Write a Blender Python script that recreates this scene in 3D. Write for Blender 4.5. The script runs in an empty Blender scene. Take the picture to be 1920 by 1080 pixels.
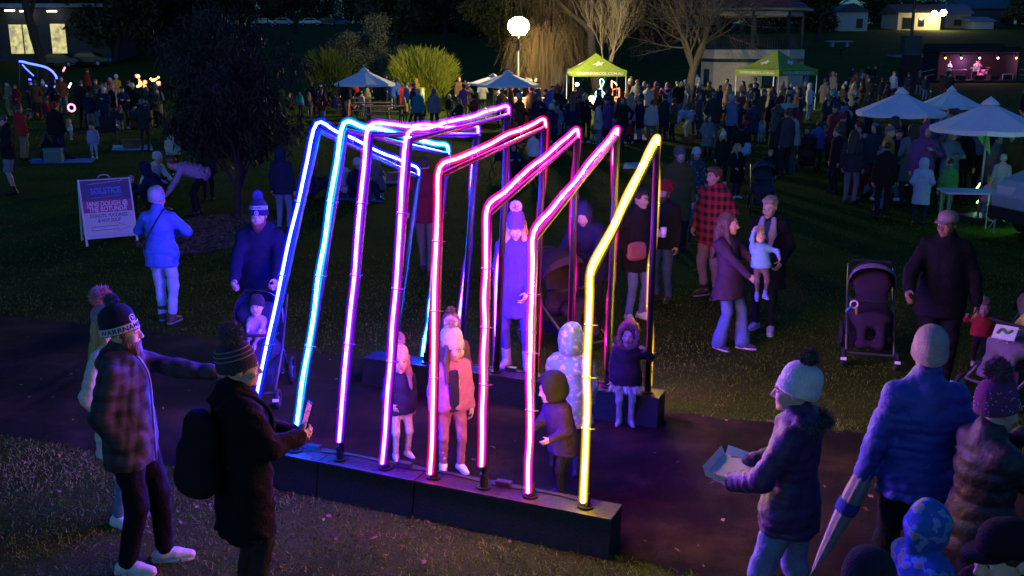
import bpy, bmesh, math, random
import numpy as np
from mathutils import Vector, Matrix
R = math.radians
S = bpy.context.scene
C = S.collection

# ------------------------------------------------------------------ camera
CAM_H, PITCH, FPX = 3.35, R(13.7), 1870.0          # metres, radians, focal length in photo pixels
cd = bpy.data.cameras.new('camera'); cam = bpy.data.objects.new('camera', cd); C.objects.link(cam)
cam.location = (0, 0, CAM_H); cam.rotation_euler = (math.pi/2 - PITCH, 0, 0)
cd.lens = 36.0*FPX/1920; cd.sensor_width = 36; cd.clip_end = 3000; cd.clip_start = .1
S.camera = cam
# ------------------------------------------------------------------ dusk sky and last twilight
SUN_EL, SUN_ROT = R(5.0), R(200)
W = bpy.data.worlds.new('World'); S.world = W; W.use_nodes = True
nt = W.node_tree; nt.nodes.clear()
sky = nt.nodes.new('ShaderNodeTexSky'); sky.sky_type = 'NISHITA'; sky.sun_disc = False
sky.sun_elevation = SUN_EL; sky.sun_rotation = SUN_ROT; sky.ozone_density = 4.0; sky.air_density = 1.2
bgn = nt.nodes.new('ShaderNodeBackground'); bgn.inputs['Strength'].default_value = 0.10
mixs = nt.nodes.new('ShaderNodeMix'); mixs.data_type = 'RGBA'; mixs.blend_type = 'MULTIPLY'; mixs.inputs[0].default_value = 1
mixs.inputs[7].default_value = (.34, .92, 2.0, 1)
outw = nt.nodes.new('ShaderNodeOutputWorld')
nt.links.new(sky.outputs[0], mixs.inputs[6]); nt.links.new(mixs.outputs[2], bgn.inputs[0]); nt.links.new(bgn.outputs[0], outw.inputs[0])
sd = bpy.data.lights.new('sun', 'SUN'); sd.energy = .012; sd.angle = R(30); sd.color = (.75, .82, 1)
sun = bpy.data.objects.new('sun', sd); C.objects.link(sun); sun.rotation_euler = (R(65), 0, R(-35))
# ------------------------------------------------------------------ exposure and renderer
S.view_settings.view_transform = 'Standard'; S.view_settings.look = 'None'
S.view_settings.exposure = 0.0; S.view_settings.gamma = 1.0; S.view_settings.use_curve_mapping = False
cy = S.cycles
cy.use_denoising = True; cy.denoiser = 'OPENIMAGEDENOISE'; cy.use_light_tree = True
cy.max_bounces = 4; cy.diffuse_bounces = 2; cy.glossy_bounces = 2; cy.transmission_bounces = 3; cy.transparent_max_bounces = 8; cy.volume_bounces = 0
cy.sample_clamp_indirect = 3.0; cy.sample_clamp_direct = 0; cy.caustics_reflective = False; cy.caustics_refractive = False
# ------------------------------------------------------------------ where things stand
def terrain(x, y):
    """height of the lawn: level meadow, then a bank that rises to the street behind"""
    t = max(0.0, y - 92.0)
    z = 9.0*(1 - math.exp(-(t/85.0)**1.5)) if t > 0 else 0.0
    return z + .012*math.sin(x*.9+y*.31)*math.sin(y*.7) * min(1, max(0, (y-25)/10))
RT = Vector((1,0,0)); FW = Vector((0, math.cos(PITCH), -math.sin(PITCH))); UP = Vector((0, math.sin(PITCH), math.cos(PITCH)))
def ray(u, v): return (FW*FPX + RT*(u-960) + UP*(540-v)).normalized()
def on_plane(u, v, z=0.0):
    d = ray(u, v); t = (z-CAM_H)/d.z
    return Vector((d.x*t, d.y*t, z))
def ground(u, v):
    """lawn point seen at a photo position"""
    d = ray(u, v); t = 2.0; o = Vector((0,0,CAM_H)); last = t
    while t < 600:
        p = o + d*t
        if p.z < terrain(p.x, p.y):
            for _ in range(20):
                m = (last+t)/2; p = o + d*m
                if p.z < terrain(p.x, p.y): t = m
                else: last = m
            p = o+d*t; return Vector((p.x, p.y, terrain(p.x, p.y)))
        last = t; t *= 1.01
    p = o + d*200; return p
def at(u, v, y):
    d = ray(u, v); t = y/d.y
    return Vector((d.x*t, y, CAM_H+d.z*t))
def on_vertical(u, v, a, b):
    """point in the upright plane through ground line a-b"""
    n = Vector((-(b-a).y, (b-a).x, 0)); d = ray(u, v); o = Vector((0,0,CAM_H))
    return o + d*((a-o).dot(n)/d.dot(n))
def tall(p, vtop):
    """height of an upright thing at p that reaches photo row vtop"""
    d = ray(960, vtop); q = math.hypot(p.x*0, p.y)
    return CAM_H + d.z/d.y*p.y - p.z

# ------------------------------------------------------------------ materials
MATS = {}
def nodes(m):
    m.use_nodes = True; t = m.node_tree; t.nodes.clear()
    o = t.nodes.new('ShaderNodeOutputMaterial'); b = t.nodes.new('ShaderNodeBsdfPrincipled'); t.links.new(b.outputs[0], o.inputs[0])
    return t, b, o
def add_noise(t, scale, detail=4, coord='Object', rough=.6):
    tc = t.nodes.new('ShaderNodeTexCoord'); n = t.nodes.new('ShaderNodeTexNoise')
    n.inputs['Scale'].default_value = scale; n.inputs['Detail'].default_value = detail; n.inputs['Roughness'].default_value = rough
    t.links.new(tc.outputs[coord], n.inputs['Vector']); return n
def ramp(t, src, stops):
    r = t.nodes.new('ShaderNodeValToRGB'); e = r.color_ramp.elements
    while len(e) < len(stops): e.new(.5)
    for k, (p, c) in enumerate(stops): e[k].position = p; e[k].color = (*c, 1)
    t.links.new(src, r.inputs[0]); return r
def bump(t, b, src, strength, dist=.01):
    n = t.nodes.new('ShaderNodeBump'); n.inputs['Strength'].default_value = strength; n.inputs['Distance'].default_value = dist
    t.links.new(src, n.inputs['Height']); t.links.new(n.outputs[0], b.inputs['Normal'])
def mat(name, col, rough=.7, scale=12, var=.25, bmp=.15, bdist=.01, metal=0, spec=.4, sheen=0, detail=5):
    """plain surface with noisy tone and fine relief"""
    if name in MATS: return MATS[name]
    m = bpy.data.materials.new(name); t, b, o = nodes(m)
    n = add_noise(t, scale, detail)
    lo = tuple(c*(1-var) for c in col); hi = tuple(min(1, c*(1+var)) for c in col)
    r = ramp(t, n.outputs['Fac'], [(.3, lo), (.7, hi)]); t.links.new(r.outputs[0], b.inputs['Base Color'])
    b.inputs['Roughness'].default_value = rough; b.inputs['Metallic'].default_value = metal; b.inputs['Specular IOR Level'].default_value = spec
    if sheen: b.inputs['Sheen Weight'].default_value = sheen
    if bmp: bump(t, b, n.outputs['Fac'], bmp, bdist)
    MATS[name] = m; return m
def omat(name, rough=.8, scale=60, var=.2, bmp=.3, bdist=.004, sheen=0, spec=.3, sss=0, wave=None):
    """surface whose colour is the object's own colour, with weave and wrinkle relief"""
    if name in MATS: return MATS[name]
    m = bpy.data.materials.new(name); t, b, o = nodes(m)
    oi = t.nodes.new('ShaderNodeObjectInfo'); n = add_noise(t, scale, 4); n2 = add_noise(t, 7, 3)
    mx = t.nodes.new('ShaderNodeMath'); mx.operation = 'ADD'; t.links.new(n.outputs['Fac'], mx.inputs[0]); t.links.new(n2.outputs['Fac'], mx.inputs[1])
    mr = t.nodes.new('ShaderNodeMapRange'); mr.inputs[1].default_value = .6; mr.inputs[2].default_value = 1.4
    mr.inputs[3].default_value = 1-var; mr.inputs[4].default_value = 1+var; t.links.new(mx.outputs[0], mr.inputs[0])
    mm = t.nodes.new('ShaderNodeVectorMath'); mm.operation = 'SCALE'; t.links.new(oi.outputs['Color'], mm.inputs[0]); t.links.new(mr.outputs[0], mm.inputs['Scale'])
    t.links.new(mm.outputs[0], b.inputs['Base Color'])
    b.inputs['Roughness'].default_value = rough; b.inputs['Specular IOR Level'].default_value = spec
    if sheen: b.inputs['Sheen Weight'].default_value = sheen
    h = mx.outputs[0]
    if wave:
        tc = t.nodes.new('ShaderNodeTexCoord'); w = t.nodes.new('ShaderNodeTexWave'); w.bands_direction = wave[0]
        w.inputs['Scale'].default_value = wave[1]; w.inputs['Distortion'].default_value = 1.5; t.links.new(tc.outputs['Object'], w.inputs['Vector'])
        a = t.nodes.new('ShaderNodeMath'); a.operation = 'MULTIPLY_ADD'; a.inputs[1].default_value = wave[2]; t.links.new(w.outputs['Fac'], a.inputs[0]); t.links.new(h, a.inputs[2]); h = a.outputs[0]
    if bmp: bump(t, b, h, bmp, bdist)
    MATS[name] = m; return m
def emit(name, col, strength, base=(.8,.8,.8)):
    if name in MATS: return MATS[name]
    m = bpy.data.materials.new(name); t, b, o = nodes(m)
    b.inputs['Base Color'].default_value = (*base, 1); b.inputs['Emission Color'].default_value = (*col, 1); b.inputs['Emission Strength'].default_value = strength
    MATS[name] = m; return m
FABRIC = omat('woven_fabric', .9, 55, .15, .55, .014, spec=.12)
NYLON = omat('quilted_nylon', .5, 34, .12, .6, .014, spec=.45)
KNIT = omat('ribbed_knit', .95, 130, .35, .9, .01, sheen=.1, spec=.1)
DENIM = omat('denim_cloth', .8, 60, .3, .5, .01)
SKIN = omat('skin', .55, 40, .06, .08, .002, spec=.35)
HAIR = omat('hair', .5, 90, .4, .8, .006, spec=.5, wave=('X', 30, .6))
LEATHER = omat('shoe_leather', .5, 60, .12, .15, .002)
FUR = omat('fur', .95, 80, .35, .3, .004, sheen=.4)
PLASTIC = omat('moulded_plastic', .38, 30, .05, .05, .002, spec=.5)
PAINT = omat('painted_metal', .4, 20, .08, .06, .002, spec=.5)
CANVAS = omat('canvas_cloth', .85, 9, .07, .25, .02)
# ------------------------------------------------------------------ mesh building
def link(name, me, parent=None, col=None, loc=None):
    o = bpy.data.objects.new(name, me); C.objects.link(o)
    if parent is not None: o.parent = parent
    if col is not None: o.color = (*col, 1)
    if loc is not None: o.location = loc
    return o
def tag(o, label=None, cat=None, group=None, kind=None):
    if label: o['label'] = label
    if cat: o['category'] = cat
    if group: o['group'] = group
    if kind: o['kind'] = kind
    return o
def empty(name, loc=(0,0,0), rz=0, label=None, cat=None, group=None):
    o = bpy.data.objects.new(name, None); C.objects.link(o); o.location = loc; o.rotation_euler = (0,0,rz); o.empty_display_size = .1
    return tag(o, label, cat, group)
def frame_of(d):
    d = Vector(d).normalized(); a = Vector((0,0,1)) if abs(d.z) < .95 else Vector((0,1,0))
    x = d.cross(a).normalized(); return x, d.cross(x).normalized()
class MB:
    def __init__(s): s.v = []; s.f = []; s.m = []; s.cur = 0
    def face(s, idx): s.f.append(tuple(idx)); s.m.append(s.cur)
    def quad(s, a, b, c, d):
        n = len(s.v); s.v += [tuple(a), tuple(b), tuple(c), tuple(d)]; s.face((n, n+1, n+2, n+3)); return s
    def box(s, c, d, rz=0, rot=None):
        n = len(s.v); hx, hy, hz = d[0]/2, d[1]/2, d[2]/2; c = Vector(c); m = rot or Matrix.Rotation(rz, 3, 'Z')
        for z in (-hz, hz):
            for x, y in ((-hx,-hy), (hx,-hy), (hx,hy), (-hx,hy)): s.v.append(tuple(c + m @ Vector((x,y,z))))
        for q in ((0,3,2,1), (4,5,6,7), (0,1,5,4), (1,2,6,5), (2,3,7,6), (3,0,4,7)): s.face(n+i for i in q)
        return s
    def hexa(s, low, high):
        n = len(s.v); k = len(low); s.v += [tuple(p) for p in low] + [tuple(p) for p in high]
        s.face(n+i for i in reversed(range(k))); s.face(n+k+i for i in range(k))
        for i in range(k): j = (i+1) % k; s.face((n+i, n+j, n+k+j, n+k+i))
        return s
    def tube(s, pts, r, n=8, caps=True):
        pts = [Vector(p) for p in pts]; r = r if isinstance(r, (list, tuple)) else [r]*len(pts); base = len(s.v); k = len(pts)
        x = None
        for i, p in enumerate(pts):
            d = (pts[min(i+1, k-1)] - pts[max(i-1, 0)])
            if d.length < 1e-9: d = Vector((0,0,1))
            d.normalize()
            if x is None: x, y = frame_of(d)
            else:
                x = (x - d*x.dot(d))
                x = x.normalized() if x.length > 1e-6 else frame_of(d)[0]
                y = d.cross(x)
            for a in range(n):
                t = 2*math.pi*a/n; s.v.append(tuple(p + x*(math.cos(t)*r[i]) + y*(math.sin(t)*r[i])))
        for i in range(k-1):
            for a in range(n):
                b = (a+1) % n; s.face((base+i*n+a, base+i*n+b, base+(i+1)*n+b, base+(i+1)*n+a))
        if caps:
            s.face(base+a for a in reversed(range(n))); s.face(base+(k-1)*n+a for a in range(n))
        return s
    def lathe(s, prof, c=(0,0,0), n=24, sx=1, sy=1, M=None, rib=0, nr=24):
        base = len(s.v); c = Vector(c)
        for (r, z) in prof:
            for a in range(n):
                t = 2*math.pi*a/n; rr = r*(1+rib*math.sin(nr*t)) if r > 1e-5 else 0
                p = Vector((rr*math.cos(t)*sx, rr*math.sin(t)*sy, z)); s.v.append(tuple(c + (M @ p if M else p)))
        for i in range(len(prof)-1):
            for a in range(n):
                b = (a+1) % n; s.face((base+i*n+a, base+i*n+b, base+(i+1)*n+b, base+(i+1)*n+a))
        return s
    def ball(s, c, r, n=12, m=8, M=None):
        r = r if isinstance(r, (tuple, list)) else (r, r, r)
        prof = [(math.sin(math.pi*i/m), -math.cos(math.pi*i/m)*r[2]) for i in range(m+1)]
        return s.lathe([(max(p, 1e-4), z) for p, z in prof], c, n, r[0], r[1], M)
    def torus(s, c, Rr, r, axis=(0,0,1), n=24, k=8):
        x, y = frame_of(axis); c = Vector(c)
        pts = [c + x*(math.cos(2*math.pi*i/n)*Rr) + y*(math.sin(2*math.pi*i/n)*Rr) for i in range(n+1)]
        return s.tube(pts, r, k, False)
    def mesh(s, name, mats=None, smooth=False):
        me = bpy.data.meshes.new(name); me.from_pydata(s.v, [], s.f)
        if mats is not None:
            for q in (mats if isinstance(mats, (list, tuple)) else [mats]): me.materials.append(q)
            if any(s.m): me.polygons.foreach_set('material_index', s.m)
        if smooth: me.polygons.foreach_set('use_smooth', [True]*len(s.f))
        me.update(); return me
    def build(s, name, mats, parent=None, smooth=False, col=None, loc=None):
        return link(name, s.mesh(name, mats, smooth), parent, col, loc)
def array_mesh(name, V, F, material, smooth=True, k=4):
    """fast mesh from numpy arrays, all faces with k corners"""
    me = bpy.data.meshes.new(name); V = np.asarray(V, np.float32); F = np.asarray(F, np.int32)
    me.vertices.add(len(V)); me.vertices.foreach_set('co', V.ravel())
    me.loops.add(F.size); me.loops.foreach_set('vertex_index', F.ravel())
    me.polygons.add(len(F)); me.polygons.foreach_set('loop_start', np.arange(0, F.size, k, dtype=np.int32))
    me.polygons.foreach_set('use_smooth', np.full(len(F), smooth))
    if material: me.materials.append(material)
    me.update(calc_edges=True); return me
def bezier(pts, n=12):
    """smooth curve through points (Catmull-Rom)"""
    P = [Vector(p) for p in pts]; P = [P[0]*2-P[1]] + P + [P[-1]*2-P[-2]]; out = []
    for i in range(1, len(P)-2):
        for k in range(n):
            t = k/n; a, b, c, d = P[i-1:i+3]
            out.append(.5*((2*b) + (c-a)*t + (2*a-5*b+4*c-d)*t*t + (3*b-a-3*c+d)*t**3))
    out.append(P[-2]); return out
def text_geo(body, size=1, align='CENTER', font_bold=0):
    """flat letter outlines as verts and faces"""
    cu = bpy.data.curves.new('lettering', 'FONT'); cu.body = body; cu.size = size; cu.align_x = align; cu.align_y = 'CENTER'; cu.offset = font_bold; cu.resolution_u = 3
    ob = bpy.data.objects.new('lettering', cu); C.objects.link(ob)
    me = bpy.data.meshes.new_from_object(ob.evaluated_get(bpy.context.evaluated_depsgraph_get()))
    V = [tuple(v.co) for v in me.vertices]; F = [tuple(p.vertices) for p in me.polygons]
    bpy.data.objects.remove(ob); bpy.data.curves.remove(cu); bpy.data.meshes.remove(me); return V, F
def dup(root, loc, rz=None, parent=None, scale=None):
    c = root.copy(); C.objects.link(c); c.parent = parent
    if loc is not None: c.location = loc
    if rz is not None: c.rotation_euler = (0, 0, rz)
    if scale is not None: c.scale = scale if isinstance(scale, (tuple, list)) else (scale,)*3
    for ch in root.children: dup(ch, None, None, c)
    return c
# ------------------------------------------------------------------ smooth bodies and clothes: blended round limbs turned into one surface
def A3(p): return np.array(p, np.float32)
class SDF:
    def __init__(s): s.pr = []; s.wr = None; s.has_cut = False
    def rc(s, a, b, ra, rb=None, k=.02, sc=None, puff=None, op='u'):
        s.pr.append(('rc', A3(a), A3(b), ra, ra if rb is None else rb, k, None if sc is None else A3(sc), puff, op)); return s
    def el(s, c, r, rot=None, k=.02, op='u'):
        s.pr.append(('el', A3(c), A3(r), None if rot is None else np.array(rot, np.float32), None, k, None, None, op)); return s
    def cut(s, p, n, k=.004):
        n = A3(n); n /= np.linalg.norm(n); s.pr.append(('pl', A3(p), n, None, None, k, None, None, 'c')); return s
    def wrinkle(s, amp, freq=26, seed=0):
        s.wr = (amp, freq, seed); return s
    @staticmethod
    def ev(q, P):
        t = q[0]
        if t == 'rc':
            a, b, sc = q[1], q[2], q[6]; m = 1.0
            if sc is not None: P = P/sc; a = a/sc; b = b/sc; m = float(sc.min())
            ba = b-a; L2 = float(ba@ba)+1e-9; pa = P-a
            h = np.clip((pa@ba)/L2, 0, 1); r = q[3]+(q[4]-q[3])*h
            if q[7]: r = r + q[7][0]*(np.abs(np.sin(h*(math.sqrt(L2)/q[7][1])*math.pi))**.5 - .7)
            return (np.linalg.norm(pa-h[..., None]*ba, axis=-1)-r)*m
        if t == 'el':
            p = P-q[1]
            if q[3] is not None: p = p@q[3]
            r = q[2]; k0 = np.linalg.norm(p/r, axis=-1); k1 = np.linalg.norm(p/(r*r), axis=-1)+1e-6
            return k0*(k0-1)/k1
        return (P-q[1])@q[2]
    def arrays(s, vox):
        lo = np.full(3, 1e9); hi = -lo
        for q in s.pr:
            if q[8] != 'u': continue
            if q[0] == 'rc':
                r = max(q[3], q[4])*1.15+.02
                if q[6] is not None: r *= float(q[6].max())
                for e in (q[1], q[2]): lo = np.minimum(lo, e-r); hi = np.maximum(hi, e+r)
            else:
                r = float(q[2].max())+.01; lo = np.minimum(lo, q[1]-r); hi = np.maximum(hi, q[1]+r)
        bs = 8*vox; nb = np.maximum(1, np.ceil((hi-lo)/bs).astype(int)+1); lo = lo-.5*bs
        g = np.stack(np.meshgrid(*[np.arange(n) for n in nb], indexing='ij'), -1).reshape(-1, 3)
        cen = (lo+(g+.5)*bs).astype(np.float32); th = bs*.88
        near = np.zeros(len(g), bool); sel = []
        deep = np.zeros(len(g), bool); anyc = any(q[8] != 'u' for q in s.pr)
        for q in s.pr:
            d = s.ev(q, cen); m = d < th*1.25+q[5]+.03
            if q[8] == 'u': near |= m; deep |= d < -th*1.3
            sel.append(m)
        if not anyc: near &= ~deep
        g = g[near]; ax = np.arange(9); l = np.stack(np.meshgrid(ax, ax, ax, indexing='ij'), -1)
        P = (lo+(g[:, None, None, None, :]*8+l)*vox).astype(np.float32)
        D = np.full(P.shape[:-1], 1.0, np.float32)
        for q, m in zip(s.pr, sel):
            if q[8] == 'u':
                ii = np.nonzero(m[near])[0]
                if not len(ii): continue
                b = s.ev(q, P[ii]); a = D[ii]; k = q[5]; h = np.clip(.5+.5*(b-a)/k, 0, 1); D[ii] = b+(a-b)*h-k*h*(1-h)
            else:
                e = s.ev(q, P); e = e if q[8] == 'c' else -e; k = q[5]
                h = np.clip(.5-.5*(D-e)/k, 0, 1); D = D*(1-h)+e*h+k*h*(1-h)
        if s.wr:
            amp, fr, sd = s.wr; rg = np.random.RandomState(sd)
            w = np.zeros_like(D)
            for i in range(5):
                d = rg.normal(size=3)*(.6, .6, 1.2); d /= np.linalg.norm(d); f = fr*(.6+.35*i)
                w += (1-2*np.abs(np.sin(P@(d*f*.5).astype(np.float32)+rg.rand()*6+1.2*np.sin(P@(rg.normal(size=3)*8).astype(np.float32)))))/(1+.5*i)
            D = D+amp*w
        ins = D < 0
        cs = np.stack([D[:, i:i+8, j:j+8, k:k+8] for i in (0,1) for j in (0,1) for k in (0,1)], -1)
        ci = cs < 0; mix = ci.any(-1) & ~ci.all(-1)
        bi, i, j, k = np.nonzero(mix); v8 = cs[bi, i, j, k]; cell = g[bi]*8+np.stack([i, j, k], -1)
        off = np.array([(a, b, c) for a in (0,1) for b in (0,1) for c in (0,1)], np.float32)
        acc = np.zeros((len(bi), 3), np.float32); cnt = np.zeros(len(bi), np.float32)
        for a in range(8):
            for b in range(a+1, 8):
                if np.abs(off[a]-off[b]).sum() != 1: continue
                m = (v8[:, a] < 0) != (v8[:, b] < 0)
                t = np.where(m, v8[:, a]/np.where(m, v8[:, a]-v8[:, b], 1), 0)
                acc += np.where(m[:, None], off[a]+(off[b]-off[a])*t[:, None], 0); cnt += m
        V = lo+(cell+acc/cnt[:, None])*vox
        n = (nb*8+4).astype(np.int64); key = ((cell[:, 0]+2)*n[1]+cell[:, 1]+2)*n[2]+cell[:, 2]+2
        o = np.argsort(key); ks = key[o]; st = (n[1]*n[2], n[2], 1); F = []
        for axs, (c0, c1) in enumerate(((0, 4), (0, 2), (0, 1))):
            m = (v8[:, c0] < 0) != (v8[:, c1] < 0); kk = key[m]; flip = v8[m, c0] < 0
            p, q = [a for a in (0, 1, 2) if a != axs]
            if axs == 1: p, q = q, p
            idx = []; ok = np.ones(len(kk), bool)
            for dk in (0, st[p], st[p]+st[q], st[q]):
                w = kk-dk; z = np.clip(np.searchsorted(ks, w), 0, len(ks)-1); ok &= ks[z] == w; idx.append(o[z])
            f = np.stack(idx, -1)[ok]; fl = flip[ok]; f[~fl] = f[~fl][:, ::-1]; F.append(f)
        return V, np.concatenate(F)
    def mesh(s, name, vox, material):
        V, F = s.arrays(vox); return array_mesh(name, V, F, material)
def spikes(cs, ns, ln, w, rg, jit=.5):
    """tufts of fur: thin three-cornered hairs standing on points cs along normals ns"""
    n = len(cs); d = ns+rg.normal(size=(n, 3))*jit; d /= np.linalg.norm(d, axis=1)[:, None]
    s = np.cross(d, rg.normal(size=(n, 3))); s /= np.linalg.norm(s, axis=1)[:, None]
    L = ln*(.6+.7*rg.rand(n, 1)); V = np.stack([cs-s*w, cs+s*w, cs+d*L], 1).reshape(-1, 3)
    return V, np.arange(3*n).reshape(-1, 3)
def fur_ball(name, c, r, material, n=700, seed=1):
    rg = np.random.RandomState(seed); d = rg.normal(size=(n, 3)); d /= np.linalg.norm(d, axis=1)[:, None]
    V, F = spikes(np.array(c)+d*r*.55, d, r*.55, r*.11, rg); return array_mesh(name, V, F, material, False, 3)
# ------------------------------------------------------------------ people
def rotm(yaw=0, pitch=0, roll=0):
    """turn about the upright axis, then bow forwards (pitch), then tip sideways"""
    return Matrix.Rotation(R(yaw), 3, 'Z') @ Matrix.Rotation(R(pitch), 3, 'X') @ Matrix.Rotation(R(roll), 3, 'Y')
def two_bone(a, t, l1, l2, pole):
    d = t-a; L = d.length; m = (l1+l2)*.995
    if L > m: t = a+d*(m/L); d = t-a; L = m
    L = max(L, abs(l1-l2)+.01, .05); u = d.normalized(); x = (l1*l1-l2*l2+L*L)/(2*L); h = math.sqrt(max(0, l1*l1-x*x))
    p = pole-u*pole.dot(u); p = p.normalized() if p.length > 1e-4 else frame_of(u)[0]
    return a+u*x+p*h, t
class Skel: pass
def skeleton(h, pose):
    k = Skel(); hd = .235 if h >= 1.6 else (.188+(h-.75)*.055)
    b = (h-hd)/1.515; k.b = b; k.hs = hd/.235; g = pose.get; V = Vector; w = 1.0 if h > 1.45 else 1.12
    k.w = w
    k.pel = V((0, 0, .95))*b + V(g('pel', (0,0,0)))*b
    T = rotm(g('twist', 0), g('lean', 0), g('side', 0)); k.T = T
    k.waist = k.pel+T@V((0, 0, .14*b)); k.chest = k.pel+T@V((0, .01*b, .33*b)); k.neck = k.pel+T@V((0, .015*b, .525*b))
    k.sh = {}; k.el = {}; k.wr = {}; k.hip = {}; k.kn = {}; k.an = {}; k.toe = {}
    for s, sg in (('L', 1), ('R', -1)):
        sw = .168*w
        k.sh[s] = k.pel+T@V((sg*sw*b, .015*b, .445*b))
        t = g('h'+s); t = V(t)*b if t is not None else k.sh[s]+V((sg*.07, -.05, -.53))*b
        e = g('e'+s); e = V(e) if e is not None else V((sg*.5, .8, -.3))
        k.el[s], k.wr[s] = two_bone(k.sh[s], t, .285*b, .255*b, e)
        k.hip[s] = k.pel+V((sg*.088*b*w, 0, -.03*b))
        f = g('f'+s); f = V(f)*b if f is not None else V((sg*.105, .02, .0))*b
        f = f+V((0, 0, .075*b)); kp = g('k'+s); kp = V(kp) if kp is not None else V((sg*.15, -1, 0))
        k.kn[s], k.an[s] = two_bone(k.hip[s], f, .44*b, .42*b, kp)
        ta = g('t'+s, sg*14); k.toe[s] = Matrix.Rotation(R(ta), 3, 'Z')@V((0, -1, 0))
    hy, hp, hr = g('head', (0, 0, 0)); k.H = T@rotm(hy, hp-g('lean', 0)*.6, hr)
    k.hc = k.neck+T@V((0, -.012*b, .028*b))+k.H@V((0, -.015, .118))*k.hs+V((0, 0, .0))
    return k
def hp(k, x, y, z): return k.hc+k.H@(Vector((x, y, z))*k.hs)
def add_hand(s, k, sd, detail, curl, hdir=None, palm=None):
    b = k.b; w = k.wr[sd]; sg = 1 if sd == 'L' else -1
    d = (w-k.el[sd]).normalized() if hdir is None else Vector(hdir).normalized()
    n = Vector((-sg, 0, 0)) if palm is None else Vector(palm)
    n = n-d*n.dot(d); n = n.normalized() if n.length > .05 else frame_of(d)[0]
    sx = d.cross(n).normalized()
    if sx.dot(Vector((0, -1, .2))) < 0: sx = -sx                     # side of the thumb
    m = b if b > .8 else b*1.08
    s.rc(w, w+d*.05*m, .026*m, .03*m, .02)
    if detail == 0:
        s.rc(w+d*.05*m, w+d*.13*m+n*.03*m*curl, .034*m, .022*m, .02); s.rc(w+d*.03*m+sx*.02*m, w+d*.085*m+sx*.045*m+n*.02*m, .013*m, .011*m, .012); return
    for i in (-1, 0, 1): s.rc(w+d*.015*m+sx*.012*i*m, w+d*.085*m+sx*.022*i*m, .015*m, .0135*m, .014)
    for i, L in zip((1.5, .5, -.5, -1.5), (.9, 1, .95, .75)):
        p = w+d*.088*m+sx*.0215*i*m; a = 0; q = d
        for seg, (l, r) in enumerate(((.04, .0098), (.027, .0088), (.022, .0078))):
            a += curl*(.75 if seg == 0 else 1.0); q = d*math.cos(a)+n*math.sin(a); e = p+q*l*L*m
            s.rc(p, e, r*m, (r-.0008)*m, .004); p = e
    t0 = w+d*.03*m+sx*.026*m+n*.008*m; t1 = t0+(d*.55+sx*.6+n*.35).normalized()*.042*m; t2 = t1+(d*.8+sx*.05+n*.55).normalized()*.034*m
    s.rc(t0, t1, .014*m, .011*m, .01); s.rc(t1, t2, .0108*m, .0088*m, .006)
def add_head(s, k, detail, child=False, fem=False):
    H = np.array(k.H, np.float32); q = k.hs
    def el(x, y, z, a, bb, c, kk=.02, op='u'): s.el(hp(k, x, y, z), (a*q, bb*q, c*q), H, kk*q, op)
    def rc(a, bb, r1, r2, kk=.01, op='u'): s.rc(hp(k, *a), hp(k, *bb), r1*q, r2*q, kk*q, None, None, op)
    el(0, .016, .032, .076, .096, .086); el(0, -.024, -.03, .061 if not child else .066, .07, .082, .03)
    jw = .046 if not fem else .04
    el(0, -.042, -.08, jw, .045, .034, .03)
    s.rc(hp(k, 0, .022, -.07), k.neck+k.T@Vector((0, .0, -.02)), .052*q if not child else .045*q, .056*k.b, .03)
    if detail:
        rc((-.034, -.083, .022), (.034, -.083, .022), .011, .011, .016)
        for sg in (-1, 1):
            el(sg*.031, -.1, .0, .017, .015, .0095, .012, 's')
            el(sg*.036, -.066, -.036, .026, .024, .024, .02)
            el(sg*.077, .014, -.008, .009, .02, .031, .008)
        rc((0, -.09, .008), (0, -.112, -.03), .008, .0135 if not child else .011, .012)
        rc((-.009, -.1, -.034), (.009, -.1, -.034), .0095, .0095, .008)
        rc((-.02, -.088, -.061), (.02, -.088, -.061), .0085, .0085, .007); rc((-.017, -.088, -.072), (.017, -.088, -.072), .0085, .0085, .007)
        el(0, -.078, -.1, .02, .018, .016, .016)
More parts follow.
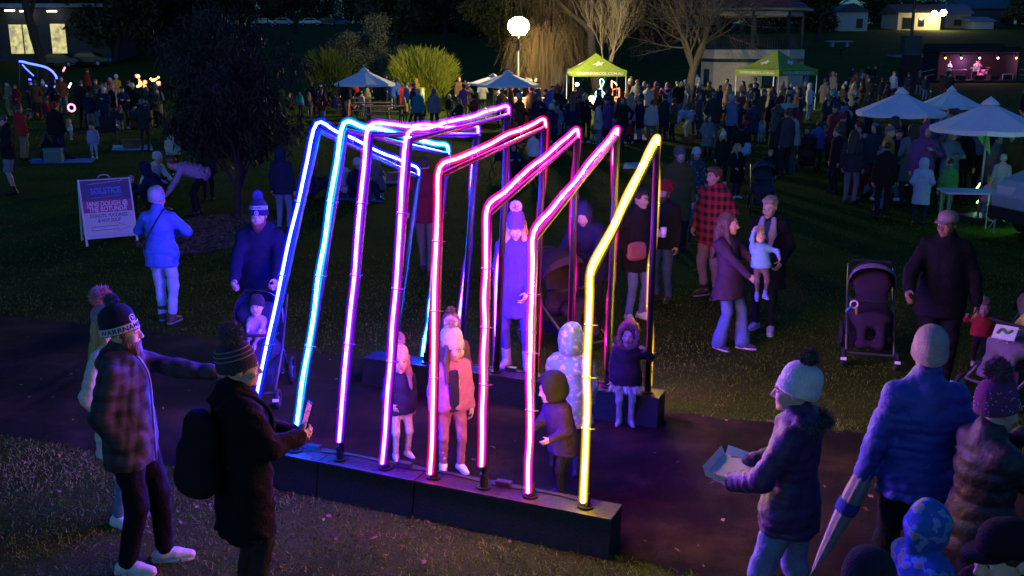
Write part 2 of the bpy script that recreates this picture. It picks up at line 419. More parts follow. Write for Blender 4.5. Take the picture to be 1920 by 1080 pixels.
def body_mesh(k, h, pose, detail, vox, bare, fem):
    s = SDF(); b = k.b; child = h < 1.45
    th = lambda part, r: r if part in bare else r*.42
    s.rc(k.pel, k.chest, .045*b, .045*b, .05); s.rc(k.chest, k.neck, .045*b, .045*b, .05)
    for sd in 'LR':
        s.rc(k.neck-k.T@Vector((0, 0, .04*b)), k.sh[sd], .025*b, .022*b, .03)
        s.rc(k.sh[sd], k.el[sd], th('arm', .045)*b, th('arm', .038)*b, .02); s.rc(k.el[sd], k.wr[sd], th('arm', .038)*b, .026*b, .02)
        s.rc(k.pel, k.hip[sd], .04*b, th('leg', .075)*b, .04)
        s.rc(k.hip[sd], k.kn[sd], th('leg', .078)*b, th('leg', .052)*b, .03)
        cf = k.kn[sd].lerp(k.an[sd], .3)+Vector((0, .012, 0))*b
        s.rc(k.kn[sd], cf, th('leg', .05)*b, th('leg', .056)*b, .02); s.rc(cf, k.an[sd], th('leg', .056)*b, th('leg', .036)*b, .02)
        s.rc(k.an[sd], k.an[sd]+k.toe[sd]*.1*b+Vector((0, 0, -.035*b)), .018*b, .016*b, .02)
        cu = pose.get('curl', .55); cu = cu[0 if sd == 'L' else 1] if isinstance(cu, tuple) else cu
        if not pose.get('hide'+sd): add_hand(s, k, sd, detail > 1, cu, pose.get('hd'+sd), pose.get('pn'+sd))
    add_head(s, k, detail, child, fem)
    V, F = s.arrays(vox); me = array_mesh('body', V, F, SKIN)
    if detail:
        me.materials.append(LIP); Hi = np.array(k.H); c = (V[F].mean(1)-np.array(k.hc))@Hi/k.hs
        m = (np.abs(c[:, 0]) < .022) & (c[:, 1] < -.086) & (np.abs(c[:, 2]+.066) < .009)
        me.polygons.foreach_set('material_index', m.astype(np.int32))
    return me
LIP = omat('lips', .45, 40, .05, 0); 
for _n in LIP.node_tree.nodes:
    if _n.type == 'VECT_MATH':
        _g = LIP.node_tree.nodes.new('ShaderNodeVectorMath'); _g.operation = 'MULTIPLY'; _g.inputs[1].default_value = (.75, .42, .45)
        LIP.node_tree.links.new(_n.outputs[0], _g.inputs[0])
        for _b in LIP.node_tree.nodes:
            if _b.type == 'BSDF_PRINCIPLED': LIP.node_tree.links.new(_g.outputs[0], _b.inputs['Base Color'])
EYE_W = mat('eye_white', (.62,.58,.55), .2, 20, .05, 0); EYE_D = mat('eye_iris', (.03,.022,.018), .15, 20, .1, 0)
def eyes_mesh(k, sg):
    m = MB(); q = k.hs; c = hp(k, sg*.0305, -.0765, .0)
    m.ball(c, .0125*q, 12, 10, k.H@Matrix.Rotation(R(90), 3, 'X').to_3x3())
    me = m.mesh('eye', [EYE_W, EYE_D], True)
    d = (k.H@Vector((0, -1, 0)))
    for p in me.polygons: p.material_index = 1 if (Vector(p.center)-c).normalized().dot(d) > .8 else 0
    return me
def coat_mesh(k, o, vox, seed):
    s = SDF(); b = k.b; T = k.T; V = Vector; w = k.w; bu = o.get('bulk', .02); pf = o.get('puff'); fem = o.get('fem', 0)
    L = o.get('len', .2); fl = o.get('flare', .02)                # hem: metres below the pelvis centre (adult)
    sc = (1.16, .84, 1)
    hem = k.pel+Vector((0, 0, -L*b))+T@V((0, .01*b, 0)) if L > .0 else k.pel+T@V((0, 0, -L*b))
    for a in 'x':
        s.rc(k.chest+T@V((0, 0, .03*b)), k.waist, (.142+bu)*b*w, (.128-.012*fem+bu)*b*w, .05, sc, pf and (pf[0]*b, pf[1]*b))
        s.rc(k.waist, k.pel, (.128-.012*fem+bu)*b*w, (.15+.008*fem+bu)*b*w, .05, sc, pf and (pf[0]*b, pf[1]*b))
        s.rc(k.pel, hem, (.15+.006*fem+bu)*b*w, (.15+bu+fl)*b*w, .04, sc, pf and (pf[0]*b, pf[1]*b))
    for sd, sg in (('L', 1), ('R', -1)): s.rc(k.neck-T@V((-sg*.03*b, 0, .035*b)), k.sh[sd]-T@V((sg*.03*b, 0, .012*b)), (.058+bu*.4)*b, (.045+bu*.5)*b, .06)
    s.rc(k.chest, k.neck-T@V((0, 0, .03*b)), (.1+bu*.5)*b, (.07+bu*.3)*b, .05)
    for sd in 'LR':
        e = k.el[sd]; wr = e.lerp(k.wr[sd], o.get('sleeve', .97))
        s.rc(k.sh[sd], e, (.046+bu*.75)*b, (.044+bu*.7)*b, .05, None, pf and (pf[0]*b*.8, pf[1]*b))
        s.rc(e, wr, (.045+bu*.7)*b, (.036+bu*.55)*b, .025, None, pf and (pf[0]*b*.7, pf[1]*b))
        s.cut(wr, (wr-e), .01) if False else None
    if o.get('collar', 1):
        n0 = k.neck-T@V((0, 0, .02*b)); s.rc(n0, n0+T@V((0, -.0, .055*b)), (.072+bu*.3)*b, (.066+bu*.3)*b, .02)
    if o.get('hood'):
        hb = k.neck+T@V((0, .075*b, .0)); 
        for a in range(-3, 4):
            x = a/3; s.rc(hb+T@V((x*.1*b, -.03*abs(x)*b, -.005*b)), hb+T@V((x*.085*b, -.01*abs(x)*b+.02*b, -.09*b*(1-.4*abs(x)))), .042*b, .036*b, .03)
        for sx in (-1, 1): s.rc(hb+T@V((sx*.1*b, -.03*b, -.005*b)), k.neck+T@V((sx*.06*b, -.085*b, -.03*b)), .034*b, .026*b, .03)
    s.cut(hem+V((0, 0, .005)), (0, 0, -1), .012) if L > 0 else None
    s.wrinkle(o.get('wr', .005)*b, o.get('wf', 44)/b, seed)
    return s.mesh('coat', vox, o.get('mat', FABRIC))
def trousers_mesh(k, o, vox, seed):
    s = SDF(); b = k.b; w = k.w; r = o.get('r', 1.0); fl = o.get('flare', 0); short = o.get('short', 0)
    s.rc(k.pel+Vector((0, 0, .1*b)), k.pel+Vector((0, 0, -.02*b)), .122*b*w, .135*b*w, .04, (1.18, .9, 1))
    for sd in 'LR':
        s.rc(k.hip[sd], k.kn[sd], .092*b*r*w, .064*b*r, .035)
        if short: 
            e = k.hip[sd].lerp(k.kn[sd], .98); s.rc(k.hip[sd], e, .1*b, .085*b, .03); continue
        e = k.kn[sd].lerp(k.an[sd], .97); s.rc(k.kn[sd], e, .062*b*r, (.048+fl)*b*r, .025)
    if short:
        z = min(k.kn['L'].z, k.kn['R'].z)+.02*b; s.cut((0, 0, z), (0, 0, -1), .01)
    s.wrinkle(o.get('wr', .0045)*b, o.get('wf', 50)/b, seed+5)
    return s.mesh('trousers', vox, o.get('mat', FABRIC))
def shoe_mesh(k, sd, o, vox):
    s = SDF(); b = k.b*(1.0 if k.b > .8 else 1.08); d = k.toe[sd]; a = k.an[sd]; z = a.z-.078*b
    hl = Vector((a.x, a.y, z+.042*b))-d*.045*b; mid = Vector((a.x, a.y, z+.042*b))+d*.07*b; tp = Vector((a.x, a.y, z+.03*b))+d*.16*b
    s.rc(hl, mid, .042*b, .043*b, .02); s.rc(mid, tp, .043*b, .034*b, .02); s.rc(Vector((a.x, a.y, z+.05*b))-d*.01*b, a+Vector((0, 0, .01*b)), .044*b, .043*b, .03)
    if o.get('boot'): s.rc(a, a.lerp(k.kn[sd], o['boot']), .05*b, .056*b, .02)
    s.cut((0, 0, z+.002), (0, 0, -1), .006) if abs(a.z-.075*k.b) < .02 else None
    return s.mesh('shoe', vox, o.get('mat', LEATHER))
def sole_mesh(k, sd):
    b = k.b*(1.0 if k.b > .8 else 1.08); d = k.toe[sd]; a = k.an[sd]; z = a.z-.078*b; x = Vector((-d.y, d.x, 0)); m = MB(); lo = []; hi = []
    for t, w in ((-.088, .02), (-.075, .036), (0, .041), (.08, .047), (.15, .04), (.185, .022)): lo.append((a.x+d.x*t*b+x.x*w*b, a.y+d.y*t*b+x.y*w*b))
    for t, w in ((.185, .022), (.15, .04), (.08, .047), (0, .041), (-.075, .036), (-.088, .02)): lo.append((a.x+d.x*t*b-x.x*w*b, a.y+d.y*t*b-x.y*w*b))
    m.hexa([(p[0], p[1], z) for p in lo], [(p[0], p[1], z+.022*b) for p in lo]); return m.mesh('sole', PLASTIC)
def beanie_mesh(k, o):
    q = k.hs; m = MB(); M = k.H@Matrix.Rotation(R(o.get('tilt', -17)), 3, 'X').to_3x3()
    g = o.get('tall', 1.0); rib = o.get('rib', .012)
    pr = [(.93, .0), (1.03, -.002), (1.075, .006), (1.085, .03), (1.075, .05), (1.03, .054), (1.02, .06), (1.03, .075), (.99, .10*g), (.88, .128*g), (.68, .15*g), (.4, .163*g), (.15, .168*g), (.001, .169*g)]
    if o.get('plain'): pr = [(.93, .0), (1.02, -.002), (1.04, .006), (1.03, .05), (1.03, .075), (.99, .10*g), (.88, .128*g), (.68, .15*g), (.4, .163*g), (.15, .168*g), (.001, .169*g)]
    m.lathe([(r*q*.098, z*q) for r, z in pr], hp(k, 0, .018, -.008), 96 if o.get('fine') else 40, .92, 1.12, M, rib, 32 if o.get('fine') else 20)
    return m.mesh('beanie', KNIT, True), k.hc+k.H@(Vector((0, .018, -.008))*q)+M@Vector((0, 0, .169*g*q))
def cap_mesh(k):
    q = k.hs; m = MB(); M = k.H@Matrix.Rotation(R(-8), 3, 'X').to_3x3(); c = hp(k, 0, .015, .028)
    m.lathe([(r*q*.098, z*q) for r, z in ((1.0, 0), (1.03, .002), (1.03, .03), (.97, .06), (.8, .085), (.5, .1), (.2, .106), (.001, .107))], c, 32, .9, 1.1, M)
    lo = []; n = 9
    for i in range(n): a = math.pi*(i/(n-1)); lo.append(Vector((math.cos(a)*.083, -.06-math.sin(a)*.115, .012-.018*math.sin(a)+.012*abs(math.cos(a))*-1)))
    m.hexa([c+M@(p*q) for p in lo], [c+M@((p+Vector((0, 0, .006)))*q) for p in lo]); return m.mesh('cap', FABRIC, True)
def hair_mesh(k, kind, vox, seed=0, hat=False):
    s = SDF(); H = np.array(k.H, np.float32); q = k.hs
    s.el(hp(k, 0, .024, .038 if not hat else .02), (.083*q if not hat else .08*q, .1*q, .09*q if not hat else .07*q), H, .02)
    if kind == 'bun': s.el(hp(k, 0, .12, .06), (.04*q, .04*q, .04*q), H, .02)
    if kind in ('long', 'pony'):
        bk = k.T@Vector((0, .1, -.3))*k.b
        xs = (-.055, -.02, .02, .055) if kind == 'long' else (0,)
        for x in xs:
            s.rc(hp(k, x, .075, .0), hp(k, x*1.2, .088, -.12), .045*q, .042*q, .03); s.rc(hp(k, x*1.2, .088, -.12), hp(k, x*1.3, .1, -.12)+bk, .04*q, .02*q, .03)
        if kind == 'long':
            for sg in (-1, 1):
                s.rc(hp(k, sg*.072, .0, .03), hp(k, sg*.08, -.01, -.11), .026*q, .028*q, .03); s.rc(hp(k, sg*.08, -.01, -.11), hp(k, sg*.09, -.04, -.2)+k.T@Vector((0, -.05, -.13))*k.b, .028*q, .014*q, .03)
    s.pr.append(('pl', A3(hp(k, 0, -.052, .062)), A3(k.H@Vector((0, -1, .0 if kind != 'short' else -.15))), None, None, .012, None, None, 'c')) if kind in ('short', 'bun') else None
    if kind in ('short', 'bun'):
        s.cut(hp(k, 0, .03, -.045), k.H@Vector((0, -.55, -1)), .01); (None if hat else s.el(hp(k, 0, -.035, .09), (.07*q, .05*q, .035*q), H, .02))
    if kind in ('long', 'pony'):
        s.el(hp(k, 0, -.125, -.02), (.062*q, .085*q, .1*q), H, .012, 's')
    s.wrinkle(.0035*q, 90, seed); return s.mesh('hair', vox, HAIR)
def hood_mesh(k, vox):
    s = SDF(); H = np.array(k.H, np.float32); q = k.hs
    s.el(hp(k, 0, .022, .02), (.112*q, .128*q, .138*q), H, .03); s.rc(hp(k, 0, .03, -.07), k.neck, .1*q, .105*k.b, .05)
    s.el(hp(k, 0, -.15, -.012), (.068*q, .115*q, .098*q), H, .02, 's'); s.wrinkle(.0065, 34, 3); return s.mesh('hood', vox, FABRIC)
def fur_rim_mesh(k, n=1500, r=.1, seed=2):
    rg = np.random.RandomState(seed); q = k.hs; a = rg.rand(n)*2*np.pi; H = np.array(k.H)
    loc = np.stack([np.cos(a)*.078, np.full(n, -.068), np.sin(a)*.108-.01], 1)+rg.normal(size=(n, 3))*.008
    nn = np.stack([np.cos(a), np.full(n, -.6), np.sin(a)], 1); nn /= np.linalg.norm(nn, axis=1)[:, None]
    V, F = spikes(loc*q, nn, .042*q, .004*q, rg); return array_mesh('fur_rim', np.array(k.hc)+V@H.T, F, FUR, False, 3)
def beard_mesh(k, vox):
    s = SDF(); H = np.array(k.H, np.float32); q = k.hs
    s.el(hp(k, 0, -.045, -.08), (.062*q, .058*q, .058*q), H, .02); s.el(hp(k, 0, -.07, -.125), (.04*q, .035*q, .04*q), H, .03)
    for sg in (-1, 1): s.rc(hp(k, sg*.064, -.015, .0), hp(k, sg*.058, -.03, -.07), .014*q, .02*q, .02)
    s.el(hp(k, 0, -.1, -.03), (.05*q, .05*q, .034*q), H, .012, 's'); s.wrinkle(.003, 110, 2); return s.mesh('beard', vox, HAIR)
MESHCACHE = {}
def person(label, pos, rz, h, pose=None, top=None, bot=None, shoe=None, head=None, skin=(.5, .3, .22), vox=.014, detail=1, group=None, key=None, scale=1.0, seed=0, cat='person', fem=0):
    """a clothed figure: body > one continuous mesh; clothes, hat and hair its children. Returns (root, skeleton)"""
    vox = vox*1.28 if vox > .0095 and key is None else vox
    pose = pose or {}; top = dict(top or {}); bot = dict(bot or {}); shoe = dict(shoe or {}); head = dict(head or {}); top['fem'] = fem
    k = skeleton(h, pose)
    def get(part, fn):
        if key is None: return fn()
        kk = (key, part)
        if kk not in MESHCACHE: MESHCACHE[kk] = fn()
        return MESHCACHE[kk]
    root = empty('person', pos, R(rz), label, cat, group); root.scale = (scale,)*3
    bare = pose.get('bare', ()); bd = ('leg',) if bot.get('short') else ()
    bo = link('body', get('body', lambda: body_mesh(k, h, pose, detail, vox if detail < 2 else (vox*.8 if vox > .0095 else vox*.68), tuple(bare)+bd, fem)), root, skin)
    if detail > 1 and not pose.get('no_eyes'):
        for sg in (-1, 1):
            link('eye', get('eye%d' % sg, lambda: eyes_mesh(k, sg)), root); q = k.hs
            if not head.get('hood'): link('eyebrow', MB().tube([hp(k, sg*.014, -.0955, .021), hp(k, sg*.03, -.0945, .027), hp(k, sg*.047, -.084, .022)], [.0035*q, .0045*q, .002*q], 6).mesh('eyebrow', HAIR, True), root, head.get('hcol', (.05, .03, .02)))
    coat_o = link('coat', get('coat%s' % top.get('id', ''), lambda: coat_mesh(k, top, vox*1.15, seed)), root, top.get('col', (.02,)*3))
    link('trousers', get('trousers%s' % bot.get('id', ''), lambda: trousers_mesh(k, bot, vox*1.25, seed)), root, bot.get('col', (.02,)*3))
    for sd in 'LR':
        so = link('shoe', get('shoe%s%s' % (sd, shoe.get('boot', '')), lambda: shoe_mesh(k, sd, shoe, vox)), root, shoe.get('col', (.03,)*3))
        if detail > 1 or shoe.get('sole'): link('sole', get('sole%s' % sd, lambda: sole_mesh(k, sd)), so, shoe.get('sole', (.3,)*3))
    hv = vox*.9 if detail > 1 else vox; hat = bool(head.get('beanie') or head.get('cap') or head.get('hood'))
    if head.get('hair'): link('hair', get('hair_'+head['hair']+('h' if hat else ''), lambda: hair_mesh(k, head['hair'], hv, seed, hat)), root, head.get('hcol', (.05, .03, .02)))
    if head.get('beard'): link('beard', get('beard', lambda: beard_mesh(k, hv)), root, head['beard'])
    if head.get('beanie'):
        tp = [None]
        def bm():
            me, tp[0] = beanie_mesh(k, head); MESHCACHE[(key, 'tp')] = tp[0]; return me
        ho = link('beanie', get('beanie', bm), root, head['beanie']); top_pt = MESHCACHE[(key, 'tp')]
        if head.get('pom'): 
            pr = head.get('pr', .055)*k.hs
            link('pompom', get('pom%.3f' % pr, lambda: fur_ball('pompom', top_pt+k.H@Vector((0, .0, pr*.55)), pr, FUR, 260 if detail < 2 else 1500, seed+3)), ho, head['pom'])
    if head.get('cap'): link('cap', get('cap', lambda: cap_mesh(k)), root, head['cap'])
    if head.get('hood'):
        ho = link('hood', get('hood', lambda: hood_mesh(k, hv)), root, head['hood'])
        if head.get('fur'): link('fur_rim', get('fur_rim', lambda: fur_rim_mesh(k)), ho, head['fur'])
        if head.get('hmat'): ho.data.materials[0] = head['hmat']
    return root, k
def W_(root, p):
    """a point of a figure's own frame in the world"""
    return Vector(root.location)+Matrix.Rotation(root.rotation_euler.z, 3, 'Z')@(Vector(p)*root.scale[0])

def feet_for(u, vtop, h):
    """lawn point of someone h tall whose crown is seen at row vtop"""
    d = ray(960, vtop); y = (h-CAM_H)/(d.z/d.y); y = y if y > 0 else 20
    lo, hi = vtop+5, 3000.0
    p = Vector((0, y, 0)); dep = y*math.cos(PITCH)+CAM_H*math.sin(PITCH); p.x = (u-960)/FPX*dep; p.z = terrain(p.x, y); return p
def hat_strip(k, head, t0, t1, z0, z1, out, fn=None):
    pass
def hat_point(k, head, t, z, out=1.005):
    """point on the cuff of a beanie: t round the head, z up the cuff (metres for an adult head)"""
    q = k.hs; M = k.H@Matrix.Rotation(R(head.get('tilt', -17)), 3, 'X').to_3x3(); r = 1.088*.098*q*out
    return hp(k, 0, .018, -.008)+M@Vector((r*math.cos(t)*.92, r*math.sin(t)*1.12, z*q))
def hat_band(hat, k, head, z0, z1, col, name='band', t0=0, t1=2*math.pi, out=1.012):
    m = MB(); n = 64
    for i in range(n+1):
        t = t0+(t1-t0)*i/n; m.v += [tuple(hat_point(k, head, t, z0, out)), tuple(hat_point(k, head, t, z1, out))]
    for i in range(n): m.face((2*i, 2*i+2, 2*i+3, 2*i+1))
    return m.build(name, KNIT, hat, True, col)
def hat_text(hat, k, head, text, tc, z0, z1, col, out=1.03):
    V, F = text_geo(text, 1, font_bold=.02); ys = [v[1] for v in V]; y0, y1 = min(ys), max(ys); sc = (z1-z0)/(y1-y0); m = MB()
    m.v = [tuple(hat_point(k, head, tc+v[0]*sc*1.05/.105, z0+(v[1]-y0)*sc, out)) for v in V]; m.f = F; m.m = [0]*len(F); return m.build('lettering', KNIT, hat, False, col)
def hat_emblem(hat, k, head, tc, z, r, col, out=1.04):
    m = MB(); n = 20
    for i in range(n+1):
        a = 2*math.pi*i/n
        for rr in (r, r*.72): m.v.append(tuple(hat_point(k, head, tc+rr*math.cos(a)/.105, z+rr*math.sin(a), out)))
    for i in range(n): m.face((2*i, 2*i+2, 2*i+3, 2*i+1))
    b = len(m.v)
    for a, rr in ((0, .5), (1.2, .3), (2.2, .55), (3.3, .2), (4.2, .5), (5.3, .3)): m.v.append(tuple(hat_point(k, head, tc+r*rr*math.cos(a)/.105, z+r*rr*math.sin(a), out)))
    m.face(range(b, b+6)); return m.build('round_emblem', KNIT, hat, False, col)
# ------------------------------------------------------------------ the setting: lawn, path, street
def ground_mat():
    m = bpy.data.materials.new('lawn_soil'); t, b, o = nodes(m)
    n1 = add_noise(t, .6, 6); n2 = add_noise(t, 38, 6, rough=.75)
    r1 = ramp(t, n1.outputs['Fac'], [(.3, (.022, .042, .005)), (.55, (.045, .075, .009)), (.75, (.075, .068, .016))])
    r2 = ramp(t, n2.outputs['Fac'], [(.3, (.35, .35, .35)), (.7, (1.5, 1.5, 1.5))])
    mx = t.nodes.new('ShaderNodeMix'); mx.data_type = 'RGBA'; mx.blend_type = 'MULTIPLY'; mx.inputs[0].default_value = 1
    t.links.new(r1.outputs[0], mx.inputs[6]); t.links.new(r2.outputs[0], mx.inputs[7]); t.links.new(mx.outputs[2], b.inputs['Base Color'])
    b.inputs['Roughness'].default_value = .95; b.inputs['Specular IOR Level'].default_value = .03; bump(t, b, n2.outputs['Fac'], .7, .03); return m
ys = list(np.concatenate([np.arange(-6, 30, 1.0), np.arange(30, 90, 3), np.arange(90, 260, 4), np.arange(260, 900, 40)])); xs = list(np.concatenate([np.arange(-500, -60, 40), np.arange(-60, 61, 4), np.arange(100, 520, 40)]))
V = [(x, y, terrain(x, y)) for y in ys for x in xs]; nx = len(xs)
F = [(j*nx+i, j*nx+i+1, (j+1)*nx+i+1, (j+1)*nx+i) for j in range(len(ys)-1) for i in range(nx-1)]
tag(link('lawn', array_mesh('lawn', V, F, ground_mat())), kind='structure')
FAR_EDGE = [ground(u, v) for u, v in ((-900, 470), (0, 590), (440, 640), (860, 705), (1250, 772), (1620, 815), (1920, 880), (2400, 985))]
NEAR_EDGE = [ground(u, v) for u, v in ((-900, 670), (0, 815), (540, 920), (860, 985), (1140, 1040), (1340, 1088), (1900, 1225), (2600, 1400))]
fe = bezier(FAR_EDGE, 8); ne = bezier(NEAR_EDGE, 8); rgp = random.Random(4)
m = MB(); n = len(fe)
for a, b in zip(fe, ne):
    j = lambda: rgp.uniform(-.05, .05)
    d = (b-a).normalized(); a = a+d*j(); b = b+d*j(); m.v += [(a.x, a.y, .005), (a.x*.5+b.x*.5, a.y*.5+b.y*.5, .012), (b.x, b.y, .005)]
for i in range(n-1):
    for q in (0, 1): m.face((3*i+q, 3*i+q+1, 3*(i+1)+q+1, 3*(i+1)+q))
pm = bpy.data.materials.new('path_asphalt'); t, b_, o_ = nodes(pm)
n1 = add_noise(t, 1.4, 5); n2 = add_noise(t, 140, 4); 
mx = t.nodes.new('ShaderNodeMath'); mx.operation = 'MULTIPLY_ADD'; mx.inputs[1].default_value = .6; t.links.new(n2.outputs['Fac'], mx.inputs[0]); t.links.new(n1.outputs['Fac'], mx.inputs[2])
r_ = ramp(t, mx.outputs[0], [(.55, (.0065, .004, .002)), (.78, (.014, .0085, .0042)), (.95, (.06, .036, .016))]); t.links.new(r_.outputs[0], b_.inputs['Base Color'])
b_.inputs['Roughness'].default_value = .8; b_.inputs['Specular IOR Level'].default_value = .15; bump(t, b_, n2.outputs['Fac'], 1.0, .02)
tag(m.build('path', pm, smooth=True), kind='structure')
PATH_POLY = [(p.x, p.y) for p in fe] + [(p.x, p.y) for p in reversed(ne)]
def inside(px, py, poly):
    c = np.zeros(px.shape, bool); n = len(poly); j = n-1
    for i in range(n):
        xi, yi = poly[i]; xj, yj = poly[j]
        if yi != yj: c ^= ((yi > py) != (yj > py)) & (px < (xj-xi)*(py-yi)/(yj-yi)+xi)
        j = i
    return c
# street on the bank, with its kerb
def drape(name, y0, y1, x0, x1, lift, material):
    m = MB(); xs = np.linspace(x0, x1, 40)
    for x in xs:
        for y in (y0, (y0+y1)/2, y1): m.v.append((x, y, terrain(x, y)+lift))
    for i in range(39):
        for q in (0, 1): m.face((3*i+q, 3*(i+1)+q, 3*(i+1)+q+1, 3*i+q+1))
    return tag(m.build(name, material), kind='structure')
drape('street', 199, 207, -120, 40, .03, mat('street_asphalt', (.05, .05, .052), .85, 3, .2))
# mulch round the small tree
MC = ground(395, 436); MRX, MRY = 1.15, 1.9
MULCH = [(MC.x+MRX*math.cos(a)*(1+.1*math.sin(3*a)), MC.y+MRY*math.sin(a)*(1+.08*math.cos(5*a))) for a in np.linspace(0, 2*math.pi, 40, endpoint=False)]
m = MB(); m.v = [(MC.x, MC.y, .03)]+[(x, y, .006) for x, y in MULCH]
for i in range(40): m.face((0, 1+i, 1+(i+1) % 40))
tag(m.build('mulch_bed', mat('mulch_soil', (.06, .045, .035), .95, 40, .5, .8, .03)), kind='structure')
rg = np.random.RandomState(3); n = 2600; a = rg.rand(n)*2*np.pi; rr = np.sqrt(rg.rand(n))*1.03
c = np.stack([MC.x+MRX*rr*np.cos(a), MC.y+MRY*rr*np.sin(a), .012+.026*(1-rr**2).clip(0)+rg.rand(n)*.02], 1)
d1 = rg.normal(size=(n, 3))*(1, 1, .35); d1 /= np.linalg.norm(d1, axis=1)[:, None]; d2 = np.cross(d1, rg.normal(size=(n, 3))*(.3, .3, 1)); d2 /= np.linalg.norm(d2, axis=1)[:, None]
l = (.02+.035*rg.rand(n))[:, None]; w = (.006+.008*rg.rand(n))[:, None]
tag(link('bark_chips', array_mesh('bark_chips', np.stack([c-d1*l-d2*w, c+d1*l-d2*w, c+d1*l+d2*w, c-d1*l+d2*w], 1).reshape(-1, 3), np.arange(4*n).reshape(-1, 4), mat('bark_chip', (.16, .115, .085), .9, 30, .5), False)), 'brown bark chips heaped round the small dark tree', 'mulch', kind='stuff')
# grass blades
def grass_mat(name, c1, c2, c3):
    m = bpy.data.materials.new(name); t, b, o = nodes(m); n = add_noise(t, 1.1, 3); g = t.nodes.new('ShaderNodeNewGeometry')
    mm = t.nodes.new('ShaderNodeMath'); mm.operation = 'MULTIPLY_ADD'; mm.inputs[1].default_value = .55; t.links.new(g.outputs['Random Per Island'], mm.inputs[0]); t.links.new(n.outputs['Fac'], mm.inputs[2])
    r = ramp(t, mm.outputs[0], [(.4, c1), (.72, c2), (1.05, c3)]); t.links.new(r.outputs[0], b.inputs['Base Color']); b.inputs['Roughness'].default_value = .75; b.inputs['Specular IOR Level'].default_value = .04; return m
def blades(name, label, y0, y1, n, h, w, material, seed, xpad=1.0):
    rg = np.random.RandomState(seed); y = np.sqrt(rg.rand(n)*(y1*y1-y0*y0)+y0*y0); x = (rg.rand(n)*2-1)*(y*.56+xpad)
    ok = ~inside(x, y, PATH_POLY) & ~inside(x, y, MULCH)
    clump = np.sin(x*9+np.sin(y*7))*np.sin(y*11+x*3); ok &= clump+rg.normal(size=n)*.8 > -.55
    x = x[ok]; y = y[ok]; n = len(x); z = np.array([terrain(a, b) for a, b in zip(x, y)]) if y1 > 25 else np.zeros(n)
    p = np.stack([x, y, z], 1); a = rg.rand(n)*2*np.pi; s = np.stack([np.cos(a), np.sin(a), np.zeros(n)], 1)*w*(.6+.8*rg.rand(n, 1))
    tip = rg.normal(size=(n, 3))*(.75, .75, .0)+(0, 0, 1); tip /= np.linalg.norm(tip, axis=1)[:, None]
    L = h*(.5+.8*rg.rand(n, 1)); mid = p+tip*L*.55; end = p+tip*L+np.stack([rg.normal(size=n), rg.normal(size=n), np.zeros(n)], 1)*L*.3
    V = np.stack([p-s, p+s, mid+s*.7, end, mid-s*.7], 1).reshape(-1, 3)
    if y0 > 14:
        V = np.stack([p-s, p+s, end], 1).reshape(-1, 3); return tag(link(name, array_mesh(name, V, np.arange(3*n).reshape(-1, 3), material, False, 3)), label, 'grass', kind='stuff')
    return tag(link(name, array_mesh(name, V, np.arange(5*n).reshape(-1, 5), material, False, 5)), label, 'grass', kind='stuff')
GR = grass_mat('grass_blade', (.03, .085, .006), (.07, .155, .011), (.16, .18, .03)); GR2 = grass_mat('grass_blade_worn', (.025, .11, .006), (.08, .2, .012), (.4, .36, .09))
blades('grass', 'short worn grass in front of the light tunnel', 4.2, 8.6, 80000, .034, .0028, GR2, 1, .6)
blades('grass', 'short dark grass just beyond the path', 7.4, 15, 75000, .034, .004, GR, 2)
blades('grass', 'mown grass of the meadow under the crowd', 15, 34, 70000, .04, .009, GR, 3)
blades('grass', 'far mown grass round the tents and rotunda', 34, 75, 50000, .06, .02, GR, 4, 3)
# fallen leaves
rg = np.random.RandomState(8); n = 210; y = 4.6+rg.rand(n)*9; x = (rg.rand(n)*2-1)*y*.55; ok = ~inside(x, y, MULCH); x, y = x[ok], y[ok]; n = len(x)
c = np.stack([x, y, .03+rg.rand(n)*.012], 1); d1 = rg.normal(size=(n, 3))*(1, 1, .2); d1 /= np.linalg.norm(d1, axis=1)[:, None]; d2 = np.cross(d1, (0, 0, 1))+rg.normal(size=(n, 3))*.1; l = (.014+.018*rg.rand(n))[:, None]
V = np.stack([c-d1*l, c-d2*l*.55, c+d1*l, c+d2*l*.55+(0, 0, .008)], 1).reshape(-1, 3)
tag(link('fallen_leaves', array_mesh('fallen_leaves', V, np.arange(4*n).reshape(-1, 4), mat('dead_leaf', (.22, .12, .08), .8, 20, .4), False)), 'dry brown leaves scattered over grass and path', 'leaves', kind='stuff')
# ------------------------------------------------------------------ tunnel of eight light arches
BZ = .28
PLY = mat('black_plywood', (.016, .016, .02), .6, 70, .7, .5, .008, spec=.35, detail=8)
PLYT = mat('black_plywood_deck', (.028, .028, .032), .6, 45, .7, .5, .008, detail=8)
POLE = mat('black_pole', (.012, .012, .014), .35, 30, .2, .05)
CLIP = mat('clear_clip', (.12, .12, .13), .25, 30, .1, 0)
FB = [on_plane(u, v, BZ) for u, v in ((466, 832), (553, 848), (640, 858), (725, 872), (813, 898), (908, 912), (995, 938), (1098, 950))]
RB = [on_plane(u, v, BZ) for u, v in ((738, 672), (799, 682), (862, 689), (931, 694), (1002, 703), (1066, 714), (1140, 728), (1215, 738))]
def fit(P):                                        # the eight feet stand on one straight base
    x = np.array([p.x for p in P]); y = np.array([p.y for p in P]); a, b = np.polyfit(x, y, 1); return a, b
def on_fit(P):
    a, b = fit(P); return [Vector((p.x, a*p.x+b, BZ)) for p in P]
FB = on_fit(FB); RB = on_fit(RB)
FT = [on_vertical(u, v, FB[0], FB[-1]) for u, v in ((597, 232), (648, 232), (695, 238), (768, 250), (827, 315), (917, 388), (1003, 435), (1110, 505))]
